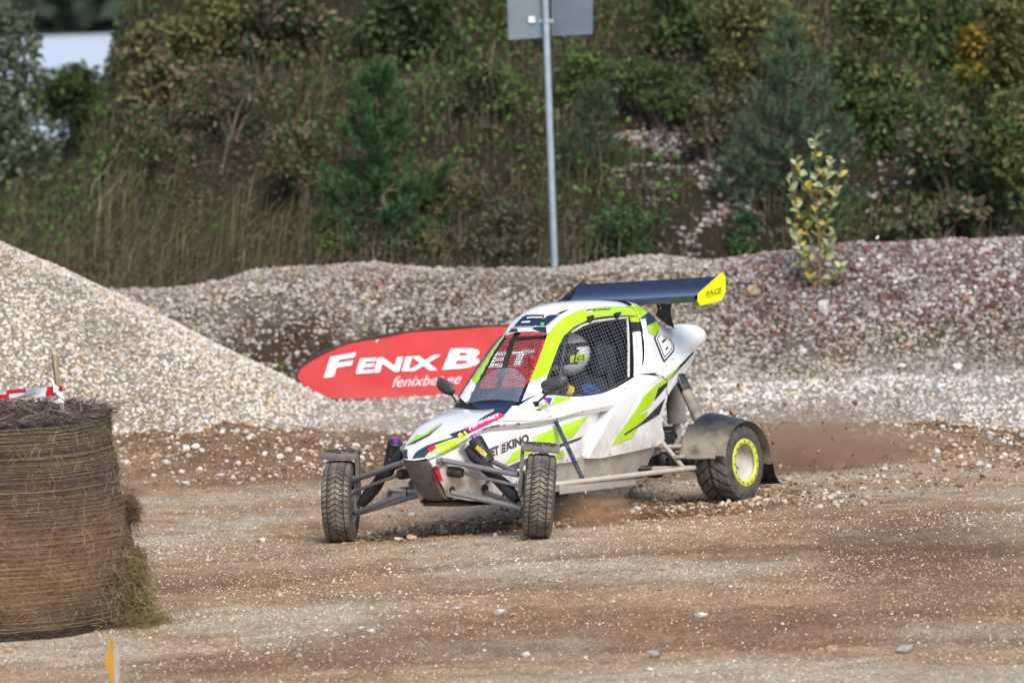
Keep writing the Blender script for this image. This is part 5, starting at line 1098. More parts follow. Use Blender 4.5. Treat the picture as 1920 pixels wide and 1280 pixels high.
bm = bmesh.new(); add_tube(bm, [(-.845+.05*cos(a)*.7-.01, .155+.028*sin(a), .715+.05*cos(a)) for a in np.linspace(0, 2*pi, 20)], .004, 6, False); cl('pull_loop', bm, M_REDP)

# ---- mirrors
def mirror_of(s, base, elbow, cen, tilt):
    bm = bmesh.new(); add_tube(bm, [base, elbow, cen], .0065, 8); add_box(bm, base, (.03, .022, .03), bevel=.005); o = cl('mirror_arm', bm, M_BLACKM)
    bm = bmesh.new(); bmesh.ops.create_uvsphere(bm, u_segments=20, v_segments=12, radius=1)
    for v in bm.verts:
        p = v.co.copy(); sx = .030; x = p.x*sx if p.x > 0 else p.x*.010
        w = .084*(1+.18*p.z - .12*s*p.y); v.co = Vector((x, math.copysign(abs(p.y)**.8, p.y)*w, math.copysign(abs(p.z)**.8, p.z)*.043))
    rot = Euler((tilt, 0, s*.25)).to_matrix(); bmesh.ops.transform(bm, matrix=Matrix.Translation(cen) @ rot.to_4x4(), verts=bm.verts)
    h = cl('mirror_shell', bm, M_MIRROR)
    bm = bmesh.new(); bmesh.ops.create_circle(bm, cap_ends=True, radius=1, segments=20)
    for v in bm.verts: v.co = rot @ Vector((-.0112, v.co.x*.072, v.co.y*.035)) + Vector(cen)
    cl('mirror_glass', bm, simple('mirror_glass', (.6, .62, .65), .05, .9), h)
mirror_of(1, (-.636, .300, .492), (-.62, .38, .54), (-.60, .475, .607), .18)
mirror_of(-1, (-.665, -.285, .502), (-.71, -.35, .545), (-.74, -.425, .612), -.40)

# ---- wheels
def tyre(name, Rr, Wd, kind, mat, parent):
    nt, nw = (440, 36) if kind == 'front' else (216, 36); V = []; H = []; F = []
    sec = []
    for j in range(nw+1):
        t = -1+2*j/nw
        if abs(t) < .80: a = t/.80; sec.append((a*Wd*.47, Rr-.010*abs(a)**3, 1, a))
        else:
            q = (abs(t)-.80)/.20; ang = q*1.75; sec.append((math.copysign(Wd*.47+.016*sin(min(ang*1.2, pi))*1.0 - .012*q*q, t), Rr-.012-q*(Rr-.012-.135), 0, math.copysign(1, t)))
    for i in range(nt):
        th = 2*pi*i/nt
        for y, r, tr, a in sec:
            h = 1.0
            if tr:
                if kind == 'front':
                    ph = (th*44/(2*pi) + abs(a)*1.5*(1 if abs(a) < .62 else .6)) % 1; h = 0 if ph < .16 else 1
                    ph2 = (th*88/(2*pi) + .3 - abs(a)*.9) % 1
                    if .30 < abs(a) < .62 and ph2 < .2: h = 0
                    if abs(abs(a)-.64) < .035 or abs(abs(a)-.24) < .03: h = 0
                    if abs(a) < .04: h = min(h, .5)
                else:
                    ph = (th*20/(2*pi) + abs(a)*1.15) % 1; h = 0 if ph < .20 and abs(a) > .12 else 1
                    if abs(a) < .07: h = 0
                    if .4 < abs(a) < .46 and ph > .6: h = .3
            d = .0075 if kind == 'front' else .006
            r2 = r - (d*(1-h) if tr else 0)
            V.append((r2*cos(th), y, r2*sin(th))); H.append(h if tr else .55)
    n = nw+1
    for i in range(nt):
        for j in range(nw): F.append((i*n+j, i*n+j+1, ((i+1) % nt)*n+j+1, ((i+1) % nt)*n+j))
    me = bpy.data.meshes.new(name); me.from_pydata(V, [], F); at = me.attributes.new('h', 'FLOAT', 'POINT'); at.data.foreach_set('value', H)
    return link(name, me, mat, parent, sharp=32)
def wheel(name, cen, mtx, kind):
    root = bpy.data.objects.new(name, None); root.empty_display_size = .1; COL.objects.link(root); root.parent = car
    root.matrix_local = Matrix.Translation(Vector(cen)+Vector((0, 0, UPZ))) @ mtx
    Rr, Wd = (.243, .165) if kind == 'front' else (.230, .235)
    tyre('tyre', Rr, Wd, kind, M_TYRE if kind == 'front' else M_TYRER, root)
    bm = bmesh.new(); o = Wd/2
    add_lathe(bm, [(o*.9, .140), (o*.9+.004, .134), (o*.6, .122), (o*.35, .112), (-o*.35, .112), (-o*.7, .125), (-o*.92, .140)], (0, 0, 0), (0, 1, 0), 40)
    link('rim', bm, M_RIMW, root)
    bm = bmesh.new(); add_lathe(bm, [(o*.42, .0001), (o*.42, .05), (o*.40, .095), (o*.46, .118)], (0, 0, 0), (0, 1, 0), 40); add_lathe(bm, [(o*.42, .03), (o*.55, .028), (o*.58, .0001)], (0, 0, 0), (0, 1, 0), 20)
    link('wheel_disc', bm, M_RIMW, root)
    bm = bmesh.new(); add_lathe(bm, [(-o*.3, .10), (-o*.3, .04), (-o*.9, .04), (-o*.95, .0001)], (0, 0, 0), (0, 1, 0), 24); link('brake_disc', bm, M_BLACKM, root)
    if kind == 'rear':
        bm = bmesh.new(); add_lathe(bm, [(o*.94, .147), (o*1.02, .145), (o*1.04, .138), (o*1.03, .118), (o*.98, .112), (o*.90, .113)], (0, 0, 0), (0, 1, 0), 48); rg = link('beadlock_ring', bm, M_RIMY, root)
        bm = bmesh.new()
        for k in range(16): a = 2*pi*k/16; add_lathe(bm, [(0, .0042), (.005, .004), (.006, .0001)], (.129*cos(a), o*1.035, .129*sin(a)), (0, 1, 0), 8)
        link('bolt', bm, M_BLACKM, rg)
    return root
def wm(steer, camber): return Matrix.Rotation(steer, 4, 'Z') @ Matrix.Rotation(camber, 4, 'X')
STR, STL = radians(28), radians(33.5)
wheel('front_wheel', (0, -.716, 0), wm(STR, radians(-3.0)), 'front')
wheel('front_wheel', (0, .716, 0), wm(STL, radians(-8.0)), 'front')
wheel('rear_wheel', (-2.067, .70, 0), wm(0, 0), 'rear')
rr = wheel('rear_wheel', (-2.067, -.70, -.0), wm(pi, 0), 'rear')

# ---- suspension, both sides mirrored
RES = {}
def susp(s):
    m = lambda *p: [(x, s*y, z) for x, y, z in p]
    ctube('upper_arm', m((.12, .14, .230), (.03, .60, .125)), .0155, M_STEEL); ctube('upper_arm', m((-.15, .24, .22), (.01, .60, .125)), .0155, M_STEEL)
    ctube('lower_arm', m((.10, .17, .040), (.01, .61, -.072)), .0165, M_STEEL); ctube('lower_arm', m((-.15, .22, .02), (-.02, .60, -.072)), .0165, M_STEEL)
    o = ctube('tie_rod', m((.06, .24, .148), (.02, .61, .055)), .0105, M_STEEL)
    bm = bmesh.new(); pr = [(0, .018)]
    for k in range(8): pr += [(.006+k*.0115, .033 if k < 7 else .026), (.0118+k*.0115, .028)]
    pr += [(.10, .012)]
    a = Vector(m((.066, .135, .165))[0]); b = Vector(m((.06, .24, .148))[0]); add_lathe(bm, pr, a, b-a, 18); cl('rubber_boot', bm, M_RUBBER, o)
    bm = bmesh.new(); add_box(bm, (.0, s*.605, .03), (.035, .022, .235), bevel=.005); add_lathe(bm, [(0, .035), (.07, .03)], (0, s*.6, 0), (0, s, 0), 14); add_box(bm, (.03, s*.61, .055), (.06, .02, .02))
    up_ = cl('hub_upright', bm, M_ALLOY)
    bm = bmesh.new()
    for z in (.125, .055, -.072, .085): add_lathe(bm, [(0, .012), (.014, .012), (.016, .0001)], (.014, s*.605, z), (1, 0, 0), 8)
    cl('bolt', bm, M_BLACKM, up_)
    bm = bmesh.new(); t = Vector(m((.0, .235, .285))[0]); q = Vector(m((-.0, .565, -.02))[0])
    bag = [.024, .036, .034, .038, .033, .035, .040, .036, .030]; add_tube(bm, [t.lerp(q, k/8)+Vector((.004*sin(k*2), 0, .004*cos(k*3))) for k in range(9)], bag, 12); sh = cl('front_damper', bm, M_CARBON)
    bm = bmesh.new(); a = Vector(m((-.005, .285, .345))[0]); b = Vector(m((-.030, .350, .195))[0])
    add_tube(bm, [a, a.lerp(b, .08), a.lerp(b, .95), b], [.036, .046, .046, .038], 16); rs = cl('damper_reservoir', bm, M_BLACKM, sh); RES[s] = rs
    bm = bmesh.new(); add_tube(bm, [a+(a-b)*.14, a], [.012, .018], 10); cl('purple_cap', bm, M_PURPLE, rs)
    bm = bmesh.new(); add_tube(bm, [m((.0, .235, .285))[0], m((.005, .20, .30))[0]], .022, 10); add_box(bm, m((.02, .215, .30))[0], (.03, .03, .03), bevel=.006); cl('damper_mount', bm, M_ALLOY, sh)
    # bracket at nose corner
    bm = bmesh.new(); add_box(bm, m((.125, .118, .222))[0], (.035, .035, .05), bevel=.006); cl('arm_bracket', bm, M_SKID)
    bm = bmesh.new(); add_lathe(bm, [(0, .013), (.01, .012), (.011, .0001)], m((.145, .125, .235))[0], (1, .2*s, 0), 10); add_lathe(bm, [(0, .013), (.01, .012), (.011, .0001)], m((.145, .118, .200))[0], (1, .2*s, 0), 10); cl('bolt', bm, M_ALLOY)
    # flat black discs on the nose flank, painting the shade inside the arm openings
    bm = bmesh.new()
    for x, y, z, rx, rz in ((.085, .156, .052, .020, .026), (-.13, .236, .040, .024, .027)):
        bmesh.ops.create_circle(bm, cap_ends=True, segments=16, radius=1, matrix=Matrix.Translation((x, s*(y+.008), z)) @ Matrix.Rotation(-s*.45, 4, 'Z') @ Matrix.Rotation(pi/2, 4, 'X') @ Matrix.Diagonal((rx, rz, 1, 1)))
    cl('slot_shade_disc', bm, M_INT)
    # nerf bar with skirt
    o = ctube('nerf_bar', m((-.33, .28, .0), (-.33, .50, .02), (-.345, .60, .035), (-.40, .635, .036), (-1.70, .66, .002), (-1.75, .65, 0), (-1.765, .61, 0), (-1.765, .3, .0)), .0165, M_STEELD, n=12)
    bm = bmesh.new(); add_box(bm, m((-.72, .638, -.008))[0], (.80, .012, .052), Euler((0, radians(-1.6), 0)).to_matrix(), .003); cl('skirt_plate', bm, M_SKIDP, o)
    ctube('nerf_stay', m((-.95, .28, -.02), (-.95, .645, .02)), .014, M_STEELD, o); ctube('nerf_stay', m((-1.35, .28, -.02), (-1.5, .65, .005)), .014, M_STEELD, o)
    ctube('flank_bar', m((-.729, .365, .377), (-.58, .628, .045)), .0135, M_NAVYB)
    ctube('rear_stay', m((-1.885, .335, .165), (-1.64, .645, .012)), .014, M_STEELD)
    # rear suspension
    ctube('trailing_arm', m((-1.65, .24, .02), (-2.04, .56, -.03)), .018, M_BLACKM); ctube('trailing_arm', m((-1.95, .22, .12), (-2.05, .56, .11)), .015, M_STEELD); ctube('rear_link', m((-2.25, .2, .06), (-2.1, .57, .05)), .016, M_STEELD)
    a = Vector(m((-2.20, .30, .53))[0]); b = Vector(m((-2.09, .515, .215))[0])
    bm = bmesh.new(); add_tube(bm, [a, a.lerp(b, .3), a.lerp(b, .3)+(b-a)*.001, b], [.037, .037, .036, .036], 16); rs = cl('rear_damper', bm, simple('muddy_damper', (.05, .05, .052), .6, dirt=((.40, .32, .24), 1.0, 12)))
    bm = bmesh.new(); add_tube(bm, [a, a.lerp(b, .30)], .0385, 16); cl('black_sleeve', bm, M_GLOSSB, rs)
    bm = bmesh.new(); add_tube(bm, [b, b+(b-a)*.35], .016, 10); cl('damper_rod', bm, M_STEELD, rs)
    bm = bmesh.new(); n = Vector((-.045, .0, .0)); add_tube(bm, [a+n*1.0+(b-a)*-.02, a+n*.9+(b-a)*.20], [.012, .010], 8); cl('purple_fitting', bm, M_PURPLE, rs)
    bm = bmesh.new(); add_lathe(bm, [(0, .042), (.09, .05), (.18, .045), (.22, .02)], m((-2.0, .33, .02))[0], (0, s, 0), 18); add_tube(bm, m((-2.0, .15, .02), (-2.05, .6, .0)), .018, 10); cl('drive_shaft', bm, M_BLACKM)
    # front mud guard on its bracket
    wmx = Matrix.Translation((0, s*.716, 0)) @ wm(STL if s > 0 else STR, radians(-8 if s > 0 else -3))
    bm = bmesh.new(); inn = -s*.112
    add_box(bm, (0, inn, .13), (.11, .008, .30), bevel=.003)
    pl_ = [(.088*sin(t_*1.05)*1.0+.0, .262+.026*cos(t_*1.25)) for t_ in np.linspace(-1, 1, 9)]
    add_prism(bm, [(x_, -s*.116, z_) for x_, z_ in pl_] + [(x_, -s*.116, z_+.014) for x_, z_ in pl_[::-1]], (0, s*.215, 0)); add_box(bm, (.080, -s*.008, .268), (.012, .216, .030), bevel=.004); add_box(bm, (.055, inn, .14), (.008, .022, .29))
    bmesh.ops.transform(bm, matrix=wmx, verts=bm.verts); g = cl('front_mudguard', bm, M_SKID, sharp=30)
    bm = bmesh.new(); r_ = random.Random(3)
    for k in range(140):
        q_ = r_.uniform(-.07, .07); p = Vector((q_, r_.uniform(-.1, .08) if s > 0 else r_.uniform(-.08, .1), .302-1.9*q_*q_)); bmesh.ops.create_icosphere(bm, subdivisions=1, radius=r_.uniform(.003, .008), matrix=wmx @ Matrix.Translation(p))
    cl('caked_mud', bm, M_RUBBER, g, kind='stuff')
    # rear fender
    bm = bmesh.new(); rows = []; angs = np.linspace(radians(14), radians(188), 30)
    for a in angs:
        row = []
        for t in np.linspace(0, 1, 8):
            y = .575 + .265*t; ri = .315 - .062*t**1.2 + (.03*(1-t) if a < .9 else 0); row.append((-2.067+ri*cos(a)*1.03, s*y, ri*sin(a)*.985))
        rows.append(row)
    grid(bm, rows); off = [[(x+.006*0, y, z) for x, y, z in r] for r in rows]
    bmesh.ops.solidify(bm, geom=list(bm.faces), thickness=.005)
    f = cl('rear_fender', bm, M_FEND, sharp=40)
    bm = bmesh.new(); x0 = -2.067+.33; add_box(bm, (x0+.012, s*.70, .066), (.012, .27, .022), Euler((0, 0, s*-.16)).to_matrix(), .003); add_box(bm, (-1.72, s*.58, .075), (.09, .05, .02), bevel=.004); cl('fender_lip', bm, M_SKIDP, f)
    bm = bmesh.new(); grid(bm, [[(-2.335, s*y, -.03) for y in (.62, .72, .845)], [(-2.350, s*y, -.10) for y in (.62, .72, .845)], [(-2.39, s*y, -.14) for y in (.64, .72, .84)], [(-2.44, s*y, -.165) for y in (.66, .74, .83)]])
    bmesh.ops.solidify(bm, geom=list(bm.faces), thickness=.004); cl('mud_flap', bm, M_RUBBER, f)
susp(1); susp(-1)
# rear frame, engine, exhaust
bm = bmesh.new(); add_box(bm, (-2.15, 0, .08), (.38, .36, .22), bevel=.03); add_lathe(bm, [(0, .05), (.03, .075), (.10, .075), (.13, .04)], (-2.05, .10, .0), (0, 1, 0), 20); add_lathe(bm, [(0, .06), (.16, .065), (.18, .03)], (-2.0, .12, .02), (0, 1, 0), 20)
cl('engine_block', bm, M_BLACKM)
M_EXH = simple('dusty_canister', (.33, .30, .27), .6, .3, dirt=((.42, .36, .29), .8, 8))
bm = bmesh.new(); add_tube(bm, [(-2.36, .15, .50), (-2.36, .15, .235)], [.062, .058], 18); add_tube(bm, [(-2.30, .17, .49), (-2.32, .17, .24)], [.05, .05], 14); o = cl('silencer', bm, M_EXH)
ctube('exhaust_pipe', [(-2.34, .16, .235), (-2.34, .16, .13), (-2.26, .12, .06)], .024, M_STEELD, o); bm = bmesh.new(); add_lathe(bm, [(-.006, .066), (.006, .066)], (-2.36, .15, .25), (0, 0, 1), 18); cl('clamp', bm, M_ALLOY, o)
for s in (1, -1):
    ctube('frame_tube', [(-1.85, s*.27, .08), (-2.25, s*.2, .1), (-2.42, s*.12, .2)], .016, M_STEELD); ctube('frame_tube', [(-1.87, s*.26, .5), (-2.2, s*.22, .52), (-2.4, s*.14, .5)], .016, M_BLACKM); ctube('frame_tube', [(-2.4, s*.14, .5), (-2.42, s*.12, .2)], .014, M_BLACKM)
ctube('frame_tube', [(-2.42, -.12, .2), (-2.42, .12, .2)], .016, M_STEELD)
# tow strap
bm = bmesh.new(); rows = [[(.172, .092, .200), (.150, .128, .206)], [(.176, .098, .165), (.154, .134, .170)], [(.172, .106, .130), (.150, .142, .135)], [(.168, .112, .108), (.146, .148, .114)]]
grid(bm, smooth_rows(rows, 3)); bmesh.ops.solidify(bm, geom=list(bm.faces), thickness=.006); tow = cl('tow_strap', bm, M_REDP)
bm = bmesh.new(); add_tube(bm, [(.178, .112, .186), (.175, .125, .150), (.170, .132, .122)], .006, 6); add_tube(bm, [(.180, .100, .188), (.165, .128, .196)], .006, 6); cl('tow_buckle', bm, M_BLACKM, tow)

# ---- driver
drv = empty('person', label='race driver in white helmet and dark suit seated behind the window net', cat='person'); drv.matrix_world = Matrix.Translation(CAR_O - CAR_Z*UPZ) @ CM.to_4x4()
def dl(name, me, mat, parent=None, **kw): return link(name, me, mat, drv if parent is None else parent, (0, 0, UPZ) if parent is None else (0, 0, 0), **kw)
sk = [(-1.42, 0, .13), (-1.50, 0, .24), (-1.55, 0, .38), (-1.56, 0, .50), (-1.53, 0, .58), (-1.49, 0, .66)]      # pelvis .. neck .. head root
rad = [.14, .13, .14, .13, .065, .06]; ed = [(0, 1), (1, 2), (2, 3), (3, 4), (4, 5)]
for s in (1, -1):
    b = len(sk); sk += [(-1.55, s*.15, .52), (-1.47, s*.235, .40), (-1.30, s*.20, .42), (-1.225, s*.13, .505), (-1.19, s*.115, .545)]; rad += [.075, .055, .045, .034, .036]; ed += [(3, b), (b, b+1), (b+1, b+2), (b+2, b+3), (b+3, b+4)]
    b = len(sk); sk += [(-1.36, s*.10, .12), (-1.0, s*.13, .27), (-.66, s*.10, .12), (-.60, s*.10, .16)]; rad += [.095, .07, .05, .045]; ed += [(0, b), (b, b+1), (b+1, b+2), (b+2, b+3)]
me = bpy.data.meshes.new('body'); me.from_pydata(sk, ed, []); 
bo = bpy.data.objects.new('body', me); COL.objects.link(bo); sm = bo.modifiers.new('skin', 'SKIN')
for i, r in enumerate(rad): me.skin_vertices[0].data[i].radius = (r, r)
me.skin_vertices[0].data[0].use_root = True
su = bo.modifiers.new('sub', 'SUBSURF'); su.levels = 2; su.render_levels = 2
me2 = bpy.data.meshes.new_from_object(bo.evaluated_get(bpy.context.evaluated_depsgraph_get())); bpy.data.objects.remove(bo)
dl('race_suit', me2, M_SUIT, sharp=None)
# gloves: palm, four curled fingers and a thumb around the rim
M_GLOVE = simple('black_glove', (.03, .03, .033), .8); M_GLY = simple('yellow_glove', (.62, .45, .02), .7)
for s in (1, -1):
    bm = bmesh.new(); hc = Vector((-1.185, s*.118, .548))
    add_box(bm, hc, (.05, .045, .075), Euler((0, -.5, 0)).to_matrix(), .012)
    for k, ln in enumerate((.062, .070, .066, .052)):
        y = s*(.095 + k*.0); b0 = hc + Vector((.02, -s*.02, .03-k*.020)); add_tube(bm, [b0, b0+Vector((.022, -s*.012, .006)), b0+Vector((.020, -s*(.012+ln*.45), .004)), b0+Vector((-.004, -s*(.012+ln*.55), .0))], [.0095, .0095, .009, .007], 8)
    add_tube(bm, [hc+Vector((-.01, -s*.015, .035)), hc+Vector((-.02, -s*.045, .045)), hc+Vector((-.01, -s*.065, .035))], [.011, .010, .008], 8)
    g = dl('glove', bm, M_GLOVE)
    bm = bmesh.new(); add_tube(bm, [(-1.235, s*.14, .515), (-1.21, s*.125, .535)], [.042, .04], 12); dl('glove_cuff', bm, M_GLY, g)
hc = Vector((-1.455, .0, .735))
bm = bmesh.new(); bmesh.ops.create_uvsphere(bm, u_segments=40, v_segments=28, radius=1)
def helm(p, k=1.0):
    x, y, z = p; x2 = x*.148; 
    if x > 0 and z < .1: x2 += .040*min(1, (.1-z)*1.8)*x                     # chin bar
    zz = z*.135 if z > 0 else z*.130
    return Vector((x2*k, y*.122*k*(1 - .12*max(0, -z)), zz*k))
for v in bm.verts: v.co = hc + helm(v.co)
op = [f for f in bm.faces for c in [f.calc_center_median()-hc] if c.x > .055 and -.055 < c.z < .052 and abs(c.y) < .112 and c.x > .055+.3*max(0, abs(c.y)-.09)]
bmesh.ops.delete(bm, geom=op, context='FACES')
hel = dl('helmet', bm, M_HELM)
bm = bmesh.new(); bmesh.ops.create_uvsphere(bm, u_segments=24, v_segments=16, radius=1)
for v in bm.verts: v.co = hc + Vector((v.co.x*.115+.005, v.co.y*.095, v.co.z*.11))
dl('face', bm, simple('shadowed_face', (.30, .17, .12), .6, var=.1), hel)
def patch_on_helmet(y0, y1, z0, z1, off, th0, th1, mat, name, s=1):
    bm = bmesh.new(); rows = []
    for z in np.linspace(z0, z1, 5):
        row = []
        for th in np.linspace(th0, th1, 16):
            r_ = sqrt(max(0, 1-z*z)); p = helm((cos(th)*r_, sin(th)*r_, z), off); row.append(hc+p)
        rows.append(row)
    grid(bm, rows); return dl(name, bm, mat, hel)
patch_on_helmet(0, 0, .33, .52, 1.012, -2.1, 2.1, M_BLACKP, 'black_band')
patch_on_helmet(0, 0, .12, .22, 1.02, -1.2, 1.2, M_BLACKP, 'visor_peak')
M_NEON = simple('neon_strap', (.50, .78, .01), .4, var=.03); patch_on_helmet(0, 0, -.34, .02, 1.02, .78, 1.55, M_NEON, 'neon_strap'); patch_on_helmet(0, 0, -.34, .02, 1.02, -1.55, -.78, M_NEON, 'neon_strap')
for a, b, z0, z1 in ((.98, 1.05, -.34, .02), (1.12, 1.28, -.24, -.20), (1.12, 1.28, -.10, -.06), (1.12, 1.16, -.24, -.06), (1.34, 1.46, -.24, -.20), (1.42, 1.46, -.24, -.06), (1.34, 1.46, -.10, -.06), (.72, .82, -.36, -.20)):
    patch_on_helmet(0, 0, z0, z1, 1.03, a, b, M_BLACKP, 'strap_print')
bm = bmesh.new(); bmesh.ops.create_uvsphere(bm, u_segments=20, v_segments=12, radius=1)
for v in bm.verts: v.co = hc + Vector((.100+v.co.x*.035, v.co.y*.088, -.002+v.co.z*.045))
gg = dl('goggles', bm, simple('goggle_lens', (.09, .035, .03), .15), hel)
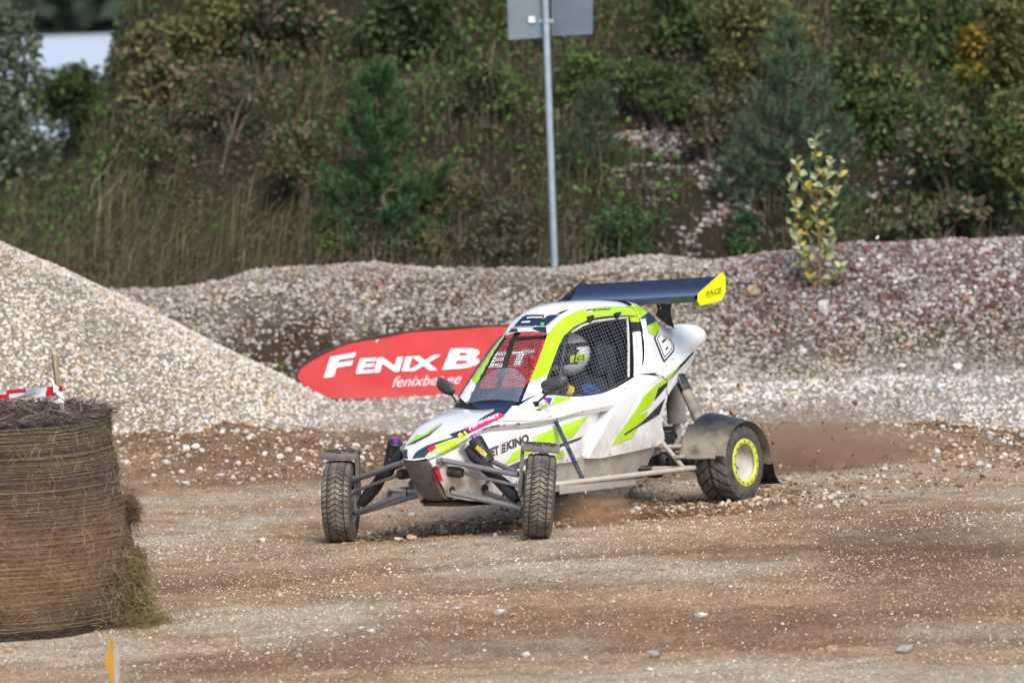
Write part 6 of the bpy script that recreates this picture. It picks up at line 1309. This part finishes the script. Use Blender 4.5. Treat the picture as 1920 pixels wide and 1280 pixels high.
# livery: (kind, name, material, car-frame points, layer, mirrored, carrier[, text, bold, shear, spacing])
DECALS = [
('poly','stripe','M_LIME',[(-0.5259,0.3237,0.3011),(-0.7517,0.346,0.3382),(-1.0952,0.3477,0.3807),(-0.9841,0.3637,0.3257),(-0.8942,0.3657,0.2712),(-0.6456,0.3525,0.2355),(-0.4364,0.3163,0.1961),(-0.2448,0.2759,0.1549),(-0.3085,0.2909,0.1863),(-0.3583,0.2988,0.2282),(-0.4602,0.3171,0.2554),(-0.5187,0.3264,0.2771),(-0.6188,0.3379,0.3074),(-0.5214,0.3258,0.2906)],1,True,'BODY'),
('poly','stripe','M_BLACKP',[(-0.2726,0.2824,0.1443),(-0.6816,0.3575,0.2331),(-1.0583,0.3385,0.2692),(-0.9849,0.3564,0.2511),(-0.7144,0.3636,0.2177),(-0.3485,0.2989,0.1212)],1,True,'BODY'),
('poly','stripe','M_LIME',[(-0.2954,0.2846,0.0823),(-0.7388,0.369,0.198),(-0.7904,0.3706,0.2072),(-0.755,0.3695,0.1594),(-0.719,0.3668,0.1553)],1,True,'BODY'),
('poly','stripe','M_BLACKP',[(-0.1381,0.2381,0.0682),(-0.1507,0.2439,0.0872),(-0.2031,0.2596,0.0639),(-0.1736,0.2517,0.0767),(-0.1639,0.2477,0.068)],1,True,'BODY'),
('text','lettering','M_BLACKP',[(-0.1507,0.2456,0.2093),(-0.2525,0.2756,0.2305),(-0.1524,0.2434,0.2608)],2,False,'BODY','NET',0.05,0.0,1.0),
('text','lettering','M_BLACKP',[(-0.3102,0.2879,0.2441),(-0.4994,0.323,0.2764),(-0.3175,0.283,0.2969)],2,False,'BODY','KINO',0.05,0.0,1.0),
('poly','film_strip','M_BLACKP',[(-0.2699,0.2745,0.2858),(-0.3199,0.284,0.2948),(-0.311,0.2883,0.2411),(-0.2628,0.2781,0.2315)],2,False,'BODY'),
('poly','film_strip_hole','M_WPRINT',[(-0.2718,0.2754,0.2837),(-0.2792,0.2769,0.2849),(-0.2781,0.2777,0.2796),(-0.2707,0.2763,0.2783)],3,False,'BODY'),
('poly','film_strip_hole','M_WPRINT',[(-0.3114,0.283,0.2907),(-0.3189,0.2844,0.292),(-0.3178,0.2852,0.2866),(-0.3103,0.2839,0.2854)],3,False,'BODY'),
('poly','film_strip_hole','M_WPRINT',[(-0.2692,0.2765,0.2754),(-0.2765,0.278,0.2766),(-0.2761,0.2784,0.2713),(-0.2689,0.2768,0.27)],3,False,'BODY'),
('poly','film_strip_hole','M_WPRINT',[(-0.3086,0.2841,0.2824),(-0.3162,0.2855,0.2837),(-0.3151,0.2864,0.2784),(-0.3075,0.285,0.2771)],3,False,'BODY'),
('poly','film_strip_hole','M_WPRINT',[(-0.2677,0.2767,0.267),(-0.275,0.2783,0.2683),(-0.2747,0.2786,0.2629),(-0.2674,0.277,0.2616)],3,False,'BODY'),
('poly','film_strip_hole','M_WPRINT',[(-0.3062,0.285,0.2741),(-0.3137,0.2865,0.2754),(-0.3134,0.2868,0.27),(-0.306,0.2853,0.2687)],3,False,'BODY'),
('poly','film_strip_hole','M_WPRINT',[(-0.2662,0.277,0.2586),(-0.2735,0.2786,0.2599),(-0.2732,0.2789,0.2545),(-0.2659,0.2773,0.2533)],3,False,'BODY'),
('poly','film_strip_hole','M_WPRINT',[(-0.3048,0.2853,0.2657),(-0.3122,0.2868,0.267),(-0.3119,0.2871,0.2616),(-0.3045,0.2856,0.2604)],3,False,'BODY'),
('poly','film_strip_hole','M_WPRINT',[(-0.2648,0.2772,0.2503),(-0.272,0.2788,0.2515),(-0.2717,0.2792,0.2462),(-0.2645,0.2775,0.2449)],3,False,'BODY'),
('poly','film_strip_hole','M_WPRINT',[(-0.3033,0.2855,0.2574),(-0.3107,0.287,0.2586),(-0.3105,0.2873,0.2533),(-0.3031,0.2858,0.252)],3,False,'BODY'),
('poly','film_strip_hole','M_WPRINT',[(-0.2633,0.2775,0.2419),(-0.2706,0.2791,0.2432),(-0.2703,0.2794,0.2378),(-0.263,0.2778,0.2365)],3,False,'BODY'),
('poly','film_strip_hole','M_WPRINT',[(-0.3019,0.2858,0.249),(-0.3093,0.2873,0.2503),(-0.309,0.2876,0.2449),(-0.3016,0.2861,0.2436)],3,False,'BODY'),
('poly','film_strip_hole','M_WPRINT',[(-0.2832,0.2781,0.2835),(-0.305,0.2823,0.2874),(-0.3043,0.2826,0.285),(-0.2825,0.2784,0.2812)],3,False,'BODY'),
('poly','film_strip_hole','M_WPRINT',[(-0.2791,0.2794,0.2662),(-0.3003,0.284,0.2701),(-0.2999,0.2841,0.2677),(-0.2787,0.2795,0.2638)],3,False,'BODY'),
('poly','film_strip_hole','M_WPRINT',[(-0.276,0.28,0.2489),(-0.2973,0.2845,0.2527),(-0.2969,0.2846,0.2503),(-0.2756,0.28,0.2465)],3,False,'BODY'),
('poly','badge','M_WPRINT',[(-0.6911,0.2954,0.5321),(-0.7851,0.3194,0.5167),(-0.7723,0.3254,0.4987),(-0.727,0.3311,0.47),(-0.7134,0.3275,0.4727)],1,True,'BODY'),
('poly','badge_blue','M_BLUEP',[(-0.6948,0.2985,0.5277),(-0.7733,0.32,0.5127),(-0.7266,0.3293,0.4741)],2,True,'BODY'),
('poly','badge_red','M_REDP',[(-0.7191,0.3072,0.5234),(-0.7365,0.3123,0.5199),(-0.7223,0.3153,0.5056),(-0.7305,0.3194,0.5003),(-0.724,0.3282,0.4753),(-0.7096,0.3157,0.4992),(-0.7156,0.3124,0.5087)],3,True,'BODY'),
('poly','stripe','M_LIME',[(-0.8111,0.3189,0.5216),(-0.9651,0.3293,0.5018),(-0.94,0.3352,0.4917),(-0.7345,0.3309,0.4728)],1,True,'BODY'),
('poly','stripe','M_LIME',[(-0.5512,0.2992,0.4486),(-0.6994,0.32,0.4825),(-0.716,0.3285,0.471),(-0.6239,0.3156,0.4568),(-0.556,0.3018,0.4481)],1,True,'BODY'),
('poly','small_print','M_NAVY',[(-0.6157,0.3124,0.4576),(-0.6484,0.32,0.4595),(-0.6546,0.3242,0.454),(-0.6191,0.3184,0.4512)],2,True,'BODY'),
('poly','stripe','M_LIME',[(-1.2603,0.3816,0.1811),(-1.4154,0.3843,0.2881),(-1.5719,0.386,0.386),(-1.6561,0.3883,0.4575),(-1.8061,0.3824,0.5118),(-1.9159,0.3675,0.5369),(-1.9685,0.3588,0.5178),(-1.8271,0.3787,0.4874),(-1.8032,0.3797,0.4587),(-1.7323,0.3809,0.3932),(-1.5624,0.3846,0.3337),(-1.7013,0.3804,0.3628),(-1.6648,0.3796,0.3228),(-1.6138,0.3811,0.3017),(-1.4994,0.3825,0.2154)],1,True,'BODY'),
('poly','stripe','M_BLACKP',[(-1.9619,0.3597,0.5131),(-1.9486,0.3616,0.4911),(-1.7692,0.3797,0.4131),(-1.8269,0.3785,0.4849)],1,True,'BODY'),
('poly','stripe','M_BLACKP',[(-1.9243,0.3609,0.4216),(-1.8472,0.3605,0.3284),(-1.5925,0.3809,0.2782),(-1.409,0.3834,0.2308),(-1.415,0.3838,0.2454),(-1.6135,0.3808,0.2966),(-1.7606,0.3741,0.3556)],2,True,'BODY'),
('poly','panel_seam','M_BLACKP',[(-1.7132,0.3281,0.5821),(-1.7941,0.3468,0.5711),(-1.8738,0.3658,0.5567),(-1.9656,0.3594,0.5198),(-1.9435,0.3626,0.4839),(-1.9496,0.3595,0.4525),(-1.9632,0.356,0.431),(-1.9628,0.3603,0.4327),(-1.9509,0.3621,0.4529),(-1.9504,0.3614,0.4832),(-1.9729,0.3578,0.5208),(-1.88,0.3631,0.5591),(-1.8263,0.3366,0.5835),(-1.7164,0.3265,0.5849)],2,True,'BODY'),
('poly','panel_seam','M_BLACKP',[(-0.2243,0.2438,0.4227),(-0.3287,0.2892,0.4124),(-0.4532,0.3211,0.4028),(-0.5538,0.3407,0.3966),(-0.6341,0.3547,0.3993),(-0.7002,0.3581,0.4084),(-0.7008,0.3569,0.4105),(-0.6351,0.3535,0.4014),(-0.5549,0.3399,0.3987),(-0.4549,0.3201,0.4049),(-0.3306,0.288,0.4145),(-0.2277,0.2416,0.4247)],2,True,'BODY'),
('poly','stripe','M_LIME',[(-1.9246,0.3662,0.5388),(-1.9655,0.3596,0.5251),(-2.1888,0.3046,0.5797),(-2.3463,0.2552,0.6213),(-2.2483,0.2839,0.6095),(-2.0564,0.3408,0.5679)],1,True,'BODY'),
('poly','stripe','M_BLACKP',[(-1.9677,0.3591,0.5209),(-2.2161,0.2968,0.5872),(-2.5979,0.1608,0.6598),(-2.5508,0.1757,0.6601),(-2.202,0.3008,0.5984)],2,True,'BODY'),
('poly','stripe','M_LIME',[(-1.8,0.1871,0.9996),(-1.9179,0.188,0.9948),(-2.0226,0.1696,0.979),(-2.0994,0.1684,0.9387),(-1.9711,0.2204,0.9273),(-1.8788,0.24,0.9097),(-1.8727,0.2287,0.9439),(-1.8865,0.2072,0.9771)],1,True,'BODY'),
('poly','stripe','M_NAVY',[(-2.0994,0.1684,0.9387),(-1.9785,0.2264,0.9112),(-1.9472,0.252,0.8636),(-2.4049,-0.0983,0.8251),(-1.8751,0.2404,0.9074),(-1.9711,0.2204,0.9273)],2,True,'BODY'),
('poly','stripe','M_LIME',[(-2.0994,0.1684,0.9387),(-2.2008,0.1419,0.9034),(-2.1815,0.1809,0.8633),(-2.135,0.2166,0.8187),(-2.0308,0.2553,0.7962),(-1.9351,0.2683,0.8203),(-1.9472,0.252,0.8636),(-1.9756,0.2281,0.9088)],1,True,'BODY'),
('poly','race_number','M_NAVY',[(-2.0991,0.2264,0.8234),(-2.1562,0.2216,0.7887),(-2.2813,0.193,0.7629),(-2.3119,0.2009,0.7294),(-2.2596,0.2311,0.6855),(-2.043,0.2938,0.6297),(-1.9859,0.2686,0.786)],1,True,'BODY'),
('poly','race_number','M_WPRINT',[(-2.1071,0.228,0.8123),(-2.1562,0.2238,0.7824),(-2.2628,0.1999,0.7603),(-2.2914,0.2051,0.7314),(-2.2461,0.2313,0.6936),(-2.0577,0.2867,0.6457),(-2.008,0.2654,0.7802)],2,True,'BODY'),
('poly','race_number','M_NAVY',[(-2.1124,0.2293,0.8043),(-2.1563,0.2254,0.7779),(-2.2495,0.2048,0.7584),(-2.2762,0.2086,0.7328),(-2.236,0.2318,0.6995),(-2.0682,0.2816,0.6571),(-2.0242,0.2628,0.7761)],3,True,'BODY'),
('poly','race_number','M_WPRINT',[(-2.1173,0.23,0.798),(-2.1563,0.2266,0.7744),(-2.2392,0.2086,0.7569),(-2.264,0.2113,0.734),(-2.228,0.2321,0.7041),(-2.077,0.2773,0.6662),(-2.038,0.2602,0.7727)],4,True,'BODY'),
('poly','race_number','M_NAVY',[(-2.0968,0.2486,0.7584),(-2.1813,0.2208,0.7705),(-2.1891,0.2222,0.7606),(-2.1064,0.2503,0.7448)],6,True,'BODY'),
('poly','race_number','M_NAVY',[(-2.1119,0.2588,0.7081),(-2.1695,0.2409,0.7226),(-2.1764,0.2418,0.7143),(-2.1227,0.2589,0.6985)],6,True,'BODY'),
('poly','stripe','M_NAVY',[(0.1913,-0.0916,0.2552),(0.1877,-0.0906,0.2701),(0.1373,-0.128,0.2938),(0.1643,-0.0745,0.3005),(0.2146,-0.0383,0.2519)],1,False,'BODY'),
('poly','stripe','M_LIME',[(0.1107,-0.1174,0.3238),(0.0042,-0.1206,0.3747),(0.0168,-0.0633,0.374),(-0.0826,-0.0562,0.4103),(-0.1393,-0.0501,0.4273),(-0.1447,-0.0316,0.4287),(0.0136,-0.0323,0.3762),(0.1184,-0.0967,0.3239)],1,False,'BODY'),
('poly','stripe','M_NAVY',[(0.116,-0.1137,0.3217),(0.0211,-0.0271,0.3733),(-0.1299,-0.0166,0.4246),(0.0302,-0.0089,0.3696),(0.1091,-0.0636,0.3318)],2,False,'BODY'),
('poly','stripe','M_NAVY',[(0.2161,-0.0084,0.2522),(0.1872,0.0039,0.2881),(0.1405,0.0418,0.3169),(0.0622,0.1318,0.3462),(-0.0478,0.199,0.371),(-0.0418,0.2059,0.3606),(0.1358,0.0921,0.315),(0.1427,0.1138,0.3028),(0.1688,0.0957,0.2911),(0.2053,0.071,0.2572)],1,False,'BODY'),
('poly','stripe','M_LIME',[(0.2053,0.071,0.2572),(0.1688,0.0957,0.2911),(0.1427,0.1138,0.3028),(0.1334,0.0934,0.3162),(0.042,0.1647,0.3419),(-0.0418,0.2059,0.3606),(-0.0534,0.1917,0.322),(0.0876,0.1564,0.2869)],2,False,'BODY'),
('poly','arrow','M_REDP',[(0.1634,0.0659,0.3021),(0.1416,0.1131,0.3042),(0.1789,0.0983,0.2735)],3,False,'BODY'),
('poly','arrow','M_PINK',[(0.1579,0.0652,0.3056),(0.1316,0.0952,0.3169),(0.1414,0.1119,0.3051)],3,False,'BODY'),
('poly','stripe','M_NAVY',[(0.0118,0.122,0.3713),(-0.0594,0.1687,0.3915),(-0.0819,0.2199,0.3748),(-0.0419,0.2025,0.3641),(0.0197,0.1678,0.3535),(0.0263,0.1549,0.3569)],1,False,'BODY'),
('poly','stripe','M_NAVY',[(-0.1684,0.2019,0.4216),(-0.2065,0.1852,0.436),(-0.3723,0.1766,0.4715),(-1.2071,-0.3098,0.4767),(-1.3133,-0.3149,0.486),(-0.49,0.2216,0.4848),(-0.381,0.2528,0.4535),(-0.3578,0.2507,0.4496),(-0.3518,0.2171,0.462)],1,False,'BODY'),
('poly','pink_panel','M_PINK',[(-0.062,0.1682,0.3927),(-0.1823,0.2043,0.4252),(-0.3518,0.2171,0.462),(-0.3616,0.2623,0.4425),(-0.1923,0.2552,0.4056),(-0.0789,0.2189,0.3736)],2,False,'BODY'),
('text','lettering','M_WPRINT',[(-0.0739,0.2042,0.3823),(-0.3241,0.2525,0.4406),(-0.0948,0.1816,0.4015)],4,False,'BODY','FENIXBET',0.03,0.1,1.0),
('text','lettering','M_PINK',[(-0.0876,0.222,0.3766),(-0.3045,0.2623,0.4302),(-0.0922,0.2139,0.3865)],4,False,'BODY','fenixbet.ee',0.0,0.0,1.0),
('text','lettering','M_YPRINT',[(0.0064,0.1808,0.352),(-0.0446,0.2053,0.3633),(-0.0032,0.1622,0.3688)],4,False,'BODY','61',0.05,0.0,1.0),
('poly','panel_seam','M_BLACKP',[(-0.0428,0.213,0.3499),(-0.1135,0.2369,0.3766),(-0.1892,0.2625,0.3937),(-0.2943,0.2906,0.399),(-0.4221,0.3203,0.393),(-0.4216,0.3207,0.3946),(-0.2953,0.2898,0.4005),(-0.1898,0.2617,0.3952),(-0.1137,0.2361,0.3781),(-0.0428,0.2122,0.3513)],2,True,'BODY'),
('poly','stripe','M_NAVY',[(-1.0265,-0.1353,0.903),(-1.0494,-0.1273,0.9237),(-1.0324,-0.0715,0.9225),(-1.0079,-0.0497,0.9059)],1,False,'BODY'),
('poly','stripe','M_NAVY',[(-1.0224,0.0432,0.9175),(-1.0345,0.0591,0.9258),(-1.0477,0.129,0.9218),(-1.0047,0.1591,0.8765)],1,False,'BODY'),
('poly','race_number','M_NAVY',[(-1.0534,-0.127,0.927),(-1.0716,-0.1245,0.9424),(-1.1289,-0.1022,0.9882),(-1.1432,-0.0807,1.0003),(-1.1333,0.0795,0.9948),(-1.1089,0.0921,0.9779),(-1.0503,0.0847,0.9348),(-1.0315,0.0501,0.9241)],2,False,'BODY'),
('poly','race_number','M_WPRINT',[(-1.0529,-0.1211,0.9284),(-1.0702,-0.1186,0.9432),(-1.1247,-0.0969,0.9872),(-1.1398,-0.0772,0.9988),(-1.1304,0.0765,0.9935),(-1.1072,0.0884,0.9772),(-1.051,0.0812,0.9359),(-1.0332,0.0479,0.9256)],3,False,'BODY'),
('poly','race_number','M_NAVY',[(-1.0528,-0.1101,0.9313),(-1.0691,-0.1081,0.9448),(-1.1189,-0.0881,0.9852),(-1.1329,-0.0702,0.9958),(-1.1246,0.0705,0.9909),(-1.1039,0.081,0.976),(-1.0526,0.0743,0.9381),(-1.0366,0.0435,0.9286)],4,False,'BODY'),
('poly','race_number','M_NAVY',[(-1.0343,0.0538,0.926),(-1.0776,0.068,0.9585),(-1.1348,0.0975,0.993),(-1.1702,0.1605,0.9888),(-1.1035,0.1486,0.9577),(-1.0479,0.1262,0.9229)],2,False,'BODY'),
('poly','race_number','M_WPRINT',[(-1.0362,0.0564,0.9273),(-1.0779,0.0699,0.9585),(-1.1327,0.0983,0.9916),(-1.1662,0.1591,0.9876),(-1.1028,0.1473,0.9577),(-1.0494,0.1258,0.9243)],3,False,'BODY'),
('poly','race_number','M_NAVY',[(-1.0401,0.0614,0.9299),(-1.0785,0.0737,0.9584),(-1.1287,0.0998,0.9888),(-1.1583,0.1563,0.9851),(-1.1014,0.1446,0.9578),(-1.0525,0.1248,0.9271)],4,False,'BODY'),
('poly','race_number','M_WPRINT',[(-1.1094,-0.044,0.9829),(-1.1076,0.0712,0.9798),(-1.0983,0.0688,0.9737),(-1.0995,-0.0432,0.9763)],6,False,'BODY'),
('poly','race_number','M_WPRINT',[(-1.0787,-0.0589,0.9603),(-1.0737,0.0039,0.9597),(-1.0625,0.001,0.9516),(-1.0673,-0.0628,0.9513)],6,False,'BODY'),
('poly','green_dot','M_GREEN',[(-1.0617,0.1089,0.9389),(-1.0575,0.11,0.9352),(-1.0536,0.1085,0.9324),(-1.0508,0.1046,0.931),(-1.0496,0.0991,0.9313),(-1.0503,0.0931,0.9333),(-1.0528,0.0877,0.9365),(-1.0569,0.0839,0.9403),(-1.0613,0.0826,0.9439),(-1.0651,0.0842,0.9468),(-1.0676,0.0883,0.9481),(-1.0686,0.0939,0.9478),(-1.0679,0.0999,0.9459),(-1.0654,0.1053,0.9427)],6,False,'BODY'),
('poly','stripe','M_NAVY',[(-1.1509,0.1302,0.9923),(-1.2129,0.1495,1.009),(-1.2558,0.1645,1.0131),(-1.1766,0.1565,0.993)],1,False,'BODY'),
('text','lettering','M_NAVY',[(-1.405,0.228,0.9862),(-1.5971,0.2275,0.9834),(-1.4312,0.2132,1.0013)],2,False,'BODY','M.VANASELJA',0.02,0.0,1.0),
('poly','flag','M_BLUEP',[(-1.3706,0.2114,1.0002),(-1.4163,0.2149,0.9997),(-1.4032,0.2236,0.9915),(-1.3598,0.2207,0.9919)],2,False,'BODY'),
('poly','flag','M_WPRINT',[(-1.3598,0.2207,0.9919),(-1.4032,0.2236,0.9915),(-1.3973,0.2291,0.9844),(-1.3526,0.2275,0.9834)],2,False,'BODY'),
('text','lettering','M_BLACKP',[(-2.2162,0.5215,1.0153),(-2.3878,0.5215,1.0299),(-2.2298,0.5215,1.0439)],2,False,'EP','FACE',0.01,0.0,1.0),
('poly','lettering_gap','M_FLUO',[(-2.218,0.5215,1.0288),(-2.3974,0.5215,1.0413),(-2.3969,0.5215,1.0379),(-2.2176,0.5215,1.0254)],4,False,'EP'),
('poly','lettering','M_BLACKP',[(-2.2184,0.5215,1.0083),(-2.3901,0.5215,1.0229),(-2.3898,0.5215,1.0212),(-2.2182,0.5215,1.0066)],2,False,'EP'),
('text','lettering','M_YPRINT',[(0.0312,0.3126,0.286),(0.01,0.365,0.2312),(0.0265,0.327,0.3045)],2,False,'RES1','REIGER',0.03,0.0,1.0),
('poly','purple_print','M_PURPLE',[(0.0259,0.3299,0.2691),(0.0097,0.3662,0.2277),(0.0116,0.3642,0.2231),(0.0263,0.3273,0.2643)],2,False,'RES1'),
('text','lettering','M_YPRINT',[(0.0191,-0.3148,0.2289),(0.0063,-0.2691,0.2781),(0.0226,-0.321,0.2389)],2,False,'RES-1','REIGER',0.03,0.0,1.0),
('poly','purple_print','M_PURPLE',[(0.0073,-0.291,0.2401),(-0.0204,-0.2623,0.2858),(-0.03,-0.2667,0.2799),(0.0039,-0.2907,0.2362)],2,False,'RES-1'),
]
M_GREEN = simple('green_print', (.06, .55, .06), .35, var=.03)
MATS = {k: v for k, v in globals().items() if k.startswith('M_')}
def surf(objs):
    V = []; F = []
    for o in objs:
        b = len(V); V += [v.co.copy() for v in o.data.vertices]; F += [[b+i for i in p.vertices] for p in o.data.polygons]
    return BVHTree.FromPolygons(V, F)
CARRY = {'BODY': (surf(BODY), None), 'EP': (surf([endplate]), endplate), 'RES1': (surf([RES[1]]), RES[1]), 'RES-1': (surf([RES[-1]]), RES[-1])}
SEPO = {}
def cut_long(bm, L):
    for _ in range(9):
        e = [x for x in bm.edges if x.calc_length() > L]
        if not e: break
        bmesh.ops.subdivide_edges(bm, edges=e, cuts=1); bmesh.ops.triangulate(bm, faces=bm.faces)
def stick(bm, on, layer, m):
    T = CARRY[on][0]; off = .0030 + .0008*layer
    for v in bm.verts:
        p = Vector((v.co.x, -v.co.y, v.co.z)) if m else v.co.copy()
        h, n, i, d = T.find_nearest(p)
        if h is None: continue
        axis = Vector((h.x, 0, .2)) if on == 'BODY' else None
        if on == 'BODY':
            if n.dot(h-axis) < 0: n = -n
        elif on == 'EP': n = Vector((0, 1, 0))
        v.co = h + n*off
for dcl in DECALS:
    kind, name, mt, pts, layer, mirr, on = dcl[:7]
    for m in ((False, True) if mirr else (False,)):
        bm = bmesh.new()
        if kind == 'poly':
            vs = [bm.verts.new(p) for p in pts]; es = [bm.edges.new((vs[i], vs[(i+1) % len(vs)])) for i in range(len(vs))]
            bmesh.ops.triangle_fill(bm, use_beauty=True, edges=es)
            if not bm.faces: bm.faces.new(vs); bmesh.ops.triangulate(bm, faces=bm.faces)
            cut_long(bm, .0075 if layer < 3 else .012)
        else:
            body, bold, shear, sp = dcl[7:]
            V, F, wd = text_mesh(body, bold, shear, sp); o = Vector(pts[0]); ex = (Vector(pts[1])-o)/wd; ey = Vector(pts[2])-o
            vs = [bm.verts.new(o+ex*a+ey*b) for a, b in V]
            for f in F:
                try: bm.faces.new([vs[i] for i in f])
                except ValueError: pass
            cut_long(bm, .016)
        stick(bm, on, layer, m)
        par = CARRY[on][1]
        link(name, bm, MATS[mt], car if par is None else par, (0, 0, UPZ) if par is None else (0, 0, 0), sharp=60, recalc=True)

# fasteners along the seams
for m in (1, -1):
    bm = bmesh.new()
    for p in [Vector(q) for q in FL_B[3:]] + [a.lerp(b, t) for a, b in ((ST_R[-1], RP_E[-1]),) for t in (.15, .4, .65, .9)] + [Vector(q) for q in ((-.30, .3, .375), (-.75, .36, .385), (-1.0, .372, .405), (-1.72, .33, .64), (-1.78, .31, .75), (-1.84, .28, .86), (-2.05, .33, .62), (-2.2, .29, .64), (-.62, .30, .50), (-1.5, .36, .50))]:
        q = Vector((p.x, p.y*m, p.z+.012)); h, n, i, d = CARRY['BODY'][0].find_nearest(q)
        if n.dot(h-Vector((h.x, 0, .2))) < 0: n = -n
        add_lathe(bm, [(0, .0055), (.0025, .0045), (.003, .0001)], h, n, 8)
    link('fasteners', bm, M_BLACKM, car, (0, 0, UPZ), sharp=30, kind='stuff')
# ================================================================ DUST AND FLYING EARTH
def dust(name, c, size, dens, seed, label, col=(.86, .68, .50)):
    bm = bmesh.new(); bmesh.ops.create_icosphere(bm, subdivisions=4, radius=1)
    m, n = newmat(name); n.t.links.clear(); v = n.n('ShaderNodeVolumePrincipled'); v.inputs['Color'].default_value = c4(col); v.inputs['Anisotropy'].default_value = .2
    x = n.n('ShaderNodeVectorMath', operation='LENGTH'); n.l(n.co(), x.inputs[0]); fall = n.ramp(x.outputs['Value'], .15, 1.0, (1, 1, 1, 1), (0, 0, 0, 1))
    ad = n.n('ShaderNodeVectorMath', operation='ADD'); ad.inputs[1].default_value = (seed, seed*2, 0); n.l(n.co(), ad.inputs[0])
    f = n.ramp(n.noise(2.9, 8, .68, co=ad.outputs[0], dist=.4), .42, .68)
    n.l(n.math('MULTIPLY', n.math('MULTIPLY', n.math('MULTIPLY', fall, fall), f), dens), v.inputs['Density']); n.l(v.outputs[0], n.out.inputs['Volume'])
    o = link(name, bm, m, None, c, sharp=None, kind='stuff', label=label, cat='dust'); o.scale = size; return o
p = at_px(1535, 848, 32.8); dust('dust_cloud', (p.x, p.y, p.z+.02), (1.0, .8, .40), 17.0, 1.0, 'brown dust thrown up behind the rear wheel', (.64, .48, .35))
p = at_px(1650, 862, 33.0); dust('dust_cloud', (p.x, p.y, p.z), (.75, .6, .22), 16.0, 2.5, 'low brown dust lying along the dirt ridge right of the rear wheel', (.68, .52, .38))
p = at_px(1120, 965, 29.9); dust('dust_cloud', (p.x, p.y, p.z+.02), (.36, .35, .15), 22.0, 4.0, 'brown dust trailing behind the nearer front wheel', (.74, .50, .31))
p = at_px(700, 800, 33.6); dust('dust_cloud', (p.x, p.y, p.z+.05), (.75, .8, .25), 2.0, 8.0, 'faint dust drifting over the ridge beyond the nose', (.85, .72, .58))
def fly(n, bx, yr, rlo, rhi, cols, lab, grp, gauss=False):
    for k in range(n):
        px = rng.gauss(bx[0], bx[1]) if gauss else rng.uniform(bx[0], bx[1]); py = rng.gauss(bx[2], bx[3]) if gauss else rng.uniform(bx[2], bx[3])
        r = rlo+(rhi-rlo)*rng.random()**2
        cc = rng.choice(cols); u_ = int(4.99*(px-bx[0])/(bx[1]-bx[0])); v_ = int(2.99*(py-bx[2])/(bx[3]-bx[2]))
        tl_ = '%s %s clod flying %s, %s, %s' % ('tiny' if r < (rlo+rhi)/2 else 'bigger', CW_[cc], ('high', 'halfway up', 'low')[v_], ('far left', 'left of centre', 'in the centre', 'right of centre', 'far right')[u_], lab)
        stone('flying_clod', at_px(px, py, rng.uniform(*yr)), (r, r*rng.uniform(.6, .9), r*rng.uniform(.6, .95)), cc, (rng.uniform(0, 6), rng.uniform(0, 6), rng.uniform(0, 6)), label=tl_, category='clod', group=grp)
fly(140, (1290, 1680, 700, 880), (31.6, 32.8), .003, .014, ['soil', 'soil', 'tan'], 'behind the rear wheel', 'clods flying behind the rear wheel')
fly(26, (620, 960, 600, 840), (32, 34), .002, .006, ['soil', 'tan'], 'in front of the banner', 'clods flying in front of the banner')
fly(24, (1050, 1250, 905, 985), (29.2, 30.2), .003, .008, ['soil', 'white', 'tan'], 'beside the nearer front wheel', 'stones kicked up by the front wheel')
for px, py, r, col, lab in ((1375, 774, .030, 'tan', 'large round brown stone in the air above the rear fender'), (1400, 776, .017, 'tan', 'brown stone in the air right of the large airborne stone'), (1645, 446, .013, 'white', 'white stone flying high in front of the trees right of the sapling'), (1603, 755, .018, 'soil', 'dark clod of earth flying high behind the rear wheel'), (1463, 874, .016, 'tan', 'round tan stone in the air close behind the rear fender'), (707, 640, .012, 'white', 'pale stone in the air in front of the upper banner edge'), (1432, 853, .010, 'white', 'pale stone chip in the air behind the rear fender')):
    y = 32.2; stone('flying_stone', at_px(px, py, y), (r*1.1, r*.9, r*.85), col, (1, 2, rng.random()*6), label=lab, category='stone')
